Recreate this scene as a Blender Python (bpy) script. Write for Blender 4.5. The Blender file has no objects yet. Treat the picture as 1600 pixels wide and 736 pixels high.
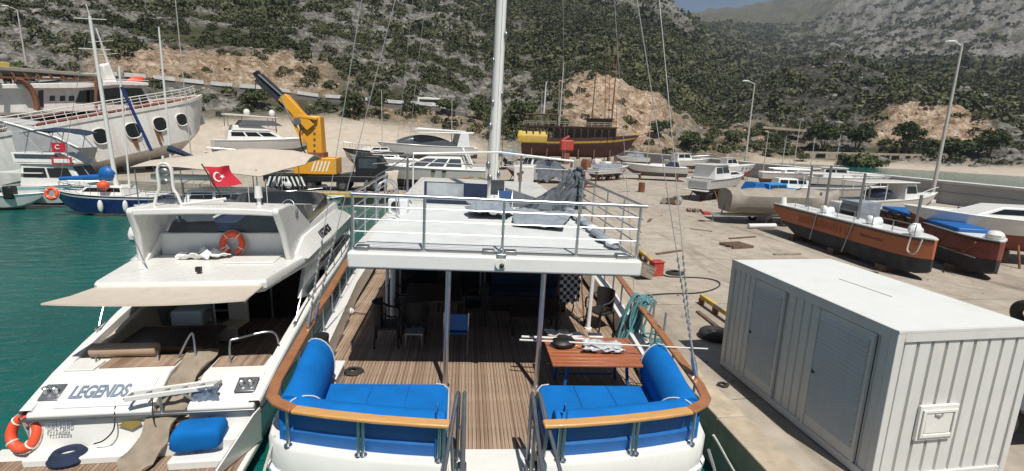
import bpy, math, random
import numpy as np
from mathutils import Matrix, Vector
random.seed(7); rng = np.random.default_rng(11)
S = bpy.context.scene
COL = S.collection
# ---------------------------------------------------------------- camera, sky, sun, exposure
CAM_POS = np.array([0., 0., 6.3]); FPX = 780.0
YAW, PITCH, ROLL = (math.radians(a) for a in (7.3, 11.8, 1.6))
FW = np.array([math.sin(YAW)*math.cos(PITCH), math.cos(YAW)*math.cos(PITCH), -math.sin(PITCH)])
_rt = np.array([math.cos(YAW), -math.sin(YAW), 0.]); _up = np.cross(_rt, FW)
RT = _rt*math.cos(ROLL) + _up*math.sin(ROLL); UP = -_rt*math.sin(ROLL) + _up*math.cos(ROLL)
cd = bpy.data.cameras.new('camera'); cam = bpy.data.objects.new('camera', cd); COL.objects.link(cam)
cd.sensor_width = 36; cd.lens = FPX/1600*36; cd.clip_start = .05; cd.clip_end = 12000
cam.matrix_world = Matrix(((RT[0], UP[0], -FW[0], CAM_POS[0]), (RT[1], UP[1], -FW[1], CAM_POS[1]), (RT[2], UP[2], -FW[2], CAM_POS[2]), (0, 0, 0, 1)))
S.camera = cam
SUN_EL, SUN_AZ = math.radians(60), math.radians(166)          # azimuth clockwise from +Y
sun_dir = Vector((math.sin(SUN_AZ)*math.cos(SUN_EL), math.cos(SUN_AZ)*math.cos(SUN_EL), math.sin(SUN_EL)))
w = bpy.data.worlds.new('World'); S.world = w; w.use_nodes = True
nt = w.node_tree; sky = nt.nodes.new('ShaderNodeTexSky'); sky.sky_type = 'NISHITA'; sky.sun_disc = False
sky.sun_elevation = SUN_EL; sky.sun_rotation = SUN_AZ; sky.air_density = 1.0; sky.dust_density = .4; sky.ozone_density = 2.5
bg = nt.nodes['Background']; bg.inputs[1].default_value = 0.05; nt.links.new(sky.outputs[0], bg.inputs[0])
sl = bpy.data.lights.new('sun', 'SUN'); sl.energy = 4.9; sl.angle = math.radians(.55); sl.color = (1, .955, .88)
so = bpy.data.objects.new('sun', sl); COL.objects.link(so); so.rotation_euler = sun_dir.to_track_quat('Z', 'Y').to_euler()
S.view_settings.view_transform = 'Standard'; S.view_settings.look = 'None'; S.view_settings.gamma = 1
S.view_settings.use_curve_mapping = False; S.view_settings.exposure = 0.20
S.render.resolution_x = 1024; S.render.resolution_y = 471

# ---------------------------------------------------------------- picture to place
def ray(px, py): return FW*FPX + RT*(px-800) - UP*(py-368)
def G(px, py, z=1.1):
    d = ray(px, py); return Vector(CAM_POS + d*((z-CAM_POS[2])/d[2]))
def GY(px, py, Y):
    d = ray(px, py); return Vector(CAM_POS + d*(Y/d[1]))
def GD(px, py, r):                                            # at a horizontal distance r
    d = ray(px, py); return Vector(CAM_POS + d*(r/math.hypot(d[0], d[1])))
def in_frame(M):                                              # the same in a boat's own frame
    Mi = M.inverted(); R3 = Mi.to_3x3(); p = Mi @ Vector(CAM_POS)
    def f(px, py, z=None, Y=None, X=None):
        d = R3 @ Vector(ray(px, py))
        t = (z-p.z)/d.z if z is not None else ((Y-p.y)/d.y if Y is not None else (X-p.x)/d.x)
        return p + d*t
    return f
def TM(x=0, y=0, z=0, rz=0, ry=0, rx=0):
    return Matrix.Translation((x, y, z)) @ Matrix.Rotation(math.radians(rz), 4, 'Z') @ Matrix.Rotation(math.radians(ry), 4, 'Y') @ Matrix.Rotation(math.radians(rx), 4, 'X')

# ---------------------------------------------------------------- mesh helpers
def V(*a): return Vector(a)
class MB:
    def __init__(s): s.v = []; s.f = []; s.mi = []; s.cur = 0
    def add(s, vs, fs):
        o = len(s.v); s.v += [tuple(p) for p in vs]
        for f in fs: s.f.append([o+i for i in f]); s.mi.append(s.cur)
        return s
    def box(s, c, d, M=None):
        x, y, z = (k/2 for k in d)
        vs = [Vector((c[0]+sx*x, c[1]+sy*y, c[2]+sz*z)) for sz in (-1, 1) for sy in (-1, 1) for sx in (-1, 1)]
        if M is not None: vs = [M @ p for p in vs]
        return s.add(vs, [(0, 2, 3, 1), (4, 5, 7, 6), (0, 1, 5, 4), (2, 6, 7, 3), (0, 4, 6, 2), (1, 3, 7, 5)])
    def bx(s, x0, x1, y0, y1, z0, z1): return s.box(((x0+x1)/2, (y0+y1)/2, (z0+z1)/2), (abs(x1-x0), abs(y1-y0), abs(z1-z0)))
    def bar(s, a, b, wd, ht, up=(0, 0, 1)):
        a, b = Vector(a), Vector(b); t = (b-a).normalized(); u = Vector(up)
        sd = t.cross(u)
        if sd.length < 1e-4: sd = t.cross(Vector((1, 0, 0)))
        sd.normalize(); u = sd.cross(t)
        vs = [p + sd*(i*wd/2) + u*(j*ht/2) for p in (a, b) for i, j in ((-1, -1), (1, -1), (1, 1), (-1, 1))]
        return s.add(vs, [(0, 1, 2, 3), (7, 6, 5, 4), (0, 4, 5, 1), (1, 5, 6, 2), (2, 6, 7, 3), (3, 7, 4, 0)])
    def tube(s, pts, r, n=7, r2=None, closed=False):
        P = [Vector(p) for p in pts]; m = len(P); rings = []; prev = None
        for i, p in enumerate(P):
            if closed: t = P[(i+1) % m]-P[i-1]
            else: t = P[min(i+1, m-1)]-P[max(i-1, 0)]
            t.normalize()
            if prev is None:
                a = t.cross(Vector((0, 0, 1)))
                if a.length < .05: a = t.cross(Vector((1, 0, 0)))
            else: a = prev - t*prev.dot(t)
            a.normalize(); prev = a; b = t.cross(a)
            rr = r if r2 is None else r+(r2-r)*i/(m-1)
            if isinstance(r, (list, tuple)): rr = r[i]
            rings.append([p + (a*math.cos(k*2*math.pi/n) + b*math.sin(k*2*math.pi/n))*rr for k in range(n)])
        vs = [q for g in rings for q in g]; fs = []
        for i in range(m if closed else m-1):
            j = (i+1) % m
            for k in range(n): fs.append((i*n+k, i*n+(k+1) % n, j*n+(k+1) % n, j*n+k))
        if not closed: fs += [tuple(range(n-1, -1, -1)), tuple((m-1)*n+k for k in range(n))]
        return s.add(vs, fs)
    def prism(s, poly, vec):
        n = len(poly); p = [Vector(q) for q in poly]; vec = Vector(vec)
        vs = p + [q+vec for q in p]
        return s.add(vs, [tuple(range(n-1, -1, -1)), tuple(range(n, 2*n))] + [(i, (i+1) % n, n+(i+1) % n, n+i) for i in range(n)])
    def loft(s, secs, ring=True, caps=True):
        n = len(secs[0]); vs = [q for g in secs for q in g]; fs = []
        for i in range(len(secs)-1):
            for k in range(n if ring else n-1): fs.append((i*n+k, i*n+(k+1) % n, (i+1)*n+(k+1) % n, (i+1)*n+k))
        if caps: fs += [tuple(range(n-1, -1, -1)), tuple((len(secs)-1)*n+k for k in range(n))]
        return s.add(vs, fs)
    def torus(s, c, R, r, M=None, n=24, m=8, a0=0, a1=2*math.pi):
        full = abs(a1-a0-2*math.pi) < 1e-3; cnt = n if full else n+1
        pts = [Vector((R*math.cos(a0+(a1-a0)*i/n), R*math.sin(a0+(a1-a0)*i/n), 0)) for i in range(cnt)]
        if M is not None: pts = [M @ p for p in pts]
        return s.tube([Vector(c)+p for p in pts], r, m, closed=full)
    def ell(s, c, rad, nu=12, nv=8, jit=0, M=None):
        vs = []; fs = []
        for j in range(nv+1):
            ph = math.pi*j/nv
            for i in range(nu):
                th = 2*math.pi*i/nu; k = 1+random.uniform(-jit, jit)
                p = Vector((rad[0]*math.sin(ph)*math.cos(th)*k, rad[1]*math.sin(ph)*math.sin(th)*k, rad[2]*math.cos(ph)*k))
                if M is not None: p = M @ p
                vs.append(Vector(c)+p)
        for j in range(nv):
            for i in range(nu): fs.append((j*nu+i, (j+1)*nu+i, (j+1)*nu+(i+1) % nu, j*nu+(i+1) % nu))
        return s.add(vs, fs)
    def cyl(s, a, b, r, n=16, r2=None): return s.tube([a, b], r, n, r2)
    def build(s, name, mat, parent=None, smooth=40, bevel=0, seg=2, matrix=None):
        me = bpy.data.meshes.new(name); me.from_pydata(s.v, [], s.f); me.update()
        for m_ in (mat if isinstance(mat, (list, tuple)) else [mat]): me.materials.append(MAT[m_] if isinstance(m_, str) else m_)
        if isinstance(mat, (list, tuple)): me.polygons.foreach_set('material_index', s.mi)
        if smooth:
            me.shade_smooth(); me.set_sharp_from_angle(angle=math.radians(smooth))
        o = bpy.data.objects.new(name, me); COL.objects.link(o)
        if bevel:
            b = o.modifiers.new('bevel', 'BEVEL'); b.width = bevel; b.segments = seg; b.limit_method = 'ANGLE'; b.angle_limit = math.radians(35)
        if parent is not None: o.parent = parent
        if matrix is not None: o.matrix_world = matrix
        return o
def tag(o, label, cat, group=None):
    o['label'] = label; o['category'] = cat
    if group: o['group'] = group
    return o
def thing(name, label, cat, M=None, group=None):
    o = bpy.data.objects.new(name, None); COL.objects.link(o); o.empty_display_size = .2
    if M is not None: o.matrix_world = M
    return tag(o, label, cat, group)
def struct(o): o['kind'] = 'structure'; return o
def copy_tree(o, parent=None, M=None):
    c = o.copy(); COL.objects.link(c); c.parent = parent
    if M is not None: c.matrix_world = M
    for ch in list(o.children): copy_tree(ch, c)
    return c
def smoothpath(pts, k=6):
    P = [Vector(p) for p in pts]; out = []
    for i in range(len(P)-1):
        a, b, c_, d = P[max(i-1, 0)], P[i], P[i+1], P[min(i+2, len(P)-1)]
        for j in range(k):
            t = j/k
            out.append(.5*((2*b)+(c_-a)*t+(2*a-5*b+4*c_-d)*t*t+(3*b-a-3*c_+d)*t**3))
    return out+[P[-1]]
def interp(x, xs, ys): return float(np.interp(x, xs, ys))

# ---------------------------------------------------------------- materials
MAT = {}
def newmat(name):
    m = bpy.data.materials.new(name); m.use_nodes = True; MAT[name] = m
    n = m.node_tree.nodes; return m, n, m.node_tree.links, n['Principled BSDF']
def lin(c):                                                   # sRGB 0-255 to linear
    return tuple((x/255/12.92 if x/255 <= .04045 else ((x/255+.055)/1.055)**2.4) for x in c)
def ramp(n, stops, interp_='LINEAR'):
    r = n.new('ShaderNodeValToRGB'); e = r.color_ramp.elements; r.color_ramp.interpolation = interp_
    while len(e) < len(stops): e.new(.5)
    for q, (p, c) in zip(e, stops): q.position = p; q.color = (*c, 1) if len(c) == 3 else c
    return r
def noise(n, l, vec, scale, detail=4, rough=.55, dist=0):
    t = n.new('ShaderNodeTexNoise'); t.inputs['Scale'].default_value = scale; t.inputs['Detail'].default_value = detail
    t.inputs['Roughness'].default_value = rough; t.inputs['Distortion'].default_value = dist
    l.new(vec, t.inputs['Vector']); return t.outputs['Fac']
def mapping(n, l, src, sc=(1, 1, 1), rot=(0, 0, 0)):
    m = n.new('ShaderNodeMapping'); m.inputs['Scale'].default_value = sc; m.inputs['Rotation'].default_value = rot
    l.new(src, m.inputs['Vector']); return m.outputs[0]
def mix(n, l, fac, a, b, mode='MIX'):
    m = n.new('ShaderNodeMix'); m.data_type = 'RGBA'; m.blend_type = mode
    for sock, val in ((m.inputs[0], fac), (m.inputs[6], a), (m.inputs[7], b)):
        if isinstance(val, (int, float)): sock.default_value = val
        elif isinstance(val, tuple): sock.default_value = (*val, 1) if len(val) == 3 else val
        else: l.new(val, sock)
    return m.outputs[2]
def bump(n, l, p, h, st=.3, dist=.02):
    b = n.new('ShaderNodeBump'); b.inputs['Strength'].default_value = st; b.inputs['Distance'].default_value = dist
    l.new(h, b.inputs['Height']); l.new(b.outputs[0], p.inputs['Normal'])
def mat(name, col, rough=.5, metal=0, var=.1, scale=3, bumpst=0, bscale=30, dirt=0, dcol=(.12, .09, .06), dscale=1.5, streak=False, coat=0, spec=.5):
    m, n, l, p = newmat(name)
    tc = n.new('ShaderNodeTexCoord').outputs['Object']
    f = noise(n, l, tc, scale, 5)
    a = tuple(max(0, c*(1-var)) for c in col); b = tuple(min(1, c*(1+var)) for c in col)
    r = ramp(n, [(.3, a), (.7, b)]); l.new(f, r.inputs[0]); c = r.outputs[0]
    if dirt:
        v = mapping(n, l, tc, (dscale*3, dscale*3, dscale*.35)) if streak else mapping(n, l, tc, (dscale,)*3)
        g = ramp(n, [(.45, (0, 0, 0)), (.78, (dirt,)*3)]); l.new(noise(n, l, v, 1.0, 7, .68), g.inputs[0])
        c = mix(n, l, g.outputs[0], c, dcol)
    l.new(c, p.inputs['Base Color'])
    rr = n.new('ShaderNodeMapRange'); rr.inputs['To Min'].default_value = max(.02, rough-.08); rr.inputs['To Max'].default_value = min(1, rough+.1)
    l.new(noise(n, l, tc, scale*4, 3), rr.inputs['Value']); l.new(rr.outputs[0], p.inputs['Roughness'])
    p.inputs['Metallic'].default_value = metal; p.inputs['Coat Weight'].default_value = coat; p.inputs['Specular IOR Level'].default_value = spec
    if bumpst: bump(n, l, p, noise(n, l, tc, bscale, 4), bumpst, .01)
    return m
# paints and plastics
mat('gelcoat', (.67, .665, .635), .28, var=.05, scale=1.2, dirt=.2, dcol=(.45, .41, .33), dscale=.45, coat=.15)
mat('gelcoat_cool', (.66, .68, .68), .3, var=.04, dirt=.15, dcol=(.4, .39, .35), dscale=.5, coat=.15)
mat('white_paint', (.70, .70, .68), .45, var=.05, dirt=.3, dcol=(.36, .32, .26), dscale=1.3, streak=True)
mat('deck_white', (.56, .58, .57), .6, var=.06, dirt=.35, dcol=(.36, .36, .33), dscale=1.1, bumpst=.1, bscale=90)
mat('steel', (.60, .61, .62), .34, 1, var=.06)
mat('dull_steel', (.30, .31, .32), .4, .9, var=.15, dirt=.2)
mat('black', (.012, .012, .013), .45, var=.3)
mat('black_rubber', (.018, .017, .017), .75, var=.35, bumpst=.3)
mat('opening_shade', (.010, .009, .008), .9)
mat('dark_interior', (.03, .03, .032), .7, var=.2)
mat('window_dark', (.008, .009, .010), .08, var=.2, coat=.4)
mat('smoked', (.05, .06, .07), .12, var=.2, coat=.3)
mat('blue_canvas', (.004, .125, .40), .85, var=.14, scale=2.2, bumpst=.7, bscale=5, spec=.15)
mat('blue_vinyl', (.004, .10, .33), .5, var=.1, scale=4, bumpst=.2, bscale=8)
mat('piping', (.45, .50, .56), .6)
mat('navy_canvas', (.012, .022, .055), .8, var=.25, bumpst=.3, bscale=5)
mat('blue_hull', (.008, .025, .13), .3, var=.1, coat=.3, dirt=.2)
mat('beige_canvas', (.46, .40, .335), .85, var=.08, bumpst=.2, bscale=8, dirt=.2, dcol=(.3, .25, .19))
mat('beige_cushion', (.42, .35, .26), .85, var=.1, bumpst=.3, bscale=9)
mat('tan_cushion', (.34, .24, .165), .85, var=.1, bumpst=.2, bscale=9)
mat('grey_canvas', (.085, .098, .115), .85, var=.25, scale=2, bumpst=.5, bscale=7)
mat('grey_tarp', (.22, .25, .285), .8, var=.2, scale=2, bumpst=.5, bscale=6)
mat('tarp_dirty', (.28, .25, .21), .85, var=.2, bumpst=.4, bscale=4, dirt=.5, dcol=(.16, .13, .1))
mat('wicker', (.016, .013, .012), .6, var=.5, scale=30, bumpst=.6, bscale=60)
mat('life_orange', (.75, .085, .03), .5, var=.12, dirt=.15, dcol=(.4, .2, .12))
mat('rope_white', (.52, .49, .43), .9, var=.2, scale=20, bumpst=.6, bscale=70)
mat('rope_teal', (.085, .225, .245), .85, var=.3, scale=12, bumpst=.7, bscale=50)
mat('rope_dark', (.03, .028, .026), .9, var=.3, bumpst=.6, bscale=50)
mat('red_paint', (.40, .045, .035), .55, var=.15, dirt=.4)
mat('flag_red', (.46, .012, .03), .8, var=.1)
mat('yellow_paint', (.72, .33, .02), .45, var=.08, dirt=.25, dcol=(.2, .11, .03))
mat('yellow_line', (.50, .35, .06), .8, var=.3, dirt=.7, dcol=(.3, .27, .22), dscale=3)
mat('hull_yellow', (.50, .35, .06), .6, var=.15, dirt=.5, dcol=(.3, .2, .07))
mat('hull_brown', (.085, .032, .026), .6, var=.2, dirt=.3)
mat('orange_hull', (.36, .115, .045), .6, var=.14, scale=1.2, dirt=.4, dcol=(.2, .08, .045), dscale=1.2)
mat('faded_letter', (.30, .095, .042), .7, var=.2)
mat('rust_red', (.20, .055, .04), .7, var=.2, dirt=.4)
mat('antifoul_black', (.022, .024, .028), .75, var=.25, dirt=.4, dcol=(.07, .065, .06))
mat('antifoul_grey', (.12, .115, .11), .8, var=.25, dirt=.4)
mat('old_wood', (.12, .075, .05), .8, var=.35, scale=5, bumpst=.4)
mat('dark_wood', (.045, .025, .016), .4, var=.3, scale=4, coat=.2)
mat('ship_white', (.76, .745, .70), .6, var=.06, dirt=.38, dcol=(.27, .16, .085), dscale=.55, streak=True)
mat('ship_grey', (.40, .41, .42), .6, var=.1, dirt=.5, dcol=(.25, .2, .15), dscale=.4)
mat('bright_blue', (.02, .23, .55), .5, var=.12, dirt=.15)
mat('skin_grey', (.3, .3, .29), .5)
mat('galv', (.34, .35, .35), .5, .6, var=.15)
mat('pole_grey', (.42, .40, .37), .6, var=.12, dirt=.2)
mat('rust', (.17, .07, .035), .85, var=.4, scale=6, bumpst=.4)
mat('wall_conc', (.38, .375, .36), .85, var=.12, scale=.5, dirt=.5, dcol=(.17, .16, .15), dscale=.25, bumpst=.3, bscale=12)
mat('wall_cap', (.55, .54, .52), .85, var=.1, scale=.7, dirt=.3, dcol=(.25, .24, .22), bumpst=.3)
mat('grey_lettering', (.16, .20, .27), .5)
mat('black_lettering', (.015, .015, .018), .5)
mat('white_mark', (.75, .75, .72), .6)
mat('brass', (.55, .38, .12), .35, .7)
mat('paper', (.7, .7, .68), .7)
mat('plastic_bag', (.42, .44, .46), .25, var=.2, bumpst=.6, bscale=12)
mat('turquoise', (.05, .45, .5), .5)
mat('cont_white', (.56, .565, .55), .5, var=.04, dirt=.28, dcol=(.42, .36, .27), dscale=.8, streak=True, bumpst=.05, bscale=40)
mat('cont_roof', (.62, .635, .62), .6, var=.1, scale=.8, dirt=.6, dcol=(.36, .34, .29), dscale=.8)
mat('stone_wall', (.42, .35, .27), .9, var=.25, scale=1.2, bumpst=.6, bscale=3)
# varnished timber with grain along the longest direction (Y)
def wood(name, c0, c1, sc=(30, 2.5, 30), rough=.4, coat=.3):
    m, n, l, p = newmat(name); tc = n.new('ShaderNodeTexCoord').outputs['Object']
    v = mapping(n, l, tc, sc); r = ramp(n, [(.25, c0), (.75, c1)]); l.new(noise(n, l, v, 1, 5, .65, .6), r.inputs[0])
    l.new(r.outputs[0], p.inputs['Base Color']); p.inputs['Roughness'].default_value = rough; p.inputs['Coat Weight'].default_value = coat
wood('varnish', (.22, .085, .032), (.36, .16, .065), (6, 6, 30))
wood('oak_rail', (.44, .22, .07), (.60, .34, .12), (2.5, 30, 30))
wood('table_teak', (.24, .062, .024), (.42, .15, .062), (2.0, 26, 26), .35, .4)
def teak(name, wdt, tint):
    m, n, l, p = newmat(name); tc = n.new('ShaderNodeTexCoord').outputs['Object']
    oi = n.new('ShaderNodeObjectInfo').outputs['Random']
    r = ramp(n, [(0, (tint[0]*.74, tint[1]*.66, tint[2]*.62)), (.45, tint), (1, tuple(min(1, c*1.28) for c in tint))])
    sx = n.new('ShaderNodeSeparateXYZ'); l.new(tc, sx.inputs[0])
    dv = n.new('ShaderNodeMath'); dv.operation = 'DIVIDE'; dv.inputs[1].default_value = wdt; l.new(sx.outputs[0], dv.inputs[0])
    fl = n.new('ShaderNodeMath'); fl.operation = 'FLOOR'; l.new(dv.outputs[0], fl.inputs[0])
    ad = n.new('ShaderNodeMath'); ad.inputs[1].default_value = 0; l.new(fl.outputs[0], ad.inputs[0]); l.new(oi, ad.inputs[1])
    wn = n.new('ShaderNodeTexWhiteNoise'); wn.noise_dimensions = '1D'; l.new(ad.outputs[0], wn.inputs['W'])
    l.new(wn.outputs['Value'], r.inputs[0])
    g = noise(n, l, mapping(n, l, tc, (60, 2.2, 60)), 1, 5, .6); gr = ramp(n, [(.3, (.62, .6, .58)), (.7, (1.15, 1.12, 1.1))]); l.new(g, gr.inputs[0])
    c = mix(n, l, 1.0, r.outputs[0], gr.outputs[0], 'MULTIPLY')
    st = ramp(n, [(.42, (1, 1, 1)), (.75, (.62, .56, .5))]); l.new(noise(n, l, tc, 1.3, 5), st.inputs[0])
    l.new(mix(n, l, .8, c, st.outputs[0], 'MULTIPLY'), p.inputs['Base Color']); p.inputs['Roughness'].default_value = .75
teak('teak_deck', 10, (.33, .245, .18)); teak('teak_legends', .07, (.30, .22, .16))
mat('caulk', (.06, .045, .035), .9)
# concrete of the quay
m, n, l, p = newmat('quay_concrete'); tc = n.new('ShaderNodeTexCoord').outputs['Object']
r = ramp(n, [(.25, (.265, .228, .182)), (.5, (.36, .313, .255)), (.75, (.44, .39, .328))]); l.new(noise(n, l, tc, .13, 8, .62, .4), r.inputs[0])
f2 = ramp(n, [(.35, (.78, .77, .76)), (.65, (1.06, 1.06, 1.06))]); l.new(noise(n, l, tc, 1.7, 8, .7), f2.inputs[0])
c = mix(n, l, 1.0, r.outputs[0], f2.outputs[0], 'MULTIPLY')
st = ramp(n, [(.50, (1, 1, 1)), (.72, (.45, .42, .39))]); l.new(noise(n, l, mapping(n, l, tc, (.55, .12, 1)), 1, 9, .68, 1.4), st.inputs[0])
c = mix(n, l, .75, c, st.outputs[0], 'MULTIPLY')
vo = n.new('ShaderNodeTexVoronoi'); vo.feature = 'DISTANCE_TO_EDGE'; vo.inputs['Scale'].default_value = .16
wv = n.new('ShaderNodeVectorMath'); wv.operation = 'ADD'; nz = n.new('ShaderNodeTexNoise'); nz.inputs['Scale'].default_value = .8; nz.inputs['Detail'].default_value = 5
l.new(tc, nz.inputs['Vector']); l.new(tc, wv.inputs[0]); l.new(nz.outputs['Color'], wv.inputs[1]); l.new(wv.outputs[0], vo.inputs['Vector'])
cr = ramp(n, [(.0, (.72, .7, .68)), (.006, (1, 1, 1))]); l.new(vo.outputs['Distance'], cr.inputs[0])
c = mix(n, l, .7, c, cr.outputs[0], 'MULTIPLY'); l.new(c, p.inputs['Base Color']); p.inputs['Roughness'].default_value = .9
bump(n, l, p, noise(n, l, tc, 9, 8, .7), .35, .02)
# sea
m, n, l, p = newmat('sea'); tc = n.new('ShaderNodeTexCoord').outputs['Object']
r = ramp(n, [(.3, (.003, .070, .062)), (.7, (.006, .118, .098))]); l.new(noise(n, l, tc, .09, 4), r.inputs[0]); l.new(r.outputs[0], p.inputs['Base Color'])
p.inputs['Roughness'].default_value = .06; p.inputs['IOR'].default_value = 1.33
h1 = noise(n, l, mapping(n, l, tc, (1.1, 2.1, 1), (0, 0, .5)), 1.0, 5, .6, .5); bump(n, l, p, h1, .55, .22)
# ================================================================ SETTING
def sheet(name, poly, z, matname, depth=0):
    b = MB()
    if depth: b.prism([(x, y, z-depth) for x, y in poly], (0, 0, depth))
    else: b.add([(x, y, z) for x, y in poly], [tuple(range(len(poly)))])
    return struct(b.build(name, matname, smooth=0))
sheet('sea', [(-4000, -4000), (4000, -4000), (4000, 4000), (-4000, 4000)], 0, 'sea')
QZ = 1.1
quay_poly = [(5.1, -30), (44.9, -30), (44.8, 33.6), (42.7, 50), (40.4, 75), (33.4, 98), (45, 130), (-130, 130), (-130, 74), (-60, 56), (-21, 46), (-12, 41.2), (5.1, 40.6)]
sheet('quay', quay_poly, QZ, 'quay_concrete', 3.0)
# concrete kerb beam along the basin edge, worn and lighter
b = MB()
for i in range(24):
    y0 = -6+i*2.0
    if y0+1.98 < 40.4: b.bx(5.04, 5.62, y0, y0+1.985, QZ-.5, QZ+.004+.10*((i*37 % 5) > 9)+.012*(i % 2))
mat('kerb_conc', (.40, .335, .25), .9, var=.2, scale=2.2, dirt=.5, dcol=(.2, .16, .12), dscale=2.5, bumpst=.6, bscale=14)
struct(b.build('quay_kerb', 'kerb_conc', smooth=0, bevel=.025))
b = MB(); b.bx(-11.5, 4.9, 40.66, 40.85, QZ-.3, QZ+.05)
struct(b.build('quay_edge_stripe', 'yellow_line', smooth=0, bevel=.02))
# tarred joints between the cast bays of the quay, each a low strip
mat('tar_joint', (.13, .11, .09), .9, var=.3, scale=2, dirt=.7, dcol=(.3, .26, .2), dscale=1.2)
for k in range(17):
    y0 = 3.0+k*5.6
    if y0 > 92: break
    b = MB(); b.bx(5.7, min(40.5, 39.5), y0-.012, y0+.012, QZ-.02, QZ+.004); struct(b.build('quay_joint', 'tar_joint', smooth=0))
for x0 in (11.2, 17.0, 22.8, 28.6, 34.4): b = MB(); b.bx(x0-.012, x0+.012, -5, 40.5, QZ-.02, QZ+.0045); struct(b.build('quay_joint', 'tar_joint', smooth=0))
# ---------------------------------------------------------------- terrain: one sheet in polar steps round the quay
def hash2(ix, iy, s):
    h = (ix.astype(np.int64)*374761393 + iy.astype(np.int64)*668265263 + s*1442695041) & 0x7fffffff
    h = ((h ^ (h >> 13))*1274126177) & 0x7fffffff
    return ((h ^ (h >> 16)) & 0xffff)/65535.0
def vnoise(x, y, s=0):
    ix, iy = np.floor(x), np.floor(y); fx, fy = x-ix, y-iy
    fx = fx*fx*(3-2*fx); fy = fy*fy*(3-2*fy)
    a, b_, c_, d = hash2(ix, iy, s), hash2(ix+1, iy, s), hash2(ix, iy+1, s), hash2(ix+1, iy+1, s)
    return (a*(1-fx)+b_*fx)*(1-fy)+(c_*(1-fx)+d*fx)*fy
def fbm(x, y, s=0, o=4):
    t = 0; a = .5; tot = 0
    for k in range(o): t = t+a*vnoise(x*2**k, y*2**k, s+k*17); tot += a; a *= .5
    return t/tot*2-1
def ridged(x, y, s=0, o=4):
    t = 0; a = .5; tot = 0
    for k in range(o): t = t+a*(1-np.abs(2*vnoise(x*2**k, y*2**k, s+k*31)-1)); tot += a; a *= .5
    return t/tot
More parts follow.
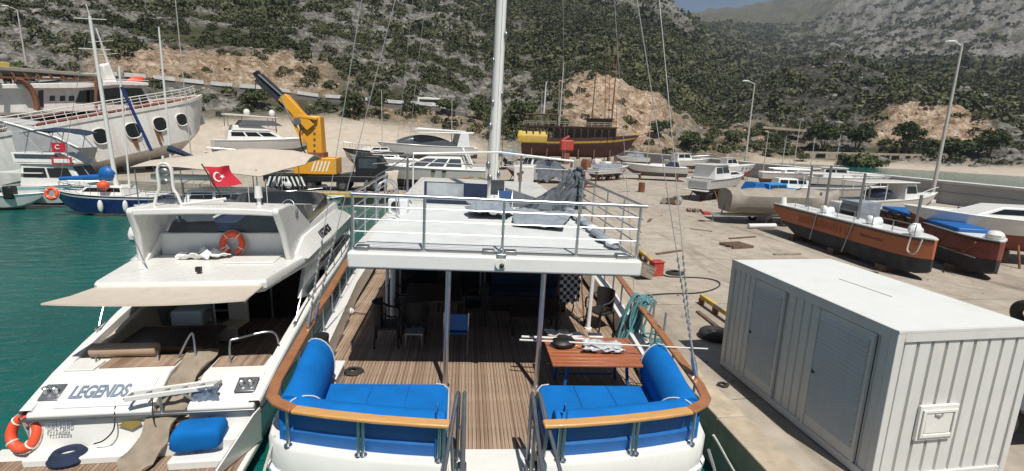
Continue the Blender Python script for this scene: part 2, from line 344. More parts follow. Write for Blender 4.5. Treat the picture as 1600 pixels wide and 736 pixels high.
COLS = [   # picture column: (distance, picture row or 'z', rock, cut, gravel)
 (-500, [(60, -4, 0), (95, .8, 0), (112, 4, 0), (125, 14, 0), (160, 34, 0), (300, 120, 0), (600, 240, 0), (1200, 330, 0), (2400, 380, 0)]),
 (0,    [(60, -4, 0), (95, .8, 0), (112, 180, 1), (124, 138, 1), (131, 133, 1), (140, 95, 1), (230, 0, 1), (400, -110, 1), (700, -190, 1), (1200, -200, 1), (2400, -150, 1)]),
 (200,  [(60, -4, 0), (95, .8, 0), (112, 182, 1), (124, 128, 1), (131, 123, 1), (140, 85, 1), (230, 5, 1), (400, -100, 1), (700, -190, 1), (1200, -200, 1), (2400, -150, 1)]),
 (400,  [(60, -4, 0), (92, .8, 0), (112, 184, 1), (124, 146, 1), (131, 141, 1), (141, 92, 1), (230, 20, 1), (400, -90, 1), (700, -180, 1), (1200, -200, 1), (2400, -150, 1)]),
 (520,  [(60, -4, 0), (92, .8, 0), (112, 187, 1), (124, 160, 1), (131, 155, 1), (141, 108, 1), (230, 30, 1), (400, -70, 1), (700, -150, 1), (1200, -160, 1), (2400, -130, 1)]),
 (640,  [(60, -4, 0), (95, .8, 0), (114, 190, 1), (126, 168, 1), (133, 163, 1), (145, 130, 1), (230, 50, 1), (400, -30, 1), (700, -110, 1), (1200, -120, 1), (2400, -100, 1)]),
 (800,  [(60, -4, 0), (105, .8, 0), (122, 196, 1), (136, 186, 1), (146, 178, 1), (165, 150, 1), (260, 70, 1), (420, 10, 1), (700, -50, 1), (1200, -60, 1), (2400, -40, 1)]),
 (930,  [(60, -4, 0), (118, .8, 0), (132, 198, 1), (144, 150, 1), (152, 128, 1), (175, 118, 1), (280, 68, 1), (430, 25, 1), (700, -20, 1), (1200, 0, 1), (2400, 10, 1)]),
 (1020, [(60, -4, 0), (122, .8, 0), (138, 215, 1), (150, 185, 1), (160, 155, 1), (190, 145, 1), (300, 85, 1), (450, 45, 1), (700, 5, 1), (1200, 30, 1), (2400, 22, 1)]),
 (1062, [(60, -4, 0), (130, .8, 0), (146, 228, 1), (160, 205, 1), (175, 178, 1), (215, 160, 1), (330, 105, 1), (480, 62, 1), (700, 34, 1), (1200, 48, 1), (2400, 20, 1)]),
 (1120, [(60, -4, 0), (140, .8, 0), (156, 232, 1), (172, 222, 1), (190, 205, 1), (240, 180, 1), (380, 135, 1), (560, 95, 1), (800, 70, 1), (1300, 45, 1), (2400, 14, 1)]),
 (1175, [(60, -6, 0), (150, .0, 0), (166, 234, 1), (182, 222, 1), (205, 195, 1), (250, 150, 1), (300, 145, 1), (420, 150, 1), (800, 95, 1), (1300, 55, 1), (2400, 5, 1)]),
 (1230, [(60, -6, 0), (152, .0, 0), (166, 246, 1), (182, 226, 1), (210, 198, 1), (260, 130, 1), (290, 108, 1), (420, 130, 1), (800, 100, 1), (1300, 65, 1), (2400, -20, 1)]),
 (1290, [(60, -6, 0), (152, .0, 0), (166, 248, 1), (182, 232, 1), (210, 205, 1), (260, 125, 1), (292, 88, 1), (420, 125, 1), (800, 98, 1), (1300, 60, 1), (2400, -60, 1)]),
 (1345, [(60, -6, 0), (152, .0, 0), (166, 250, 1), (182, 236, 1), (205, 205, 1), (255, 150, 1), (292, 112, 1), (420, 122, 1), (800, 100, 1), (1300, 50, 1), (2400, -80, 1)]),
 (1400, [(60, -6, 0), (152, .0, 0), (168, 252, 1), (182, 238, 1), (198, 218, 1), (210, 164, 1), (290, 145, 1), (420, 122, 1), (800, 98, 1), (1300, 30, 1), (2400, -100, 1)]),
 (1470, [(60, -6, 0), (152, .0, 0), (168, 254, 1), (182, 242, 1), (198, 222, 1), (211, 172, 1), (290, 155, 1), (420, 128, 1), (800, 96, 1), (1300, 10, 1), (2400, -130, 1)]),
 (1545, [(60, -6, 0), (150, .0, 0), (168, 256, 1), (182, 246, 1), (198, 228, 1), (212, 196, 1), (290, 168, 1), (420, 136, 1), (800, 96, 1), (1300, 0, 1), (2400, -140, 1)]),
 (1640, [(60, -6, 0), (150, .0, 0), (168, 258, 1), (182, 250, 1), (198, 238, 1), (220, 222, 1), (290, 182, 1), (420, 142, 1), (800, 96, 1), (1300, 0, 1), (2400, -140, 1)]),
 (2100, [(60, -6, 0), (150, .0, 0), (168, 2, 0), (182, 5, 0), (198, 9, 0), (220, 16, 0), (290, 34, 0), (420, 70, 0), (800, 160, 0), (1300, 350, 0), (2400, 700, 0)])]
def col_az(px):
    d = ray(px, 200); return math.atan2(d[0], d[1])
R_S = np.concatenate([np.linspace(60, 90, 10), np.linspace(92, 215, 150), np.geomspace(217, 700, 130), np.geomspace(715, 2400, 60)])
NA = 640
azs = np.array([col_az(cn[0]) for cn in COLS]); AZ = np.linspace(azs[0], azs[-1], NA)
prof = np.zeros((len(COLS), len(R_S)))
for k, (px, pts) in enumerate(COLS):
    rr = [q[0] for q in pts]; zz = []
    for r_, y_, isrow in pts:
        if isrow:
            d = ray(px, y_); zz.append(CAM_POS[2]+r_*d[2]/math.hypot(d[0], d[1]))
        else: zz.append(y_)
    prof[k] = np.interp(R_S, rr, zz)
# light smoothing of kinks along the radius
HT = np.zeros((NA, len(R_S)))
ii = np.clip(np.searchsorted(azs, AZ)-1, 0, len(azs)-2); tt = (AZ-azs[ii])/(azs[ii+1]-azs[ii]); tt = np.clip(tt, 0, 1); ts = tt*tt*(3-2*tt)
HT = prof[ii]*(1-ts)[:, None] + prof[ii+1]*ts[:, None]
AA, RR = np.meshgrid(AZ, R_S, indexing='ij'); TX, TY = RR*np.sin(AA), RR*np.cos(AA)
PXC = np.interp(AZ, azs, [cn[0] for cn in COLS])[:, None]*np.ones_like(RR)           # picture column of each azimuth
def band(v, a, b_, s): return 1/(1+np.exp(-(v-a)/s)) * 1/(1+np.exp((v-b_)/s))
warp = fbm(TX/22, TY/22, 3, 3)*1.3+fbm(TX/6, TY/6, 13, 3)*.7
left = 1/(1+np.exp((PXC-760)/25))
# zones that belong to the place: road cuts, scree, bare rock
cut = np.maximum.reduce([band(RR+warp*2.5, 128, 150, 2.2)*band(PXC+warp*40, 130, 545, 20)*.85,
                         band(RR+warp*4, 130, 172, 2.5)*band(PXC+warp*25, 875, 1075, 14),
                         band(RR+warp*3, 190, 216, 2.5)*band(PXC+warp*18, 1368, 1548, 9),
                         band(RR+warp*4, 113, 124, 2)*band(PXC, 560, 760, 15)*.6,
                         band(RR+warp*4, 140, 205, 4)*band(PXC, 1080, 1260, 25)*.45])
gravel = np.maximum(band(RR+warp*2.5, 60, 113, 1.6)*np.clip(left+.3, 0, 1), band(RR+warp*2, 60, 163, 1.5)*band(PXC, 1170, 2200, 15))
scrub = band(RR+warp*3, 113, 126, 1.5)*left
rk = ridged(TX/26, TY/26, 5, 4)
rockmask = np.clip((rk-.50+.22*fbm(TX/60, TY/60, 9, 3))*7, 0, 1)
rockmask = np.maximum(rockmask, 1.2*band(RR, 218, 335, 6)*band(PXC+warp*20, 1150, 1380, 14)*np.clip((rk-.30)*6, 0, 1))
rockmask *= np.where(RR > 360, np.clip(.15+band(PXC+warp*60, 1330, 2300, 40)*band(RR, 800, 3000, 60)*1.6+(band(PXC, 880, 1060, 20)*band(RR, 560, 900, 40))*1.3, 0, 1), 1)
rockmask *= 1-.75*band(PXC, 780, 1150, 30)*band(RR, 190, 420, 10)
rockmask = np.clip(np.maximum(rockmask, band(PXC, 480, 780, 25)*band(RR, 138, 300, 6)*np.clip((rk-.40)*6, 0, 1)), 0, 1)
rockmask *= (1-np.clip(gravel+cut, 0, 1))*np.where(RR < 360, .82, 1)
bench = band(RR, 123.5, 132, .6)*left
amp = np.clip((RR-100)/45, 0, 1)*(1-bench)*(1-.9*gravel)
HT = HT + amp*(fbm(TX/34, TY/34, 21, 4)*2.4*np.clip(RR/200, .6, 5) + (rockmask+.8*cut)*((ridged(TX/10, TY/10, 41, 3)-.45)*4.2*np.clip(RR/240, .8, 5)+(np.floor(ridged(TX/4.2+warp, TY/4.2, 43, 3)*5)/5-.5)*3.0) + fbm(TX/7, TY/7, 77, 3)*.5)
HT = HT + gravel*fbm(TX/5, TY/5, 61, 4)*.22
def terrain_h(x, y):
    a = math.atan2(x, y); r_ = math.hypot(x, y)
    i = min(max((a-AZ[0])/(AZ[1]-AZ[0]), 0), NA-1.001); j = min(max(float(np.interp(r_, R_S, np.arange(len(R_S)))), 0), len(R_S)-1.001)
    i0, j0 = int(i), int(j); u, v_ = i-i0, j-j0
    return float((HT[i0, j0]*(1-v_)+HT[i0, j0+1]*v_)*(1-u)+(HT[i0+1, j0]*(1-v_)+HT[i0+1, j0+1]*v_)*u)
def grid_mesh(name, X, Y, Z):
    na, nr = X.shape; me = bpy.data.meshes.new(name)
    co = np.stack([X, Y, Z], -1).reshape(-1, 3)
    i, j = np.meshgrid(np.arange(na-1), np.arange(nr-1), indexing='ij'); q = (i*nr+j).ravel()
    fc = np.stack([q, q+1, q+nr+1, q+nr], -1)
    me.vertices.add(len(co)); me.vertices.foreach_set('co', co.ravel())
    me.loops.add(fc.size); me.loops.foreach_set('vertex_index', fc.ravel().astype(np.int32))
    me.polygons.add(len(fc)); me.polygons.foreach_set('loop_start', np.arange(0, fc.size, 4, dtype=np.int32))
    me.update(calc_edges=True); return me
me = grid_mesh('hillside', TX, TY, HT); me.shade_smooth()
ca = me.color_attributes.new('zones', 'FLOAT_COLOR', 'POINT')
far = np.clip((RR-300)/900, 0, 1)
ca.data.foreach_set('color', np.stack([rockmask, cut, gravel, 1-.66*band(RR, 205, 345, 8)*band(PXC+warp*20, 1150, 1385, 18)], -1).astype(np.float32).ravel())
m, n, l, p = newmat('hill_ground'); tc = n.new('ShaderNodeTexCoord').outputs['Object']
at = n.new('ShaderNodeAttribute'); at.attribute_name = 'zones'; sp = n.new('ShaderNodeSeparateColor'); l.new(at.outputs['Color'], sp.inputs[0])
soil = ramp(n, [(.32, (.040, .045, .023)), (.54, (.078, .078, .043)), (.74, (.22, .20, .15))]); l.new(noise(n, l, tc, .11, 8, .72), soil.inputs[0])
vgn = noise(n, l, mapping(n, l, tc, (.16, .16, .3)), 1, 6, .7)
rock = ramp(n, [(.36, (.075, .073, .062)), (.48, (.20, .19, .172)), (.62, (.44, .42, .39))]); l.new(noise(n, l, mapping(n, l, tc, (.25, .25, .5), (.5, .3, 0)), 1, 9, .75, .6), rock.inputs[0])
cutc = ramp(n, [(.34, (.15, .105, .07)), (.45, (.37, .255, .165)), (.55, (.54, .41, .30)), (.66, (.66, .57, .46))]); l.new(noise(n, l, mapping(n, l, tc, (.3, .3, .42)), 1, 9, .74, .5), cutc.inputs[0])
grv = ramp(n, [(.3, (.37, .315, .25)), (.7, (.48, .42, .345))]); l.new(noise(n, l, tc, .5, 9, .75), grv.inputs[0])
wv = n.new('ShaderNodeVectorMath'); wv.operation = 'MULTIPLY_ADD'; nz = n.new('ShaderNodeTexNoise'); nz.inputs['Scale'].default_value = .3; nz.inputs['Detail'].default_value = 6
l.new(tc, nz.inputs['Vector']); l.new(nz.outputs['Color'], wv.inputs[0]); wv.inputs[1].default_value = (5, 5, 5); l.new(tc, wv.inputs[2]); 
rn = n.new('ShaderNodeTexNoise'); rn.noise_type = 'RIDGED_MULTIFRACTAL'; rn.inputs['Scale'].default_value = .16; rn.inputs['Detail'].default_value = 7; rn.inputs['Roughness'].default_value = .6; rn.inputs['Distortion'].default_value = .4; l.new(mapping(n, l, wv.outputs[0], (1, 1, .6), (.4, .2, .3)), rn.inputs['Vector'])
crevice_shade = ramp(n, [(.40, (.26, .25, .23)), (.50, (.85, .85, .85)), (.62, (1.1, 1.1, 1.1))]); l.new(noise(n, l, mapping(n, l, tc, (.75, .75, .45), (.3, .5, 0)), 1, 8, .7, .8), crevice_shade.inputs[0])  # crevice shade put into the rock colour; same noise also feeds the bump
dk = n.new('ShaderNodeCombineColor'); [l.new(at.outputs['Alpha'], dk.inputs[i_]) for i_ in range(3)]
c = mix(n, l, sp.outputs[0], soil.outputs[0], mix(n, l, 1.0, mix(n, l, .8, rock.outputs[0], crevice_shade.outputs[0], 'MULTIPLY'), dk.outputs[0], 'MULTIPLY'))
c = mix(n, l, sp.outputs[1], c, mix(n, l, .45, cutc.outputs[0], crevice_shade.outputs[0], 'MULTIPLY'))
c = mix(n, l, sp.outputs[2], c, grv.outputs[0])
l.new(c, p.inputs['Base Color']); p.inputs['Roughness'].default_value = .95; p.inputs['Specular IOR Level'].default_value = .15
hm = n.new('ShaderNodeMath'); hm.operation = 'MULTIPLY_ADD'; l.new(noise(n, l, tc, .45, 9, .75, .4), hm.inputs[0]); hm.inputs[1].default_value = 1.4; l.new(crevice_shade.outputs[0], hm.inputs[2])
gm = n.new('ShaderNodeMath'); gm.operation = 'SUBTRACT'; gm.inputs[0].default_value = 1.08; l.new(sp.outputs[2], gm.inputs[1])
hg = n.new('ShaderNodeMath'); hg.operation = 'MULTIPLY'; l.new(hm.outputs[0], hg.inputs[0]); l.new(gm.outputs[0], hg.inputs[1])
bump(n, l, p, hg.outputs[0], .7, 1.0)
me.materials.append(MAT['hill_ground'])
o = bpy.data.objects.new('hillside', me); COL.objects.link(o); struct(o)
# ---------------------------------------------------------------- leaves
def leaf_mat(name, c0, c1, c2):
    m, n, l, p = newmat(name); at = n.new('ShaderNodeAttribute'); at.attribute_name = 'tint'
    r = ramp(n, [(0, c0), (.5, c1), (1, c2)]); l.new(at.outputs['Fac'], r.inputs[0]); l.new(r.outputs[0], p.inputs['Base Color'])
    p.inputs['Roughness'].default_value = .8; p.inputs['Specular IOR Level'].default_value = .12
leaf_mat('maquis_leaf', (.038, .046, .022), (.072, .080, .038), (.145, .142, .074))
leaf_mat('bush_leaf', (.032, .046, .020), (.060, .078, .032), (.11, .125, .055))
def leaf_mesh(name, centres, radii, counts, size, tints, squash=.75):
    """many small leaf clumps: centres (n,3), radii (n), leaves per clump, leaf size as a share of the radius"""
    idx = np.repeat(np.arange(len(centres)), counts); N = len(idx)
    d = rng.normal(size=(N, 3)); d /= np.linalg.norm(d, axis=1)[:, None]; d[:, 2] = np.abs(d[:, 2])*1.15-.25
    lob = 1+.28*np.sin(d[:, 0]*5+idx*1.7)*np.cos(d[:, 1]*4+idx*2.3)
    rad = radii[idx]*rng.uniform(.45, 1.0, N)**.5*lob
    c = centres[idx]+d*rad[:, None]*np.array([1, 1, squash])
    nrm = d*1.1+rng.normal(size=(N, 3))*.75; nrm /= np.linalg.norm(nrm, axis=1)[:, None]
    u = np.cross(nrm, rng.normal(size=(N, 3))); u /= np.linalg.norm(u, axis=1)[:, None]; v_ = np.cross(nrm, u)
    s = (size*radii[idx]*rng.uniform(.55, 1.25, N))[:, None]
    co = np.stack([c-u*s-v_*s*.5, c+u*s*.15-v_*s, c+u*s+v_*s*.35, c-u*s*.2+v_*s], 1).reshape(-1, 3)
    me = bpy.data.meshes.new(name); me.vertices.add(N*4); me.vertices.foreach_set('co', co.ravel())
    me.loops.add(N*4); me.loops.foreach_set('vertex_index', np.arange(N*4, dtype=np.int32))
    me.polygons.add(N); me.polygons.foreach_set('loop_start', np.arange(0, N*4, 4, dtype=np.int32)); me.update(calc_edges=True)
    a = me.attributes.new('tint', 'FLOAT', 'FACE'); a.data.foreach_set('value', np.clip(tints[idx]+rng.normal(size=N)*.16, 0, 1).astype(np.float32))
    return me
def scatter(ncand, r0, r1, smin, smax, dens, per, size, name):
    r_ = np.sqrt(rng.uniform(r0**2, r1**2, ncand)); a = rng.uniform(col_az(-250), col_az(1850), ncand)
    ai = np.clip(((a-AZ[0])/(AZ[1]-AZ[0])).astype(int), 0, NA-1); ri = np.clip(np.searchsorted(R_S, r_), 0, len(R_S)-1)
    pr = np.clip(dens*(1-.82*rockmask[ai, ri])*(1-.93*cut[ai, ri])*(1-gravel[ai, ri])*(1-bench[ai, ri])*(1-.45*scrub[ai, ri]), 0, 1)
    x, y = r_*np.sin(a), r_*np.cos(a)
    pr *= np.clip(.45+1.3*(fbm(x/16, y/16, 91, 3)+.25), .12, 1)
    k = (rng.uniform(size=ncand) < pr) & (HT[ai, ri] > 1.6)
    x, y, r_ = x[k], y[k], r_[k]; z = np.array([terrain_h(u, v_) for u, v_ in zip(x, y)])
    rad = rng.uniform(smin, smax, len(x))*rng.uniform(.6, 1.15, len(x))
    tint = np.clip(.38+.5*fbm(x/40, y/40, 15, 3)+rng.normal(size=len(x))*.17, 0, 1)
    me = leaf_mesh(name, np.stack([x, y, z+rad*.28], 1), rad, np.full(len(x), per), size, tint)
    me.materials.append(MAT['maquis_leaf']); o = bpy.data.objects.new(name, me); COL.objects.link(o); o['kind'] = 'stuff'
    tag(o, 'dark green maquis scrub covering the %s' % {'near_scrub': 'slope just above the boatyard', 'slope_scrub': 'rocky hillside', 'mountain_scrub': 'far mountain ridges'}[name], 'scrub')
    return len(x)
cnt = [scatter(13000, 112, 215, .45, 2.3, .78, 110, .165, 'near_scrub'), scatter(26000, 205, 460, 1.0, 4.0, .95, 44, .22, 'slope_scrub'), scatter(24000, 450, 1500, 3.0, 8.0, .9, 20, .30, 'mountain_scrub')]
print('scrub', cnt)
# loose blocks and ledges of the bare slopes
mat('rock_grey', (.185, .177, .16), .95, var=.35, scale=.6, dirt=.5, dcol=(.12, .115, .10), dscale=.5, bumpst=.8, bscale=1.5, spec=.1)
mat('rock_tan', (.36, .265, .185), .95, var=.3, scale=.6, dirt=.4, dcol=(.22, .15, .10), dscale=.5, bumpst=.8, bscale=1.5, spec=.1)
_base = MB(); _st = random.getstate(); random.seed(2); _base.ell((0, 0, 0), (1, 1, 1), 6, 4); random.setstate(_st)
BV = np.array(_base.v); BF = np.array(_base.f)
def rocks(name, mask, ncand, r0, r1, s0, s1, mt, label):
    r_ = np.sqrt(rng.uniform(r0**2, r1**2, ncand)); a = rng.uniform(col_az(-200), col_az(1800), ncand)
    ai = np.clip(((a-AZ[0])/(AZ[1]-AZ[0])).astype(int), 0, NA-1); ri = np.clip(np.searchsorted(R_S, r_), 0, len(R_S)-1)
    k = rng.uniform(size=ncand) < mask[ai, ri]*.9; x, y = (r_*np.sin(a))[k], (r_*np.cos(a))[k]; N = len(x)
    z = np.array([terrain_h(u, v_) for u, v_ in zip(x, y)]); sc_ = rng.uniform(s0, s1, N)*rng.uniform(.4, 1, N)
    J = BV[None]*(1+rng.uniform(-.38, .38, (N, len(BV), 1)))*(sc_[:, None, None]*np.stack([rng.uniform(.7, 1.5, N), rng.uniform(.6, 1.1, N), rng.uniform(.45, .95, N)], 1)[:, None, :])
    t_ = rng.uniform(0, 6.28, N); ct, st_ = np.cos(t_)[:, None], np.sin(t_)[:, None]; X = J[..., 0]*ct-J[..., 1]*st_; Y = J[..., 0]*st_+J[..., 1]*ct
    co = np.stack([X+x[:, None], Y+y[:, None], J[..., 2]+z[:, None]-.25*sc_[:, None]], -1).reshape(-1, 3)
    fc = (BF[None]+(np.arange(N)*len(BV))[:, None, None]).reshape(-1, 4)
    me = bpy.data.meshes.new(name); me.vertices.add(len(co)); me.vertices.foreach_set('co', co.ravel()); me.loops.add(fc.size); me.loops.foreach_set('vertex_index', fc.ravel().astype(np.int32))
    me.polygons.add(len(fc)); me.polygons.foreach_set('loop_start', np.arange(0, fc.size, 4, dtype=np.int32)); me.update(calc_edges=True); me.validate(); me.materials.append(MAT[mt])
    o = bpy.data.objects.new(name, me); COL.objects.link(o); o['kind'] = 'stuff'; tag(o, label, 'rocks'); return N
cnt += [rocks('slope_rocks', rockmask*(RR > 112), 6000, 112, 420, .4, 1.6, 'rock_grey', 'loose grey blocks and ledges on the bare hillside'), rocks('cutting_rocks', cut, 9000, 112, 222, .2, .8, 'rock_tan', 'tan broken rock in the road cuttings')]
print('rocks', cnt)
# bushes and small trees at the foot of the slope, each one a thing
bush_protos = {}
def bush(px, py, wpx, hpx, r_, label, tall=False, hue=.5, group='bushes at the foot of the slope'):
    c0 = GD(px, py, r_); gz = max(terrain_h(c0.x, c0.y), QZ if (r_ < 120 and px < 1150) else .2); s = r_/770
    wd, ht = wpx*s/2, hpx*s
    M = TM(c0.x, c0.y, gz-.15)
    t = thing('small_tree' if tall else 'bush', label, 'tree' if tall else 'bush', M, group)
    b = MB(); th = ht*(.5 if tall else .25)
    for k in range(5 if not tall else 3):
        a = k*2.1; sp_ = wd*.35
        b.tube([(0, 0, -.2), (math.cos(a)*sp_*.25, math.sin(a)*sp_*.25, th*.5), (math.cos(a)*sp_, math.sin(a)*sp_, th*1.4)], .12*ht**.5, 6, .03)
    b.build('trunk', 'old_wood', t)
    nc = 22; cs = []; rs = []
    for k in range(nc):
        d = rng.normal(size=3); d /= np.linalg.norm(d); q = rng.uniform(.3, 1)**.5*.72
        cs.append((d[0]*wd*q, d[1]*wd*q*.9, th*.55+(ht-th*.55)*(.48+.40*d[2]*q))); rs.append(max(.28, wd*.36)*rng.uniform(.75, 1.2))
    me = leaf_mesh('crown', np.array(cs), np.array(rs), np.full(nc, 80), .18, np.clip(np.full(nc, hue)+rng.normal(size=nc)*.15, 0, 1), .8)
    me.materials.append(MAT['bush_leaf']); o = bpy.data.objects.new('crown', me); COL.objects.link(o); o.parent = t
    return t
bush(405, 172, 46, 26, 117, 'low olive green bush on the slope below the road, left of the crane boom', hue=.55)
bush(550, 186, 42, 44, 114, 'tall dark green bush at the top of the gravel bank beside the crane', hue=.35)
bush(590, 178, 34, 30, 118, 'rounded bush on the gravel bank between the crane and the road van', hue=.4)
bush(1085, 204, 16, 17, 150, 'small round topped tree on the earth bank above the breakwater start', True, .3)
bush(1078, 224, 38, 24, 140, 'wide green bush on the stony bank under the round topped tree', hue=.5)
bush(1030, 212, 34, 26, 137, 'dark bush above the bow of the wooden schooner', hue=.35)
bush(1104, 232, 20, 24, 148, 'narrow bush beside the stony bank near the breakwater', hue=.5)
bush(1148, 214, 34, 26, 165, 'pale green bush left of the lower lamp post', hue=.65)
bush(1208, 226, 30, 30, 170, 'olive bush right of the lower lamp post', hue=.6)
bush(1287, 228, 46, 40, 176, 'dark broad tree at the foot of the rocky knoll', True, .25)
bush(1340, 230, 40, 40, 180, 'tall dark tree between the rocky knoll and the orange cutting', True, .3)
bush(1413, 244, 40, 44, 172, 'rounded tree standing in front of the orange rock cutting', True, .3)
bush(1452, 232, 20, 16, 182, 'small bush at the foot of the orange rock cutting', hue=.5)
bush(1498, 248, 46, 20, 172, 'low wide bush on the beach near the tall lamp post', hue=.45)
bush(1543, 250, 36, 38, 172, 'dark tree on the beach right of the tall lamp post', True, .3)
bush(1198, 252, 22, 14, 160, 'small brownish bush at the near end of the beach', hue=.8)
bush(1253, 252, 20, 12, 158, 'low brownish bush on the beach sand', hue=.8)
bush(1345, 262, 64, 6, 156, 'strip of low green plants by the beach water', hue=.6)
bush(1140, 236, 22, 18, 152, 'dry bush on the bank above the grey breakwater', hue=.8)
for px, py, wp, hp, rr_, lb in [(20, 150, 60, 40, 120, 'bushy dark green tree behind the old ship stern'), (700, 186, 40, 26, 122, 'green bush under the road behind the white yachts'), (745, 188, 36, 34, 124, 'green tree just left of the big white mast foot'), (815, 190, 56, 40, 124, 'bright green tree behind the wooden schooner stern'), (870, 184, 40, 26, 126, 'green tree above the wooden schooner roof')]:
    bush(px, py, wp, hp, rr_, lb, True, .62)
# ---------------------------------------------------------------- road on the slope with its parapet
def road_pt(px, r_):
    d = ray(px, 180); a = math.atan2(d[0], d[1]); x, y = r_*math.sin(a), r_*math.cos(a); return x, y
b = MB(); pw = MB(); last = None
rv = []; fz = []
for i in range(81):
    px = -150+i*11.0
    (x0, y0), (x1, y1) = road_pt(px, 124.8), road_pt(px, 130.8)
    zz = max(terrain_h(*road_pt(px, 125.2)), terrain_h(*road_pt(px, 130)))+.12
    rv += [(x0, y0, zz), (x1, y1, zz), (x0, y0, zz-1.6), (x1, y1, zz-1.6)]
for i in range(80):
    a = i*4; fz += [(a, a+4, a+5, a+1), (a+2, a, a+1, a+3) if i == 0 else (a, a+2, a+6, a+4), (a+1, a+5, a+7, a+3)]
b.add(rv, fz); mat('asphalt', (.13, .125, .12), .9, var=.15); struct(b.build('road', 'asphalt', smooth=0))
pt = thing('road_parapet', 'long low pale parapet wall beside the road on the hillside', 'parapet')
for i in range(80):
    if i % 4 == 3 or i > 74: continue
    p0, p1 = Vector(rv[i*4]), Vector(rv[i*4+4]); bb = MB(); bb.bar(p0+V(0, 0, .36), p1+V(0, 0, .36), .35, .75); bb.build('wall_block', 'wall_cap', pt, smooth=0)
# pale track and retaining wall with dark panels as the shade of its openings behind the beach
b = MB()
for i in range(10):
    a0, a1 = GD(1192+i*8.6, 199+i*.7, 186), GD(1192+(i+1)*8.6, 199+(i+1)*.7, 186)
    b.bar(a0, a1, 3.0, .7)
tag(b.build('track_wall', 'stone_wall', smooth=0), 'pale stone edge of the track climbing past the knoll', 'wall')
rw = thing('retaining_wall', 'pale beach retaining wall with small dark panels standing for shaded openings', 'wall')
q0, q1 = GD(1255, 247, 166), GD(1445, 253, 168); b = MB(); b.bar(q0+V(0, 0, .6), q1+V(0, 0, .6), .8, 2.6); b.build('wall', 'stone_wall', rw, smooth=0, bevel=.05)
dr = (q1-q0); nrm = V(dr.y, -dr.x, 0).normalized()
for t_ in (.04, .13, .155, .18, .31, .44, .47, .53, .57, .67, .71, .76, .785, .87, .93):
    c0 = q0+dr*t_+nrm*.42+V(0, 0, .85); b = MB(); b.bar(c0-dr.normalized()*.55, c0+dr.normalized()*.4, .1, 1.1); b.build('opening_shade_panel', 'opening_shade', rw, smooth=0)  # near-black slabs on the wall face paint the shade of openings
# ---------------------------------------------------------------- breakwater wall
bw = thing('breakwater_wall', 'long grey concrete breakwater wall with a pale coping along the yard', 'wall')
line = [(44.3, -25), (44.0, 33.6), (41.9, 50), (39.7, 75), (33, 98)]
for (x0, y0), (x1, y1) in zip(line, line[1:]):
    L = math.hypot(x1-x0, y1-y0); k = max(2, round(L/5.5))
    for i in range(k):
        a = V(x0+(x1-x0)*i/k, y0+(y1-y0)*i/k, 0); c_ = V(x0+(x1-x0)*(i+1)/k, y0+(y1-y0)*(i+1)/k, 0); d = (c_-a).normalized()*.012
        bb = MB(); bb.bar(a+d+V(0, 0, 1.35), c_-d+V(0, 0, 1.35), .7, 3.1); bb.build('wall_panel', 'wall_conc', bw, smooth=0, bevel=.02)
        bb = MB(); bb.bar(a+d+V(0, 0, 2.99), c_-d+V(0, 0, 2.99), 1.0, .2); bb.build('coping', 'wall_cap', bw, smooth=0, bevel=.02)
        bb = MB(); bb.bar(a+d+V(-.38, -.1, 2.08), c_-d+V(-.38, -.1, 2.08), .1, .08); bb.build('ledge', 'wall_conc', bw, smooth=0)
# lamp posts
def lamp_post(px0, py0, r_, px1, py1, ax, ay, label, base=None):
    p0 = GD(px0, py0, r_); p0.z = base; top = GD(px1, py1, math.hypot(p0.x, p0.y)); h = top.z-p0.z
    t = thing('lamp_post', label, 'lamp post', TM(p0.x, p0.y, p0.z), 'lamp posts on the breakwater')
    b = MB(); b.tube([(0, 0, 0), (0, 0, h*.5), (0, 0, h)], .16, 10, .085); b.build('pole', 'pole_grey', t)
    b = MB(); b.box((0, 0, .15), (.5, .5, .3)); b.build('base', 'wall_cap', t, bevel=.03)
    tip = GD(ax, ay, math.hypot(p0.x, p0.y))-p0; tip = V(tip.x, tip.y, tip.z)
    b = MB(); b.tube(smoothpath([(0, 0, h-.15), (tip.x*.4, tip.y*.4, h+.1), (tip.x, tip.y, tip.z)], 4), .07, 8); b.build('arm', 'pole_grey', t)
    b = MB(); b.ell((tip.x*1.1, tip.y*1.1, tip.z+.03), (.55, .3, .13), 12, 6); b.build('lamp_head', 'gelcoat', t)
lamp_post(1455, 312, 57.5, 1506, 70, 1488, 66, 'tall grey lamp post behind the white canopy boat', 1.1)
lamp_post(1165, 247, 79, 1181, 130, 1167, 127, 'lamp post standing farther along the breakwater near the white cabin cruisers', 1.1)
lamp_post(42, 108, 118, 22, 14, 10, 10, 'thin lamp post on the road above the old ship', 12)
# ================================================================ THE WHITE BOAT WITH BLUE SOFAS
BM = TM(.62, 6.0, 1.9, -2.0, 1.6); B = in_frame(BM)
boat = thing('motor_sailer', 'white motor sailer with teak deck, wooden cap rail and flat railed roof at the quay', 'boat', BM)
HBX, HBY = [0, 2.4, 6.3, 10, 14, 18, 20.5, 22], [3.0, 3.2, 3.47, 3.5, 3.2, 2.2, 1.0, .02]
def hb(y): return interp(y, HBX, HBY)
def stern_y(x): return -.66+.46*(abs(x)/3)**2
def sheer(y): return 1.0*max(0, y/22)**2
half = [(0.50, stern_y(.5)), (.95, stern_y(.95)), (1.5, stern_y(1.5)), (2.1, stern_y(2.1)), (2.55, stern_y(2.55)), (2.82, -.15), (2.95, .02)] + [(hb(y), y) for y in (.4, 1.2, 2.4, 4, 6.3, 8, 10, 12, 14, 16, 18, 19.5, 20.7, 21.5, 22)]
GXL, GXR = -.62, .52
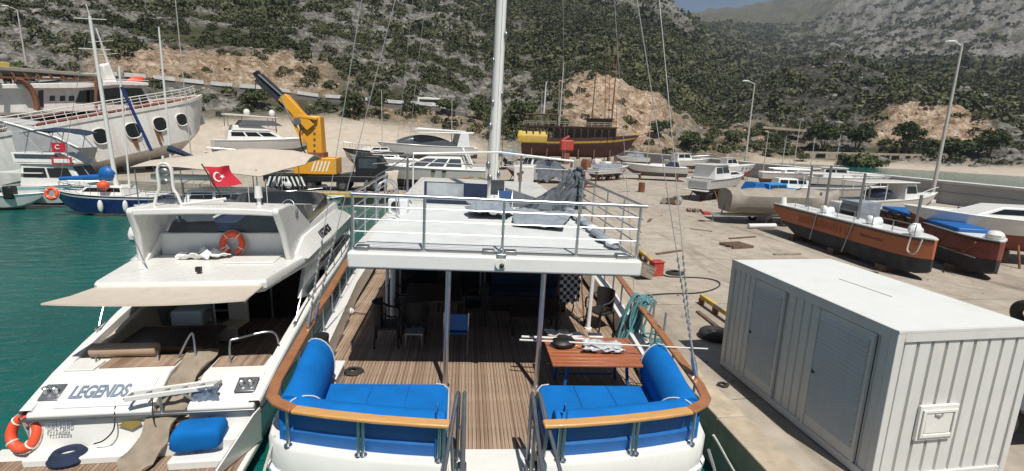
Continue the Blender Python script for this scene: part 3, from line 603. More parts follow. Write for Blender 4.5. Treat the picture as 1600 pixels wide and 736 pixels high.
def outline(off=0.):
    R_ = [(x, y) for x, y in half]; L_ = [(-x, y) for x, y in half[:-1]]
    L_[0] = (GXL, L_[0][1]); R_[0] = (GXR, R_[0][1])
    pts = R_+L_[::-1]                                         # from the gangway's right edge round the bow to its left edge
    if off:
        out = []
        for i, (x, y) in enumerate(pts):
            a = pts[max(i-1, 0)]; c_ = pts[min(i+1, len(pts)-1)]; t = Vector((c_[0]-a[0], c_[1]-a[1])).normalized()
            q = (x-t.y*off, y+t.x*off)
            if i in (0, len(pts)-1): q = (x, y+off)
            if y > 21: q = (x*.5, y-off)
            out.append(q)
        return out
    return pts
OUT, INN = outline(), outline(.30)
ZT = .40
def ring(pts, z, sx=1, sy=0, sh=True): return [V(x*sx, y+(sy if y < 1 else -sy*1.2*max(0, (y-16)/6)), z+(sheer(y) if sh else 0)) for x, y in pts]
b = MB()
b.loft([ring(OUT, -2.7, .45, .9, False), ring(OUT, -1.9, .86, .35, False), ring(OUT, -1.2, .95, .18, False), ring(OUT, -.45, .985, .07), ring(OUT, -.10, 1.0, 0)], caps=False)
hull = b.build('hull', 'gelcoat', boat, smooth=50)
b = MB(); b.loft([ring(OUT, -.10), ring(OUT, -.06, 1.012, -.02), ring(OUT, .0, 1.012, -.02), ring(OUT, .03)], caps=False); b.build('rubbing_strake', 'gelcoat_cool', hull)
# bulwark: outside, broad top, inside, open at the gangway
b = MB(); o1, o2 = ring(OUT, .03), ring(OUT, ZT-.03); t1 = ring(OUT, ZT, .995, .02); t2 = ring(INN, ZT); i1 = ring(INN, ZT-.03); i2 = ring(INN, -.04, 1, 0)
b.loft([o1, o2, t1, t2, i1, i2], ring=False, caps=False)
nO = len(OUT)
for k in (0, nO-1): b.add([o1[k], o2[k], t2[k], i2[k]], [(0, 1, 2, 3)])
b.build('bulwark', 'gelcoat', boat, smooth=50)
b = MB(); b.bx(GXL-.02, GXR+.02, -.66, .22, -.12, .035); b.build('gangway_sill', 'gelcoat', boat, bevel=.02)
# portlight oval on the transom
b = MB(); 
for sx in (-1, 1): b.torus((sx*2.15, -.36, -.32), .14, .02, Matrix.Rotation(math.radians(90), 4, 'X') @ Matrix.Scale(1.6, 4, (1, 0, 0)))
b.build('fairlead', 'steel', boat)
# deck: caulked base and single planks
b = MB(); b.add([V(x*.985, y, -.03) for x, y in OUT], [tuple(range(len(OUT)))]); b.build('deck_base', 'caulk', boat, smooth=0)
PW = .058
ys = np.linspace(.22, 20, 120)
for i in range(-57, 57):
    xc = i*PW+PW/2-.01
    ok = [y for y in ys if hb(y)-.32 > abs(xc)]
    if abs(xc) > 2.75: ok = [y for y in ok if y > .5+(abs(xc)-2.75)]
    if not ok: continue
    y0, y1 = min(ok), min(max(ok), 15); cuts = [y0]; yy = y0+((i*53) % 17)/17*2.2+1.4
    bb = MB()
    while yy < y1-.5: cuts.append(yy); yy += 2.9
    cuts.append(y1)
    for a, c_ in zip(cuts, cuts[1:]): bb.bx(-PW/2+.0035, PW/2-.0035, a+.003, c_-.003, -.03, .0+((i*7) % 3)*.0012)
    pl = bb.build('deck_plank', 'teak_deck', boat, smooth=0); pl.location = (xc, 0, 0)
# cap rail on stanchions
def cap_z(y): return .90+sheer(max(y, 0))
cap = [(x, y) for x, y in outline(.06)]
def cap_seg(pts, name, m_, w_=.145, t_=.05):
    bb = MB(); secs = []
    P3 = [V(x, y, cap_z(y)) for x, y in pts]
    for i, q in enumerate(P3):
        t = (P3[min(i+1, len(P3)-1)]-P3[max(i-1, 0)]).normalized(); sd = t.cross(V(0, 0, 1)).normalized()
        secs.append([q+sd*w_/2, q+sd*w_/2+V(0, 0, t_), q-sd*w_/2+V(0, 0, t_), q-sd*w_/2])
    bb.loft(secs); return bb.build(name, m_, boat, bevel=.015)
right = cap[:nO//2+1]; leftc = cap[nO//2:][::-1]
for side in (right, leftc):
    cap_seg([(side[0][0], side[0][1])]+side[1:5], 'cap_rail', 'oak_rail')
    b_ = [side[4], side[5], side[6]]+side[7:-1]
    cap_seg(b_, 'cap_rail', 'varnish')
def stan(x, y, z0=None):
    bb = MB(); z0 = ZT+sheer(max(y, 0)) if z0 is None else z0
    bb.cyl((x, y, z0), (x, y, cap_z(y)+.005), .021, 8); bb.cyl((x, y, z0), (x, y, z0+.02), .05, 10); bb.build('stanchion', 'steel', boat)
for sx in (-1, 1):
    for x in (.74, 1.72, 2.62):
        stan(sx*x, stern_y(x)+.07); 
        if x != 2.62: stan(sx*x+.055, stern_y(x)+.07)
    for y in (.5, 1.5, 2.5, 3.4, 4.3, 5.2, 6.1, 7, 7.9, 8.8, 9.7, 10.6, 11.5, 12.5, 13.5, 14.5, 15.5): stan(sx*(hb(y)-.09), y)
# saloon house under the roof
b = MB()
HY0, HY1 = 6.6, 15.5
b.bx(-2.35, -2.25, HY0+.1, HY1, 0, 2.18); b.bx(2.25, 2.35, HY0+.1, HY1, 0, 2.18); b.bx(-2.35, 2.35, HY1, HY1+.1, 0, 2.18)
hs = b.build('saloon_wall', 'white_paint', boat, bevel=.01)
for sx in (-1, 1):
    for k in range(4):
        b = MB(); y0 = HY0+.7+k*2.0; b.bx(sx*2.352, sx*2.37, y0, y0+1.5, .95, 1.75); b.build('side_window', 'window_dark', boat, bevel=.02)
b = MB(); b.bx(-2.25, 2.25, HY0, HY0+.06, .0, 2.17); bh = b.build('bulkhead', 'dark_interior', boat)
for x0, x1 in ((-2.15, -1.1), (-1.05, -.03), (.03, 1.05), (1.1, 2.15)):
    b = MB(); b.bx(x0+.05, x1-.05, HY0-.03, HY0-.005, .12, 2.05); b.build('door_glass', 'window_dark', bh)
    b = MB()
    for q in ((x0, x0+.05, 0.02, 2.12), (x1-.05, x1, 0.02, 2.12)): b.bx(q[0], q[1], HY0-.045, HY0-.002, q[2], q[3])
    b.bx(x0+.05, x1-.05, HY0-.045, HY0-.002, 2.05, 2.12); b.bx(x0+.05, x1-.05, HY0-.045, HY0-.002, .02, .12); b.build('door_frame', 'dull_steel', bh)
# roof slab with raised white field and gutter edge
RX0, RX1, RY0, RY1, RZ0, RZ1 = -2.34, 2.42, 1.74, 14.5, 2.16, 2.42
b = MB(); b.bx(RX0, RX1, RY0, RY1, RZ0, RZ1); roof = b.build('roof', 'gelcoat', boat, bevel=.035, seg=3)
b = MB(); b.bx(RX0+.16, RX1-.16, RY0+.30, 6.9, RZ1, RZ1+.022); b.build('roof_field', 'deck_white', roof, bevel=.01)
b = MB(); b.bx(RX0+.12, RX1-.12, RY0+.17, RY0+.26, RZ1, RZ1+.03); b.build('rail_track', 'dull_steel', roof)
for x in (RX0+.2, -.12, .24, RX1-.3):
    b = MB(); b.bx(x-.1, x+.1, RY0+.12, RY0+.3, RZ1, RZ1+.07); b.build('track_block', 'dull_steel', roof, bevel=.01)
b = MB(); b.cyl((.07, RY0+.02, 2.31), (.07, RY0-.05, 2.31), .085, 18); lb = b.build('dome_lamp', 'gelcoat', roof)
b = MB(); b.ell((.09, RY0-.06, 2.29), (.04, .035, .04), 12, 8); b.build('lens', 'black', lb)
b = MB(); b.bx(.0, .16, RY0-.02, RY0+.14, RZ1, RZ1+.05); b.cyl((.08, RY0+.05, RZ1+.04), (.08, RY0+.05, RZ1+.13), .045, 10); b.build('lamp_bracket', 'steel', roof, bevel=.01)
b = MB(); b.bx(RX0+.08, RX1-.08, RY0+.1, HY0+.2, RZ0-.03, RZ0-.004); b.build('added_dark_ceiling', 'dark_wood', roof)  # unseen dark panel added under the roof to deepen the shade below
# roof posts
for x, y, mt, r_ in ((-.76, 1.98, 'steel', .045), (.83, 1.98, 'steel', .045), (-2.05, 4.7, 'white_paint', .055), (2.42, 4.7, 'white_paint', .05), (-2.2, 4.9, 'white_paint', .04)):
    b = MB(); b.cyl((x, y, 0), (x, y, RZ0+.01), r_, 12); b.cyl((x, y, 0), (x, y, .05), r_*1.7, 12); b.build('roof_post', mt, boat)
# roof railing
RT_Z = 3.31
aft_y = RY0+.2
xs = [RX0+.05, -1.17, .10, 1.34, RX1-.05]
b = MB(); b.tube([(xs[0]-.02, aft_y, RT_Z), (xs[-1]+.1, aft_y, RT_Z)], .031, 10); b.build('top_rail', 'steel', boat)
for z in (2.72, 2.92, 3.12):
    b = MB(); b.tube([(xs[0], aft_y, z), (xs[-1], aft_y, z)], .011, 6); b.build('rail_wire', 'steel', boat)
for x in xs:
    b = MB(); b.cyl((x, aft_y, RZ1), (x, aft_y, RT_Z), .026, 9); b.cyl((x, aft_y, RZ1), (x, aft_y, RZ1+.03), .055, 10); b.build('rail_post', 'steel', boat)
for x, yend in ((xs[-1]+.05, 8.2), (xs[0]-.02, 6.2)):
    for z in (RT_Z, 3.09, 2.87, 2.65):
        b = MB(); e = yend+(RT_Z-z)*.25
        b.tube(smoothpath([(x, aft_y, z), (x, aft_y+1, z), (x, yend-.7, z), (x, e-.15, z-.06), (x, e, z-.3 if z == RT_Z else z-.12)], 5)+([(x, e, RZ1)] if z == RT_Z else []), .026 if z == RT_Z else .013, 8); b.build('side_rail', 'steel', boat)
    for y in np.arange(aft_y+1.05, yend-.2, 1.12):
        b = MB(); b.cyl((x, y, RZ1-.05), (x, y, RT_Z), .02, 8); b.build('rail_post', 'steel', boat)
# mast with sail track and fittings
mb_ = V(.27, 8.8, RZ1)
b = MB(); secs = []
for i in range(14):
    z = i*1.5; k = 1-.25*i/13; secs.append([mb_+V(math.cos(a)*.165*k, math.sin(a)*.22*k, z) for a in np.linspace(0, 2*math.pi, 16, endpoint=False)])
b.loft(secs); mast = b.build('mast', 'gelcoat', boat)
b = MB(); b.bx(mb_.x+.03, mb_.x+.09, mb_.y-.245, mb_.y-.2, RZ1+.1, RZ1+16); b.build('sail_track', 'white_paint', mast)
for dx, z, s in ((-.17, 1.0, .07), (.17, 1.35, .06), (-.16, 2.1, .07), (-.12, 2.75, .06), (.12, 3.0, .06), (-.16, 3.9, .05), (.16, 4.6, .06), (-.1, .6, .09), (.14, .75, .06)):
    b = MB(); b.ell((mb_.x+dx, mb_.y-.16, RZ1+z), (s, s, s*1.7), 8, 6); b.build('cleat', 'dull_steel', mast)
b = MB(); b.cyl((mb_.x, mb_.y, RZ1), (mb_.x, mb_.y, RZ1+.07), .32, 18); b.build('mast_collar', 'gelcoat_cool', mast)
for dx in (-.2, .22, .05):
    b = MB(); b.tube([(mb_.x+dx, mb_.y-.2, RZ1+.9), (mb_.x+dx*.8, mb_.y-.22, RZ1+6), (mb_.x+dx*.3, mb_.y-.2, RZ1+15)], .008, 5); b.build('halyard', 'rope_dark', mast)
# shrouds with turnbuckles
def stay(a, q, name='shroud', r_=.010, mt='galv', tb=0, beads=0):
    a = Vector(a); q = Vector(q); bb = MB(); bb.tube([a, (a+q)/2, q], r_, 6); o = bb.build(name, mt, boat)
    d = (q-a).normalized()
    if tb:
        bb = MB(); bb.cyl(a, a+d*tb, .026, 8); bb.cyl(a+d*tb*.3, a+d*tb*.7, .034, 8); bb.build('turnbuckle', 'steel', o)
    if beads:
        bb = MB(); 
        for k in range(beads): bb.ell(a+d*(.3+k*.105), (.02, .02, .05), 6, 5)
        bb.build('chain', 'galv', o)
HD = V(mb_.x, mb_.y, 21.6)
b = MB(); b.bar(HD-V(1.5, 0, .3), HD+V(1.6, 0, -.3), .09, .07); b.build('crosstree', 'gelcoat', mast)
R1 = B(1088, 588, z=.97); stay(R1, HD, r_=.008, tb=.3, beads=15); stay(R1+V(.02, .12, 0), HD+V(1.55, 0, -.3), r_=.008, tb=.3, beads=15)
stay(V(3.38, 4.6, 1.0), HD+V(.9, 0, -.3), r_=.006)
L1 = V(-3.10, 2.2, .97); stay(L1, HD+V(-1.4, 0, -.3), r_=.007, tb=.3, beads=12); stay(L1+V(0, .35, 0), HD-V(0, 0, 2.5), r_=.007, tb=.3, beads=12)
stay(V(-2.3, 6.0, RZ1), HD+V(-1.1, 0, -.3), r_=.004); stay(V(-2.2, 7.4, RZ1), HD+V(-.7, 0, -.3), r_=.004); stay(V(2.35, 8.0, RZ1), HD+V(.5, 0, -.3), r_=.004)
# white awning frame on the roof
def pipe(pts, r_=.03, mt='gelcoat', name='awning_frame', par=boat):
    bb = MB(); bb.tube(pts, r_, 8); return bb.build(name, mt, par)
A1, A2 = B(646, 240, Y=7.0), B(758, 238, Y=7.3); A3, A4 = B(782, 238, Y=7.5), B(896, 252, Y=7.4)
pipe([V(A1.x, A1.y, RZ1), A1, A2, A3, A4, V(A4.x, A4.y, 3.45)], .028)
pipe([A1, B(583, 278, Y=7.0)], .016, 'dull_steel')
for px, py in ((637, 243), (815, 243)): 
    q = B(px, py, Y=9.5); pipe([V(q.x, q.y, RZ1), q], .035, 'dull_steel')
pipe([B(583, 256, Y=12), B(640, 252, Y=12), B(1000, 272, Y=12)], .02, 'dull_steel')
# steering screens: navy canvas with clear windows
cs = thing('spray_screen', 'navy canvas screen with clear vinyl windows by the mast foot on the roof', 'screen', BM @ TM(0, 0, RZ1))
mat('clear_vinyl', (.30, .33, .35), .12, var=.3, scale=2, bumpst=.5, bscale=3); 
b = MB(); y = 7.3
b.bx(-1.62, .05, y, y+.04, .0, .58); b.build('canvas', 'navy_canvas', cs)
b = MB(); b.bx(-1.55, -.58, y-.012, y-.002, .16, .56); b.build('window', 'clear_vinyl', cs)
b = MB(); b.add([(.55, y, 0), (1.9, y-.2, 0), (1.9, y-.1, .10), (1.1, y+.1, .34), (.55, y+.15, .48), (.55, y+.3, .48), (1.9, y+.3, .1), (1.9, y+.3, 0), (.55, y+.3, 0)], [(0, 1, 2, 3, 4), (4, 3, 2, 6, 5), (1, 7, 6, 2), (0, 4, 5, 8), (8, 5, 6, 7)]); b.build('cover', 'grey_canvas', cs)
b = MB(); b.bx(.14, .5, y+.02, y+.10, .3, .7); b.build('window', 'smoked', cs)
b = MB(); b.bx(-.55, -.02, y-.02, y-.005, .1, .56); b.build('flap', 'navy_canvas', cs)
# blue deck chair by the mast
mat('chair_blue', (.012, .06, .17), .7)
t = thing('deck_chair', 'small blue folding deck chair beside the mast on the roof', 'chair', BM @ TM(.52, 7.0, RZ1) @ Matrix.Scale(.72, 4))
b = MB(); b.add([(-.22, 0, .25), (.22, 0, .25), (.24, .12, .62), (-.24, .12, .62), (-.22, .03, .25), (.22, .03, .25), (.24, .15, .62), (-.24, .15, .62)], [(0, 1, 2, 3), (7, 6, 5, 4), (0, 4, 5, 1), (3, 2, 6, 7), (1, 5, 6, 2), (0, 3, 7, 4)]); b.build('backrest', 'chair_blue', t)
b = MB(); b.bx(-.22, .22, -.34, .02, .22, .26); b.build('seat', 'chair_blue', t)
for sx in (-1, 1):
    b = MB(); b.tube([(sx*.25, -.36, 0), (sx*.25, 0, .26), (sx*.26, .15, .64)], .012, 6); b.build('leg', 'steel', t)
    b = MB(); b.tube([(sx*.24, .2, 0), (sx*.24, -.3, .26)], .012, 6); b.build('leg', 'steel', t)
# crumpled tarpaulins
def cloth_sheet(name, label, cat, pts, mt, M, thick=.02, amp=.05, n=26, seed=1, group=None):
    """a crumpled sheet between four corners"""
    c0, c1, c2, c3 = [Vector(q) for q in pts]; vs = []; fs = []
    U, W = np.meshgrid(np.linspace(0, 1, n), np.linspace(0, 1, n), indexing='ij')
    nz = fbm(U*4+seed, W*4+seed*2, seed, 4)*amp + np.abs(fbm(U*7+seed, W*3, seed+5, 3))*amp
    nx = fbm(U*3+9, W*3+seed, seed+8, 3)*amp*1.5
    nn = (c1-c0).cross(c3-c0).normalized()
    for i in range(n):
        for j in range(n):
            u, v_ = U[i, j], W[i, j]; q = (c0*(1-u)+c1*u)*(1-v_)+(c3*(1-u)+c2*u)*v_
            vs.append(q+nn*nz[i, j]+(c1-c0).normalized()*nx[i, j])
    for i in range(n-1):
        for j in range(n-1): fs.append((i*n+j, (i+1)*n+j, (i+1)*n+j+1, i*n+j+1))
    bb = MB(); bb.add(vs, fs); o = bb.build(name, mt, smooth=60); o.matrix_world = M
    md = o.modifiers.new('solid', 'SOLIDIFY'); md.thickness = thick
    if label: tag(o, label, cat, group)
    return o
RM = BM @ TM(0, 0, RZ1+.05)
def rp(px, py, z=.04): q = B(px, py, z=RZ1+.05+z); return V(q.x, q.y, z)
cloth_sheet('tarpaulin', 'crumpled grey blue tarpaulin heaped at the mast foot on the white roof', 'tarpaulin', [rp(725, 338), rp(800, 340), rp(790, 320), rp(735, 318)], 'grey_tarp', RM @ TM(0, 0, .05), amp=.12, seed=3)
cloth_sheet('tarpaulin', 'flat grey tarpaulin spread on the white roof before the sail cover', 'tarpaulin', [rp(800, 350), rp(878, 358), rp(898, 334), rp(806, 328)], 'grey_tarp', RM @ TM(0, 0, .02), amp=.05, seed=8)
q = [B(862, 330, Y=6.6), B(906, 328, Y=6.6), B(907, 262, Y=7.0), B(888, 266, Y=7.2)]
cloth_sheet('sail_cover', 'tall dark grey canvas cover draped over the starboard roof frame', 'cover', q, 'grey_canvas', BM, amp=.16, seed=5, thick=.05, n=34)
q = [B(800, 332, Y=6.9), B(868, 332, Y=6.6), B(890, 268, Y=7.1), B(866, 300, Y=7.2)]
cloth_sheet('sail_cover', 'slumped grey canvas spreading from the tall cover towards the mast', 'cover', q, 'grey_canvas', BM, amp=.14, seed=12, thick=.05)
# rolled canvas along the starboard edge of the roof
t = thing('rolled_awning', 'rolled grey and white awning tied along the starboard roof edge', 'awning', BM @ TM(2.12, 2.3, RZ1+.03))
for k in range(9):
    b = MB(); b.ell((random.uniform(-.03, .03), .28+k*.47, .08), (.13, .27, .075), 10, 7, .09); b.build('roll', 'grey_tarp' if k % 3 else 'gelcoat_cool', t)
# port roof corner: towel on the rail, small fittings
q = [B(602, 268, Y=5.6), B(622, 266, Y=5.6), B(620, 296, Y=5.5), B(600, 300, Y=5.5)]
cloth_sheet('towel', 'cream towel hung over the port roof railing', 'towel', q, 'beige_canvas', BM, amp=.03, seed=4, n=12)
t = thing('ladder_hoop', 'steel hoop ladder at the port side of the white roof', 'ladder', BM @ TM(-2.3, 4.2, RZ1))
for dy in (0, .35):
    b = MB(); b.tube(smoothpath([(-.05, dy, -.9), (-.05, dy, .3), (.0, dy, .75), (.15, dy+.1, .85), (.32, dy+.2, .7), (.36, dy+.25, .1)], 5), .018, 7); b.build('rail', 'steel', t)
for k in range(4):
    b = MB(); b.tube([(-.05, 0, -.7+k*.28), (-.05, .35, -.7+k*.28)], .014, 6); b.build('rung', 'steel', t)
t = thing('winch_box', 'grey locker with black speaker beside the port roof ladder', 'locker', BM @ TM(-2.05, 5.6, RZ1))
b = MB(); b.bx(-.22, .22, -.2, .2, 0, .34); b.build('body', 'gelcoat_cool', t, bevel=.03)
b = MB(); b.cyl((-.05, -.21, .2), (-.05, -.235, .2), .1, 14); b.build('speaker', 'black', t)
# ---------------------------------------------------------------- blue stern sofas
def rounded_profile(w_, h_, n=10):                            # back bolster section: flat bottom, round top
    return [(-w_/2, 0)]+[(-w_/2*math.cos(a), h_-w_/2+w_/2*math.sin(a)) for a in np.linspace(0, math.pi, n)]+[(w_/2, 0)]
def sofa(sx, x_in, label):
    t = thing('corner_sofa', label, 'sofa', BM, 'blue sofas at the stern')
    xo = 2.86
    # seat
    poly = [(sx*x_in, .02), (sx*(x_in+.02), 1.12), (sx*(x_in+.1), 1.26), (sx*(x_in+.22), 1.29), (sx*2.72, 1.29), (sx*2.80, .02)]
    pts = [(x, max(y, stern_y(x)+.22), .22) for x, y in poly]
    b = MB(); b.prism(pts if sx < 0 else pts[::-1], (0, 0, .22)); b.build('seat', 'blue_canvas', t, bevel=.035, seg=3)
    b = MB(); b.prism([(x, y, 0) for x, y, z in (pts if sx < 0 else pts[::-1])], (0, 0, .215)); b.build('base', 'blue_vinyl', t, bevel=.01)
    b = MB(); b.tube([(pts[0][0]-sx*.005, pts[0][1], .44), (pts[1][0]-sx*.005, pts[1][1], .44), (pts[2][0], pts[2][1], .44), (pts[3][0], pts[3][1], .44)], .011, 6); b.build('piping', 'piping', t)
    for u_ in (.36, .68):
        xs_ = x_in+(2.4-x_in)*u_; b = MB(); b.tube([(sx*xs_, 1.285, .40), (sx*xs_, 1.26, .443), (sx*(xs_+.01), .8, .445), (sx*xs_, .35, .443)], .006, 5); b.build('seam', 'blue_vinyl', t)
    # back bolster along the stern
    prof_ = rounded_profile(.40, .53); secs = []
    for x in np.linspace(x_in+.02, 2.78, 12):
        yb = stern_y(x)+.375
        secs.append([V(sx*x, yb+u, .36+v_*(1.0-.0*x)) for u, v_ in prof_])
    b = MB(); b.loft(secs if sx > 0 else secs[::-1]); b.build('backrest', 'blue_canvas', t, smooth=50, bevel=.02)
    # side backrest with a half round end
    secs = []
    for y in np.linspace(stern_y(2.8)+.30, 1.52, 8):
        c_ = hb(y)-.50 if y > .4 else 2.54
        w_ = .46; k = min(1, .80+.20*(y+.2)/1.2)
        co = hb(max(y, .4))-.24; secs.append([V(sx*(co-u*.92), y, .34+v_*k*.96) for u, v_ in ((0, 0), (0, .70), (.05, .745), (.12, .755), (.20, .74), (.28, .69), (.35, .61), (.40, .50), (.425, .37), (.42, .24), (.39, .1), (.37, 0))])
    b = MB(); b.loft(secs if sx < 0 else secs[::-1]); b.build('side_backrest', 'blue_canvas', t, smooth=50, bevel=.02)
    e = secs[-1][1:-1]; b = MB(); b.tube([q+V(0, .006, 0) for q in e], .011, 6); b.build('piping', 'piping', t)
    e = secs[0]
    b = MB(); b.tube(smoothpath([V(sx*2.70, stern_y(2.6)+.22, .84), V(sx*2.60, stern_y(2.6)+.36, .90), V(sx*2.42, stern_y(2.5)+.50, .86), V(sx*2.30, stern_y(2.4)+.58, .74)], 4), .011, 6); b.build('piping', 'piping', t)
    # outer blue skirt below the cap rail with seams
    b = MB(); secs = []
    for x in np.linspace(x_in+.04, 2.72, 10):
        y0 = stern_y(x)+.165; secs.append([V(sx*x, y0, ZT), V(sx*x, y0-.015, ZT+.16), V(sx*x, y0+.01, ZT+.2), V(sx*x, y0-.01, ZT+.44), V(sx*x, y0+.03, ZT+.44), V(sx*x, y0+.03, ZT)])
    b.loft(secs if sx < 0 else secs[::-1]); b.build('skirt', 'blue_vinyl', t, smooth=30)
    b = MB()
    b.tube([(sx*(x_in+.12), stern_y(x_in)+.13, ZT), (sx*(x_in+.12), stern_y(x_in)+.13, 1.02), (sx*(x_in+.12), stern_y(x_in)+.26, 1.07), (sx*(x_in+.12), stern_y(x_in)+.30, .95)], .014, 6); b.build('tie_hoop', 'blue_vinyl', t)
sofa(-1, .66, 'blue L-shaped stern sofa on the side next to the grey motor yacht')
sofa(1, .70, 'blue L-shaped stern sofa on the quay side by the teak table')
# ---------------------------------------------------------------- gangway handrails
for k, (sx, gx) in enumerate(((-1, -.45), (1, .44))):
    t = thing('gangway_handrail', ('bent steel gangway handrail beside the sofa next to the motor yacht', 'bent steel gangway handrail beside the sofa on the quay side')[k], 'handrail', BM @ TM(gx, -.2, .03), 'gangway handrails')
    for j, dx in enumerate((0, sx*.10)):
        b = MB(); b.tube(smoothpath([(dx*2.4, -1.25, .55), (dx*1.6, -.5, .80), (dx, .02, 1.0), (dx*.8, .12, 1.02), (dx*.7, .16, .95)], 5)+[(dx*.7, .16, 0)], .026, 8); b.build('handrail', 'dull_steel', t)
    b = MB(); b.tube([(0, -.25, .86), (0, -.22, 0)], .024, 8); b.build('post', 'dull_steel', t)
    b = MB(); b.tube([(sx*.16, -.3, .82), (sx*.1, -.28, 0)], .022, 8); b.build('post', 'dull_steel', t)
    b = MB(); b.tube([(-.02, .16, .5), (sx*.1, .16, .5)], .016, 6); b.build('cross_bar', 'dull_steel', t)
    b = MB(); b.box((0, -.12, .07), (.12, .18, .14)); b.build('hinge', 'dull_steel', t, bevel=.02)
# ---------------------------------------------------------------- teak table and what lies on it
tx0, tx1, ty0, ty1, tz = .98, 2.60, 1.40, 2.55, .74
t = thing('teak_table', 'reddish slatted teak table with blue legs beside the quay side sofa', 'table', BM @ TM(1.79, 1.95, 0))
k = 9
for i in range(k):
    y0 = (ty0-ty1)/2+i*(ty1-ty0)/k
    b = MB(); b.bx((tx0-tx1)/2+.05*((i+1)/k)*0, (tx1-tx0)/2, y0+.004, y0+(ty1-ty0)/k-.004, tz-.035, tz+.002*(i % 2)); b.build('slat', 'table_teak', t, bevel=.006)
b = MB(); b.bx(-.75, .75, -.5, .5, tz-.07, tz-.036); b.build('frame', 'dark_wood', t)
for x, y in ((-.55, -.35), (.55, -.35), (-.55, .35), (.55, .35)):
    b = MB(); b.tube([(x*.9, y, tz-.07), (x*1.05, y*1.1, 0)], .028, 8); b.build('leg', 'blue_vinyl', t)
for y_ in (-.35, .35): b = MB(); b.bar((-.5, y_, .12), (.5, y_, .12), .03, .03); b.build('stretcher', 'blue_vinyl', t)
TT = tz+.005
def on_table(px, py): q = B(px, py, z=TT); return q
q = on_table(880, 541); t = thing('tool_pouch', 'black fabric tool pouch with a red mark on the teak table', 'pouch', BM @ TM(q.x, q.y, TT, 15))
b = MB(); b.ell((0, 0, .075), (.24, .17, .085), 14, 9, .07); b.build('bag', 'black', t); b = MB(); b.ell((.05, .1, .11), (.12, .1, .05), 10, 7, .1); b.build('flap', 'black_rubber', t)
b = MB(); b.box((0, -.12, .08), (.12, .02, .025)); b.build('mark', 'red_paint', t)
q = on_table(940, 545); cloth_sheet('plastic_bag', 'crumpled grey plastic bag lying on the teak table', 'bag', [(-.38, -.22, 0), (.30, -.25, 0), (.42, .2, 0), (-.28, .25, 0)], 'plastic_bag', BM @ TM(q.x, q.y, TT+.05), amp=.09, seed=6, n=18)
for i, (px, py, a, lb) in enumerate(((962, 548, 10, 'white paper sheet half under the plastic bag on the teak table'), (930, 525, -5, 'white paper sheet by the far edge of the teak table'), (900, 524, 20, 'folded white paper beside the tool pouch on the teak table'))):
    q = on_table(px, py); b = MB(); b.box((0, 0, .012), (.26, .19, .02)); o = b.build('paper', 'paper', smooth=0); o.matrix_world = BM @ TM(q.x, q.y, TT+.002, a); tag(o, lb, 'paper', 'papers on the teak table')
q0, q1 = B(812, 531, z=TT+.06), B(1106, 545, z=1.02); b = MB(); b.tube([q0, q1], .018, 8, .012)
o = b.build('white_pole', 'gelcoat', matrix=BM); tag(o, 'long thin white pole lying across the teak table and rail', 'pole')
q0, q1 = B(815, 526, z=TT+.06), B(920, 530, z=TT+.06); b = MB(); b.tube([q0, q1], .022, 8)
o = b.build('white_pole', 'gelcoat', matrix=BM); tag(o, 'short thick white pole resting on the teak table by the roof post', 'pole')
cloth_sheet('rag', 'crumpled pale rag beside the poles on the teak table', 'rag', [(-.2, -.07, 0), (.2, -.08, 0), (.22, .1, 0), (-.2, .09, 0)], 'rope_white', BM @ TM(*on_table(872, 524)[:2], TT+.04), amp=.06, seed=16, n=14)
# ---------------------------------------------------------------- wicker chairs, big table in the shade
def wicker_chair(x, y, rz, label, z=0):
    t = thing('wicker_chair', label, 'chair', BM @ TM(x, y, z, rz), 'dark wicker chairs')
    b = MB(); b.box((0, 0, .42), (.5, .48, .06)); b.build('seat', 'wicker', t, bevel=.02)
    secs = []
    for z_ in np.linspace(.44, .92, 6):
        k = 1+.1*(z_-.44); secs.append([V(math.cos(a)*.28*k, .02+math.sin(a)*.27*k, z_) for a in np.linspace(.35, math.pi-.35, 12)]+[V(math.cos(a)*.25*k, .02+math.sin(a)*.24*k, z_) for a in np.linspace(math.pi-.35, .35, 12)])
    b = MB(); b.loft(secs); b.build('backrest', 'wicker', t)
    for sx in (-1, 1):
        b = MB(); b.tube(smoothpath([(sx*.27, .14, .80), (sx*.30, -.05, .70), (sx*.28, -.22, .66), (sx*.26, -.23, .45)], 4), .022, 7); b.build('arm', 'wicker', t)
        for sy in (-1, 1): b = MB(); b.tube([(sx*.22, sy*.21, .40), (sx*.24, sy*.24, 0)], .02, 7); b.build('leg', 'wicker', t)
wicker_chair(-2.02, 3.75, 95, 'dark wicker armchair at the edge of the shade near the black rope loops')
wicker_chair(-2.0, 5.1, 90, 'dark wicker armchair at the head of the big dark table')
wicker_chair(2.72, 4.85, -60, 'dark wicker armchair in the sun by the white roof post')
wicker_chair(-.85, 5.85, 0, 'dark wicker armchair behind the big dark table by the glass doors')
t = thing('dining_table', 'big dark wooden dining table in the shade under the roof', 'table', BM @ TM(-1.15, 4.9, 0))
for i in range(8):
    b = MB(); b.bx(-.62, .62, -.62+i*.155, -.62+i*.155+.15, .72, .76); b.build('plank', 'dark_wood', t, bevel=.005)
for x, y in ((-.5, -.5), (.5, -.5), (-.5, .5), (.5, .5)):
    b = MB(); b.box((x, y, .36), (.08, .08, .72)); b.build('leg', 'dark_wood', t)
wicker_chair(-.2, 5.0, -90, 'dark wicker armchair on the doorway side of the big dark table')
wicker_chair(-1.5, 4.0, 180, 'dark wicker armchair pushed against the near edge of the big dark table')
t = thing('long_bench', 'dark padded bench against the glass doors in the shade', 'bench', BM @ TM(1.15, 6.1, 0))
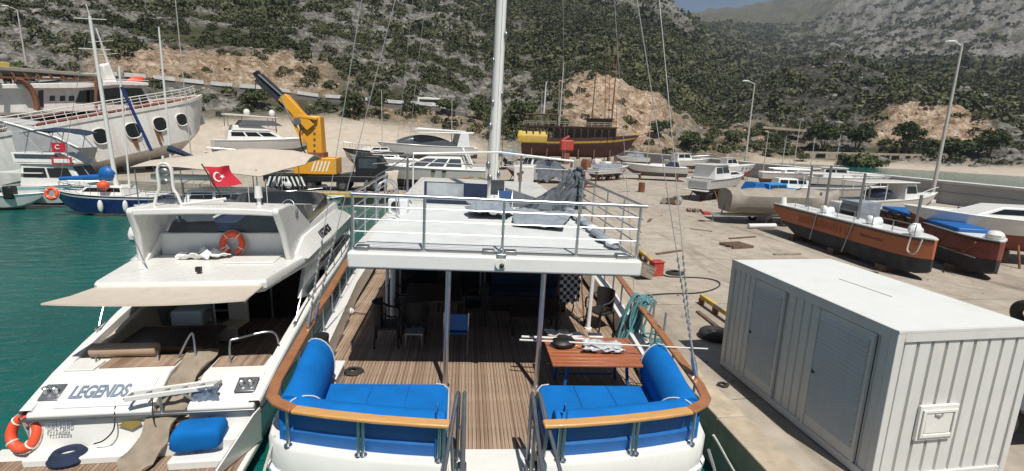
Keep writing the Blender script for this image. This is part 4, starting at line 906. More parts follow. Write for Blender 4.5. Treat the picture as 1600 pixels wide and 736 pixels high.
b = MB(); b.bx(-.95, .95, -.3, .3, .0, .38); b.build('base', 'dark_wood', t, bevel=.02); b = MB(); b.bx(-.95, .95, -.32, .3, .385, .50); b.build('cushion', 'navy_canvas', t, bevel=.04); b = MB(); b.bx(-.95, .95, .2, .34, .505, .95); b.build('backrest', 'navy_canvas', t, bevel=.04)
t = thing('low_table', 'low dark coffee table before the padded bench in the shade', 'table', BM @ TM(1.1, 4.6, 0))
b = MB(); b.bx(-.55, .55, -.4, .4, .42, .47); b.build('top', 'dark_wood', t, bevel=.01)
for x_ in (-.48, .48):
    for y_ in (-.33, .33): b = MB(); b.bx(x_-.03, x_+.03, y_-.03, y_+.03, 0, .418); b.build('leg', 'dark_wood', t)
t = thing('folding_chair', 'blue canvas folding chair in the shade by the roof post', 'chair', BM @ TM(-.62, 3.5, 0, 180))
b = MB(); b.box((0, .2, .68), (.46, .03, .34)); b.build('backrest', 'blue_vinyl', t, bevel=.01); b = MB(); b.box((0, 0, .44), (.46, .42, .03)); b.build('seat', 'blue_vinyl', t, bevel=.01)
for sx in (-1, 1):
    b = MB(); b.tube([(sx*.24, .22, .88), (sx*.24, .18, .44), (sx*.24, -.22, 0)], .013, 6); b.build('leg', 'steel', t); b = MB(); b.tube([(sx*.24, -.2, .44), (sx*.24, .24, 0)], .013, 6); b.build('leg', 'steel', t)
    b = MB(); b.box((sx*.25, 0, .62), (.04, .4, .03)); b.build('arm', 'dark_wood', t)
t = thing('side_stool', 'low dark stool in the shade before the wicker armchair', 'stool', BM @ TM(-1.45, 3.55, 0))
b = MB(); b.box((0, 0, .36), (.36, .3, .03)); b.build('seat', 'galv', t)
for sx in (-1, 1):
    for sy in (-1, 1): b = MB(); b.tube([(sx*.15, sy*.12, .35), (sx*.17, sy*.14, 0)], .012, 6); b.build('leg', 'dull_steel', t)
# clothes horse with a checked cloth
t = thing('clothes_horse', 'folding wooden frame with a black and white checked cloth near the sunny wicker armchair', 'clothes rack', BM @ TM(2.05, 5.35, 0, 12))
for sx in (-1, 1):
    b = MB(); b.tube([(sx*.3, -.35, 0), (sx*.3, .1, 1.25)], .02, 6); b.build('leg', 'old_wood', t); b = MB(); b.tube([(sx*.28, .35, 0), (sx*.28, -.1, 1.25)], .02, 6); b.build('leg', 'old_wood', t)
b = MB(); b.tube([(-.3, 0, 1.22), (.3, 0, 1.22)], .018, 6); b.build('bar', 'old_wood', t)
m, n, l, p = newmat('check_cloth'); tc = n.new('ShaderNodeTexCoord').outputs['Object']; ck = n.new('ShaderNodeTexChecker'); ck.inputs['Scale'].default_value = 11
ck.inputs['Color1'].default_value = (.03, .03, .035, 1); ck.inputs['Color2'].default_value = (.55, .52, .48, 1); l.new(tc, ck.inputs['Vector']); l.new(ck.outputs[0], p.inputs['Base Color']); p.inputs['Roughness'].default_value = .9
b = MB(); secs = []
for i in range(10):
    x = -.27+i*.06; dz = .05*math.sin(i*1.7); secs.append([V(x, -.06-.03*math.sin(i*2.1), .42+dz), V(x, -.045, .8), V(x, -.03, 1.22), V(x, 0, 1.245), V(x, .03, 1.22), V(x, .05+.02*math.sin(i), .6+dz), V(x, .04, .6+dz), V(x, .0, 1.2), V(x, -.035, .42+dz)])
b.loft(secs); b.build('cloth', 'check_cloth', t)
# ---------------------------------------------------------------- ropes and deck gear
def coil(x, y, z, R_, n_, r_, mt, label, M=BM, cat='rope', flat=1):
    pts = []
    for i in range(n_*18):
        a = i/18*2*math.pi; rr = R_*(1-.45*((i/18) % 4)/4)+random.uniform(-.012, .012); pts.append((rr*math.cos(a)*1.0, rr*math.sin(a)*.85, r_+(i/18/n_)*n_*r_*.55*flat+random.uniform(-.008, .008)))
    b = MB(); b.tube(pts, r_, 6); o = b.build('coiled_rope', mt); o.matrix_world = M @ TM(x, y, z); tag(o, label, cat); return o
q = B(552, 580, z=.03); coil(q.x, q.y, .0, .17, 4, .02, 'rope_dark', 'black rope loops on the sunny deck by the sofa end')
q = B(508, 548, z=.42); t = thing('mooring_winch', 'black mooring winch with rope turns on the white bulwark', 'winch', BM @ TM(q.x-.06, q.y, ZT))
b = MB(); b.cyl((0, 0, 0), (0, 0, .1), .12, 14); b.cyl((0, 0, .1), (0, 0, .26), .085, 14); b.cyl((0, 0, .26), (0, 0, .32), .13, 14); b.build('drum', 'black', t)
b = MB()
for k in range(4): b.torus((0, 0, .12+k*.04), .105, .022)
b.build('rope_turns', 'rope_dark', t)
b = MB(); b.ell((.02, -.22, .12), (.1, .12, .12), 10, 7, .15); b.build('rope_pile', 'black_rubber', t)
q = B(545, 520, z=.0); t = thing('deck_locker', 'low white deck locker on the side deck behind the black winch', 'locker', BM @ TM(-2.72, 1.9, 0)); b = MB(); b.bx(-.16, .2, -.25, .35, 0, .30); b.build('body', 'gelcoat', t, bevel=.03); b = MB(); b.bx(-.18, .22, -.27, .37, .305, .34); b.build('lid', 'gelcoat', t, bevel=.01)
q = B(548, 488, z=.05); t = thing('float_light', 'small white round float lying on the side deck planks', 'float', BM @ TM(q.x, q.y, 0)); b = MB(); b.ell((0, 0, .08), (.09, .09, .08), 12, 8); b.build('ball', 'gelcoat_cool', t); b = MB(); b.tube([(.08, 0, .05), (.4, -.05, .03)], .012, 6); b.build('pole', 'dark_wood', t)
# teal mooring rope hung on the starboard cap rail
t = thing('mooring_rope', 'bundle of teal mooring rope hung over the quay side rail', 'rope', BM)
rp0 = B(1008, 470, z=1.02); b = MB()
for k in range(13):
    a = rp0+V(random.uniform(-.14, .14), random.uniform(-.25, .25), random.uniform(-.02, .05))
    b.tube(smoothpath([a+V(.08, 0, .0), a+V(-.06, 0, .05), a+V(-.22+random.uniform(-.1, .1), -.05, -.4), a+V(-.30+random.uniform(-.12, .15), -.15+random.uniform(-.2, .2), -.95+random.uniform(-.05, .2)), a+V(-.18, -.1, -.5), a+V(0, -.03, .02)], 4), .024, 6)
b.build('hank', 'rope_teal', t)
b = MB()
for k in range(9):
    c_ = B(1020+random.uniform(-10, 14), 548+random.uniform(-14, 14), z=.25)
    b.torus(c_+V(0, 0, random.uniform(-.1, .25)), random.uniform(.12, .2), .022, Matrix.Rotation(random.uniform(-.7, .7), 4, 'X') @ Matrix.Rotation(random.uniform(-.7, .7), 4, 'Y'), 16, 6)
b.build('loops', 'rope_teal', t)
c_ = B(1010, 560, z=.05); coil(c_.x, c_.y, .0, .26, 7, .026, 'rope_white', 'heap of off white rope beneath the teal rope at the rail')
c_ = B(985, 500, z=.05); coil(c_.x, c_.y, .0, .17, 5, .03, 'rope_white', 'small white rope coil beside the sunny wicker armchair')
for px, py in ((1020, 500), (1037, 520)):
    q = B(px, py, z=.9); b = MB(); b.cyl((q.x, q.y, .3), (q.x, q.y, 1.3), .022, 8); b.build('fender_post', 'galv', boat)
def smoothpath4(pts, k=3):
    out = []
    for a, b_ in zip(pts, pts[1:]):
        for j in range(k): out.append(tuple(u+(v_-u)*j/k for u, v_ in zip(a, b_)))
    return out+[pts[-1]]
mat('runner_canvas', (.25, .205, .155), .9, var=.2, scale=4, bumpst=.6, bscale=7)
mat('jean_cover', (.13, .17, .235), .9, var=.3, scale=5, bumpst=.5, bscale=9)
# ================================================================ LEGENDS: the motor yacht alongside
def add_text(txt, size, M, mt, name, parent, ext=.004, shear=0, sx=1, bold=.028):
    cu = bpy.data.curves.new(name, 'FONT'); cu.body = txt; cu.size = size; cu.extrude = ext; cu.align_x = 'CENTER'; cu.align_y = 'CENTER'; cu.shear = shear; cu.offset = bold*size
    tmp = bpy.data.objects.new(name+'_tmp', cu); COL.objects.link(tmp)
    dg = bpy.context.evaluated_depsgraph_get(); me = bpy.data.meshes.new_from_object(tmp.evaluated_get(dg)); bpy.data.objects.remove(tmp)
    me.name = name; me.materials.clear(); me.materials.append(MAT[mt]); me.transform(M @ Matrix.Scale(sx, 4, (1, 0, 0)))
    o = bpy.data.objects.new(name, me); COL.objects.link(o); o.parent = parent; return o
def worn_marks(par, fr, wd, ht, n_, mt, seed):                # lettering too worn to read: faint upright strokes and bars
    r_ = random.Random(seed); bb = MB(); cw = wd/n_
    for i in range(n_):
        x0 = -wd/2+i*cw; s_ = cw*.16
        for dx in ((0, .55*cw) if r_.random() < .6 else (.25*cw,)): bb.box((x0+dx+s_/2, 0, .003), (s_, ht, .006), fr)
        for dy in r_.sample((-.42, 0, .42), 2): bb.box((x0+cw*.36, dy*ht, .004), (cw*.6, ht*.14, .006), fr)
    o = bb.build('worn_lettering', mt, par, smooth=0); o['kind'] = 'stuff'; return o
def face_frame(o_, xdir, ydir):
    x = Vector(xdir).normalized(); z = x.cross(Vector(ydir)).normalized(); y = z.cross(x)
    return Matrix(((x.x, y.x, z.x, o_[0]), (x.y, y.y, z.y, o_[1]), (x.z, y.z, z.z, o_[2]), (0, 0, 0, 1)))
LM = TM(-5.47, 8.6, 0, 1.0) @ Matrix.Scale(.93, 4, (1, 0, 0)); Lp = in_frame(LM)
lg = thing('motor_yacht', 'white flybridge motor yacht with beige aft awning and radar arch, moored beside the motor sailer', 'yacht', LM)
LX, LY = [0, 1.5, 4, 8, 11, 13.5, 15, 15.8], [2.12, 2.22, 2.34, 2.35, 2.05, 1.3, .6, .02]
def lh(y): return interp(y, LX, LY)
ysl = [.3, 1.2, 2.2, 3.2, 4.2, 5.5, 7, 8.5, 10, 11.5, 13, 14.2, 15.1, 15.8]
LXY = [(lh(y), y) for y in ysl]
def lsheer(y): return interp(y, [0, 1.2, 2.4, 4.2, 6, 10, 15.8], [1.16, 1.50, 1.75, 2.02, 2.05, 2.15, 2.5])
def lring(kx, z=None, dz=0, dy=0):
    R_ = [V(x*kx, y-(dy if y > 12 else 0), (lsheer(y) if z is None else z)+dz) for x, y in LXY]; return R_+[V(-q.x, q.y, q.z) for q in R_[:-1][::-1]]
b = MB(); b.loft([lring(.55, -.6, 0, 1.2), lring(.84, .0, 0, .7), lring(.93, .55, 0, .35), lring(.985, 1.05, 0, .1), lring(1.0, None, -.06), lring(1.0, None, 0)], ring=False, caps=False)
b.build('hull', 'gelcoat', lg, smooth=45)
b = MB(); b.loft([lring(.985, 1.06), lring(1.008, 1.10), lring(1.008, 1.15), lring(.99, 1.19)], ring=False, caps=False); b.build('rubbing_strake', 'dull_steel', lg)
# wide gunwale capping and inner bulwark
b = MB(); b.loft([lring(1.0, None, 0), lring(.99, None, .04), lring(.90, None, .04), lring(.895, None, -.05), lring(.89, .9)], ring=False, caps=False); b.build('gunwale', 'gelcoat', lg, smooth=50)
# decks
b = MB(); b.prism([V(x*.95, y, .78) for x, y in LXY if y < 7.2]+[V(-x*.95, y, .78) for x, y in LXY[::-1] if y < 7.2], (0, 0, .10)); b.build('cockpit_sole', 'teak_legends', lg, smooth=0)
b = MB(); b.prism([V(x*.93, y, 1.9) for x, y in LXY if y > 6]+[V(-x*.93, y, 1.9) for x, y in LXY[::-1] if y > 6], (0, 0, .1)); b.build('foredeck', 'gelcoat', lg, smooth=0)
# transom blocks: name side, central steps, plain side
def tblock(x0, x1, ztop, name):
    pr = [(0.18, .42), (.34, 1.10), (.26, 1.16), (.30, 1.22), (1.02, ztop), (1.75, ztop), (1.75, .8), (.6, .42)]
    bb = MB(); bb.prism([V(x0, y, z) for y, z in pr], (x1-x0, 0, 0)); return bb.build(name, 'gelcoat', lg, bevel=.035, seg=3)
tl = tblock(-2.02, .16, 1.60, 'transom'); tr = tblock(.78, 2.02, 1.52, 'transom')
b = MB(); b.bx(-2.06, 2.06, .22, .33, 1.105, 1.155); b.build('transom_moulding', 'dull_steel', lg, bevel=.01)
for k in range(4):
    b = MB(); b.bx(.17, .77, .0+k*.36, .42+k*.36+.3, .42, .66+k*.23); b.build('step', 'gelcoat', lg, bevel=.03)
    b = MB(); b.bx(.19, .75, -.01+k*.36, .37+k*.36, .66+k*.23, .70+k*.23); b.build('step_mat', 'beige_cushion', lg, bevel=.015)
# name board: sloping panel with lettering, below it the home port
sl_n = V(0, .72, .38).normalized()
pn = V(-.92, .60, 1.385); xd = V(1, 0, 0)
b = MB(); b.box((0, 0, .0), (1.62, .58, .03), face_frame(V(-.80, .62, 1.40), (1, 0, 0), (0, .72, .38))); nb = b.build('name_panel', 'gelcoat_cool', lg, bevel=.01)
add_text('LEGENDS', .36, face_frame(V(-.93, .62, 1.41), (1, 0, 0), (0, .72, .38)) @ TM(0, 0, .018), 'grey_lettering', 'lettering', nb, .006, .12, .68)
fr = face_frame(V(-1.45, .235, .93), (1, 0, 0), (0, .16, .68))
worn_marks(tl, fr @ TM(0, .08, .004), .46, .09, 7, 'grey_lettering', 3); worn_marks(tl, fr @ TM(0, -.06, .004), .40, .06, 8, 'dull_steel', 5)
fr2 = face_frame(V(-.25, .25, .95), (1, 0, 0), (0, .16, .68))
b = MB(); b.prism([fr2 @ V(x, y, 0) for x, y in ((-.2, .0), (-.05, .07), (.2, .06), (.22, .0), (.05, -.09), (-.06, -.05))], (0, -.012, .004)); b.build('emblem', 'brass', tl)
b = MB(); b.tube(smoothpath([(-.55, .48, 1.33), (-.5, .30, 1.2), (-.45, .14, .95), (-.6, .08, .78), (-.8, .1, .7)], 5), .013, 6); b.build('shore_cable', 'rope_dark', tl)
# mooring recesses with cleats
for x0, x1, par in ((-1.92, -1.66, tl), (1.62, 1.92, tr)):
    b = MB(); b.box((0, 0, 0), (abs(x1-x0)+.1, .34, .02), face_frame(V((x0+x1)/2, .66, 1.43), (1, 0, 0), (0, .72, .38 if par is tl else .30))); rc = b.build('recess', 'dull_steel', par, bevel=.01)
    for dx in (-.07, .09):
        b = MB(); b.cyl(((x0+x1)/2+dx, .62, 1.42), ((x0+x1)/2+dx, .60, 1.54), .04, 10); b.ell(((x0+x1)/2+dx, .60, 1.55), (.06, .06, .03), 10, 6); b.build('bollard', 'steel', rc)
# teak covered coaming and roll cushion
b = MB(); b.bx(-1.3, .14, 1.2, 1.72, 1.605, 1.625); b.build('teak_pad', 'teak_legends', tl); b = MB(); b.bx(.85, 1.9, 1.25, 1.72, 1.525, 1.545); b.build('teak_pad', 'teak_legends', tr)
b = MB(); b.bx(-1.9, -1.35, 1.12, 1.5, 1.605, 1.64); b.build('hatch', 'gelcoat', tl, bevel=.01)
b = MB(); b.cyl((-1.75, 1.72, 1.76), (-.42, 1.68, 1.76), .135, 18); cu_ = b.build('roll_cushion', 'tan_cushion', lg, bevel=.03)
for x in (-1.6, -.40):
    b = MB(); b.tube([(x, 1.68, 1.76), (x+.1, 1.45, 1.72), (x+.12, 1.4, 1.6)], .018, 7); b.build('cushion_arm', 'steel', lg)
for pts in ([(.05, 1.5, 1.6), (.28, 1.62, 2.05), (.36, 1.62, 2.05), (.42, 1.5, 1.6)], [(1.18, 1.35, 1.52), (1.18, 1.42, 1.95), (1.3, 1.48, 2.02), (1.95, 1.7, 2.06), (2.05, 1.8, 1.75)]):
    b = MB(); b.tube(smoothpath(pts, 4), .022, 8); b.build('grab_rail', 'steel', lg)
# swim platform with teak strips
b = MB(); b.bx(-2.75, 2.05, -1.15, .55, .30, .42); sp_ = b.build('swim_platform', 'gelcoat', lg, bevel=.03)
for i in range(57):
    x = -2.68+i*.082
    b = MB(); b.bx(-.036, .036, -1.08, .12, .42, .438); pl = b.build('platform_strip', 'teak_legends', sp_, smooth=0); pl.location = (x, 0, 0)
b = MB(); b.prism([(1.55, -.9, .44), (2.06, .35, .44), (2.10, .35, 1.12), (2.06, .1, 1.12), (1.62, -.9, .5)], (.03, 0, 0)); b.build('quarter_wing', 'gelcoat', lg)
# cockpit furniture
t = thing('cockpit_table', 'large dark varnished table in the shaded cockpit of the motor yacht', 'table', LM @ TM(-.85, 2.95, .88))
for i in range(7):
    b = MB(); b.bx(-1.0, 1.0, -.63+i*.18, -.63+i*.18+.175, .56, .62); b.build('plank', 'dark_wood', t, bevel=.006)
for y_ in (-.646, .646): b = MB(); b.bx(-1.03, 1.03, y_-.014, y_+.014, .545, .625); b.build('edge_band', 'varnish', t, bevel=.006)
for x_ in (-.5, .5): b = MB(); b.cyl((x_, 0, 0), (x_, 0, .55), .06, 12); b.build('pedestal', 'steel', t)
t = thing('cockpit_chair', 'chair covered by a beige striped towel behind the dark cockpit table', 'chair', LM @ TM(.12, 4.1, .88, -12))
b = MB(); b.bx(-.27, .27, -.25, .25, .40, .48); b.build('seat', 'beige_cushion', t, bevel=.03); b = MB(); b.bx(-.28, .28, .20, .29, .42, 1.02); b.build('backrest', 'beige_canvas', t, bevel=.03)
b = MB(); b.bx(-.24, .3, -.33, -.27, .1, .47); b.build('towel', 'beige_canvas', t, bevel=.02)
for sx in (-1, 1):
    for sy in (-1, 1): b = MB(); b.cyl((sx*.23, sy*.2, 0), (sx*.23, sy*.2, .41), .02, 8); b.build('leg', 'dark_wood', t)
b = MB(); b.bx(-1.55, -.75, 4.25, 4.9, .88, 1.62); b.build('settee', 'gelcoat_cool', lg, bevel=.06)
b = MB(); b.loft([[V(-1.98, 1.8, 1.0), V(-1.98, 1.8, 1.58), V(-1.84, 1.8, 1.56), V(-1.72, 1.8, 1.0)], [V(-2.04, 4.3, 1.0), V(-2.04, 4.3, 1.98), V(-1.9, 4.3, 1.96), V(-1.72, 4.3, 1.0)]]); b.build('side_cushion', 'beige_cushion', lg, bevel=.03)
# saloon: dark glass bulkhead, sides with window bands
b = MB(); b.bx(-1.9, 1.85, 5.6, 5.66, .88, 3.0); sb_ = b.build('bulkhead', 'dark_interior', lg)
for x0, x1 in ((-1.8, -.6), (-.55, .6), (.65, 1.8)):
    b = MB(); b.bx(x0, x1, 5.57, 5.595, .95, 2.9); b.build('door_glass', 'window_dark', sb_)
for x in (-.57, .62): b = MB(); b.bx(x-.025, x+.025, 5.55, 5.595, .9, 2.95); b.build('door_frame', 'steel', sb_)
for sx in (-1, 1):
    prof_ = [(5.2, 2.0), (5.0, 3.0), (13.4, 2.75), (13.9, 2.1)]
    b = MB(); b.prism([V(sx*1.78, y, z) for y, z in prof_], (sx*.06, 0, 0)); sd = b.build('saloon_side', 'gelcoat', lg, bevel=.02)
    b = MB(); b.prism([V(sx*1.842, y, z) for y, z in [(5.5, 2.12), (5.2, 2.55), (12.6, 2.52), (13.3, 2.12)]], (sx*.012, 0, 0)); b.build('window_band', 'window_dark', sd)
    for y in (7.0, 8.8, 10.6): b = MB(); b.bx(sx*1.853, sx*1.862, y, y+.05, 2.1, 2.56); b.build('window_post', 'black', sd)
    b = MB(); b.prism([V(sx*1.86, 5.2, 1.7), V(sx*1.86, 3.9, 2.03), V(sx*1.86, 4.8, 3.0), V(sx*1.86, 5.9, 3.0), V(sx*1.86, 5.9, 1.7)], (sx*.10, 0, 0)); b.build('side_wing', 'gelcoat', lg, bevel=.02)
    # hull windows and bulwark rail
    b = MB(); b.prism([V(sx*2.345, y, z) for y, z in [(5.6, 1.35), (5.4, 1.75), (10, 1.8), (10.6, 1.45)]], (sx*.02, 0, 0)); b.build('hull_window', 'window_dark', lg)
    b = MB(); b.tube(smoothpath([(sx*2.18, 2.6, 1.85), (sx*2.24, 3.2, 2.45), (sx*2.3, 4.5, 2.62), (sx*2.30, 8, 2.68), (sx*2.1, 10.5, 2.75), (sx*1.3, 13.4, 2.95), (0, 15.7, 3.1)], 5), .02, 7); b.build('hand_rail', 'steel', lg)
    for y in np.arange(4.2, 13.5, 1.15): b = MB(); b.cyl((sx*(lh(y)-.06), y, lsheer(y)), (sx*(lh(y)-.06), y, lsheer(y)+.6), .015, 7); b.build('rail_post', 'steel', lg)
    for y in (2.6, 3.9): 
        b = MB(); b.cyl((sx*2.18, y, lsheer(y)), (sx*2.18, y, lsheer(y)+.1), .03, 8); b.ell((sx*2.18, y, lsheer(y)+.12), (.03, .12, .03), 8, 6); b.build('cleat', 'steel', lg)
# flybridge deck moulding
FZ = 3.0
def fring(k, z, dy=0): 
    q = [(1.66, 2.0), (1.78, 2.1), (2.16, 4.4), (2.20, 7), (2.1, 10), (1.5, 11.2), (.6, 11.8)]
    return [V(x-(1-k), y+((1-k) if y < 3 else -(1-k)*(y > 9)), z) for x, y in q]+[V(-x+(1-k), y+((1-k) if y < 3 else -(1-k)*(y > 9)), z) for x, y in q[::-1]]
b = MB(); b.loft([fring(.93, FZ-.2), fring(1.0, FZ-.1), fring(1.0, FZ+.02), fring(.97, FZ+.08)]); fly = b.build('flybridge', 'gelcoat', lg, smooth=35)
for sx in (-1, 1):
    fr = face_frame(V(sx*2.2, 7.0, FZ-.15), (0, sx, 0), (0, 0, 1))
    b = MB(); b.prism([V(sx*1.95, 4.4, FZ-.36), V(sx*2.0, 4.2, FZ+.05), V(sx*2.17, 10.2, FZ+.06), V(sx*2.05, 10.4, FZ-.42)], (sx*.03, 0, 0)); nm = b.build('name_band', 'gelcoat', fly)
    b = MB(); b.loft([[V(sx*2.19, y_, FZ+.04), V(sx*1.90, y_, FZ+.04+h_), V(sx*1.82, y_, FZ+.04+h_), V(sx*1.82, y_, FZ+.04)] for y_, h_ in ((4.0, .12), (4.8, .40), (9.0, .46), (10.3, .2))]); sk = b.build('coaming_skirt', 'gelcoat', fly)
    add_text('LEGENDS', .30, face_frame(V(sx*2.06, 6.45, FZ+.25), (0, sx, 0), (-sx*.30, 0, .44)) @ TM(0, 0, .012), 'black_lettering', 'lettering', sk, .008, .1)
    # coaming side and arch fin
    b = MB(); b.prism([V(sx*1.78, 3.75, FZ+.06), V(sx*1.78, 10.3, FZ+.06), V(sx*1.70, 9.9, FZ+.62), V(sx*1.62, 6.4, FZ+.5), V(sx*1.64, 4.4, FZ+.62)], (-sx*.12, 0, 0)); b.build('coaming', 'gelcoat', fly, bevel=.03)
    fin = [(3.72, FZ+.05), (6.7, FZ+.12), (6.1, FZ+.45), (4.75, FZ+1.28), (4.35, FZ+1.38), (3.35, FZ+1.40), (3.3, FZ+1.30), (3.6, FZ+.7)]
    P0 = [V(sx*(1.86-.10*(z-FZ)), y, z) for y, z in fin]; b = MB(); b.prism(P0, (-sx*.16, 0, 0)); af = b.build('arch_fin', 'gelcoat', fly, bevel=.05, seg=3)
    b = MB(); b.torus((sx*1.775, 4.65, FZ+1.08), .11, .008, Matrix.Rotation(math.radians(90), 4, 'Y'), 20, 5); b.torus((sx*1.778, 4.65, FZ+1.08), .05, .008, Matrix.Rotation(math.radians(90), 4, 'Y'), 14, 5, .6, 5.2); b.build('emblem', 'dull_steel', af)
b = MB(); b.loft([[V(x, y, FZ+1.405-.05*(x/1.7)**2) for y in (3.36, 4.36)]+[V(x, y, FZ+1.26-.05*(x/1.7)**2) for y in (4.36, 3.36)] for x in np.linspace(-1.66, 1.66, 9)]); b.build('arch_top', 'gelcoat', fly, bevel=.03)
b = MB(); b.bx(-1.62, 1.62, 4.35, 4.45, FZ+.06, FZ+.62); aw = b.build('aft_coaming', 'gelcoat_cool', fly, bevel=.03)
b = MB(); b.add([(-1.5, 4.5, FZ+.62), (-.2, 4.46, FZ+.62), (-.2, 4.44, FZ+.62), (-1.5, 4.48, FZ+.62), (-1.3, 4.9, FZ+1.24), (-.6, 4.9, FZ+1.24)], [(0, 1, 5, 4)]); b.build('screen', 'smoked', fly)
b = MB(); b.add([(-.1, 4.46, FZ+.62), (1.45, 4.46, FZ+.62), (1.2, 4.55, FZ+1.22), (.75, 4.55, FZ+1.22)], [(0, 1, 2, 3)]); b.build('screen', 'smoked', fly)
b = MB(); b.bx(-1.62, 1.62, 4.5, 9.6, FZ+.08, FZ+.12); b.build('fly_sole', 'dark_interior', fly)
# forward smoked screen wrapped round the helm
secs = []
for a in np.linspace(0, math.pi, 15):
    x, y = 1.62*math.cos(a), 9.0+1.25*math.sin(a); secs.append([V(x, y, FZ+.5), V(x*.97, y-.14, FZ+.98), V(x*.955, y-.14, FZ+.98), V(x*.985, y, FZ+.5)])
secs = [[V(1.64, 5.6, FZ+.40), V(1.60, 5.5, FZ+.52), V(1.585, 5.5, FZ+.52), V(1.62, 5.6, FZ+.40)]]+secs+[[V(-1.64, 5.6, FZ+.40), V(-1.60, 5.5, FZ+.52), V(-1.585, 5.5, FZ+.52), V(-1.62, 5.6, FZ+.40)]]
b = MB(); b.loft(secs); b.build('fly_windscreen', 'smoked', fly)
b = MB(); b.loft([[V(x, 8.9, FZ+.1), V(x, 8.6, FZ+.75), V(x, 9.6, FZ+.6), V(x, 9.8, FZ+.1)] for x in (-.4, .9)]); b.build('helm_console', 'skin_grey', fly, bevel=.04)
b = MB(); b.torus((.35, 8.5, FZ+.7), .2, .02, Matrix.Rotation(math.radians(60), 4, 'X')); b.build('steering_wheel', 'steel', fly)
b = MB(); b.bx(-1.5, -.1, 6.8, 8.6, FZ+.12, FZ+.48); b.build('sunbed', 'navy_canvas', fly, bevel=.06)
t = thing('fin_board', 'turquoise board standing on the flybridge of the motor yacht', 'board', LM @ TM(.55, 7.3, FZ+.12)); b = MB(); b.ell((0, 0, .33), (.13, .05, .34), 14, 8); b.build('board', 'turquoise', t)
# bits on the aft flybridge deck
b = MB(); b.cyl((.12, 2.62, FZ+.08), (.12, 2.60, FZ+.2), .05, 10); b.box((.12, 2.6, FZ+.18), (.12, .08, .1)); b.build('camera', 'black', fly)
b = MB(); b.tube([(-1.2, 3.0, FZ+.08), (-1.62, 3.3, FZ+.78)], .012, 6); b.tube([(-1.2, 3.0, FZ+.08), (-1.38, 2.98, FZ+.12)], .012, 6); b.build('aerial', 'steel', fly)
for x, y, s in ((-.55, 4.1, .26), (-.18, 4.05, .2), (-.85, 4.15, .16), (.1, 4.12, .16)):
    pass
cloth_sheet('folded_cover', 'heap of white folded covers on the aft flybridge deck', 'cover', [(-.95, 3.75, .0), (.1, 3.75, .0), (.05, 4.25, .05), (-.9, 4.25, .05)], 'white_paint', LM @ TM(0, 0, FZ+.14), amp=.16, seed=9)
b = MB(); b.bx(.3, 1.5, 3.4, 4.0, FZ+.08, FZ+.12); b.build('deck_hatch', 'gelcoat', fly, bevel=.02)
# horseshoe lifebuoy on the aft coaming
def lifebuoy(M, R_, r_, label, a0=0, a1=2*math.pi):
    t = thing('lifebuoy', label, 'lifebuoy', M); b = MB(); b.torus((0, 0, 0), R_, r_, None, 28, 10, a0, a1); b.build('ring', 'life_orange', t)
    for k in range(4):
        a = a0+(a1-a0)*(k+.5)/4; b = MB(); b.torus((R_*math.cos(a), R_*math.sin(a), 0), r_*1.03, r_*.16, Matrix.Rotation(a, 4, 'Z') @ Matrix.Rotation(math.radians(90), 4, 'X'), 12, 5); b.build('band', 'white_mark', t)
    b = MB(); b.torus((0, 0, 0), R_+r_*1.2, r_*.12, None, 24, 5); b.build('grab_line', 'rope_white', t)
lifebuoy(LM @ TM(.22, 4.22, FZ+.38, 0, 0, 78), .24, .075, 'orange horseshoe lifebuoy hung on the white flybridge wall', -1.15, math.pi+1.15)
q = Lp(38, 676, z=.85); lifebuoy(LM @ TM(q.x, q.y, q.z, -12, 0, 68), .26, .085, 'orange ring lifebuoy leaning on the stern below the name board')
# awning
b = MB(); secs = []
for x in np.linspace(-1, 1, 13):
    secs.append([V(x*1.72, 2.06, FZ-.02), V(x*1.78-.06, 1.5, FZ-.02-.03*(1-x*x)), V(x*1.86-.1, .95, FZ+.03-.06*(1-x*x)), V(x*1.86-.1, .94, FZ+.0-.06*(1-x*x)), V(x*1.72, 2.06, FZ-.05)])
b.loft(secs); tag(b.build('aft_awning', 'beige_canvas', matrix=LM), 'beige canvas awning stretched aft from the flybridge edge', 'awning')
for sx in (-1, 1): b = MB(); b.tube([(sx*1.5, 2.4, FZ-.14), (sx*1.84-.1, .97, FZ-.03)], .014, 6); b.build('awning_strut', 'steel', fly)
b = MB(); b.cyl((-.25, 3.9, .88), (-.25, 3.9, FZ-.15), .03, 8); b.cyl((.0, 4.5, .88), (.0, 4.5, FZ-.15), .025, 8); b.build('deck_post', 'steel', lg)
for k in range(7): b = MB(); b.bar((-.7, 4.3+k*.1, .95+k*.3), (-.15, 4.3+k*.1, .95+k*.3), .12, .03); b.build('stair_tread', 'dull_steel', lg)
# arch gear: flag, lamp, A frame aerial
t = thing('turkish_flag', 'red flag with white crescent and star on a slanting staff above the arch', 'flag', LM)
f0 = Lp(352, 316, z=FZ+1.4); f1 = f0+(Lp(315, 256, Y=f0.y)-f0); b = MB(); b.tube([f0, f1], .016, 7); b.build('staff', 'dark_wood', t)
fa = f0+(f1-f0)*.93; fb = f0+(f1-f0)*.42; fu = Lp(374, 288, Y=f0.y+.35)-fb; vs = []; fs = []
def flag_pt(u, v_):
    q = fa*(1-v_)+fb*v_+fu*u*V(1, 1, 1).x; q = q+V(.05*math.sin(v_*5+u*3), .09*math.sin(u*7+v_*1.5)*u, -.05*u*u-.04*math.sin(u*5)*u); return q
n_ = 18
for i in range(n_+1):
    for j in range(n_+1): vs.append(flag_pt(i/n_, j/n_))
for i in range(n_):
    for j in range(n_): fs.append((i*(n_+1)+j, (i+1)*(n_+1)+j, (i+1)*(n_+1)+j+1, i*(n_+1)+j+1))
b = MB(); b.add(vs, fs); fl_ = b.build('cloth', 'flag_red', t)
off = -V(0, .012, 0)
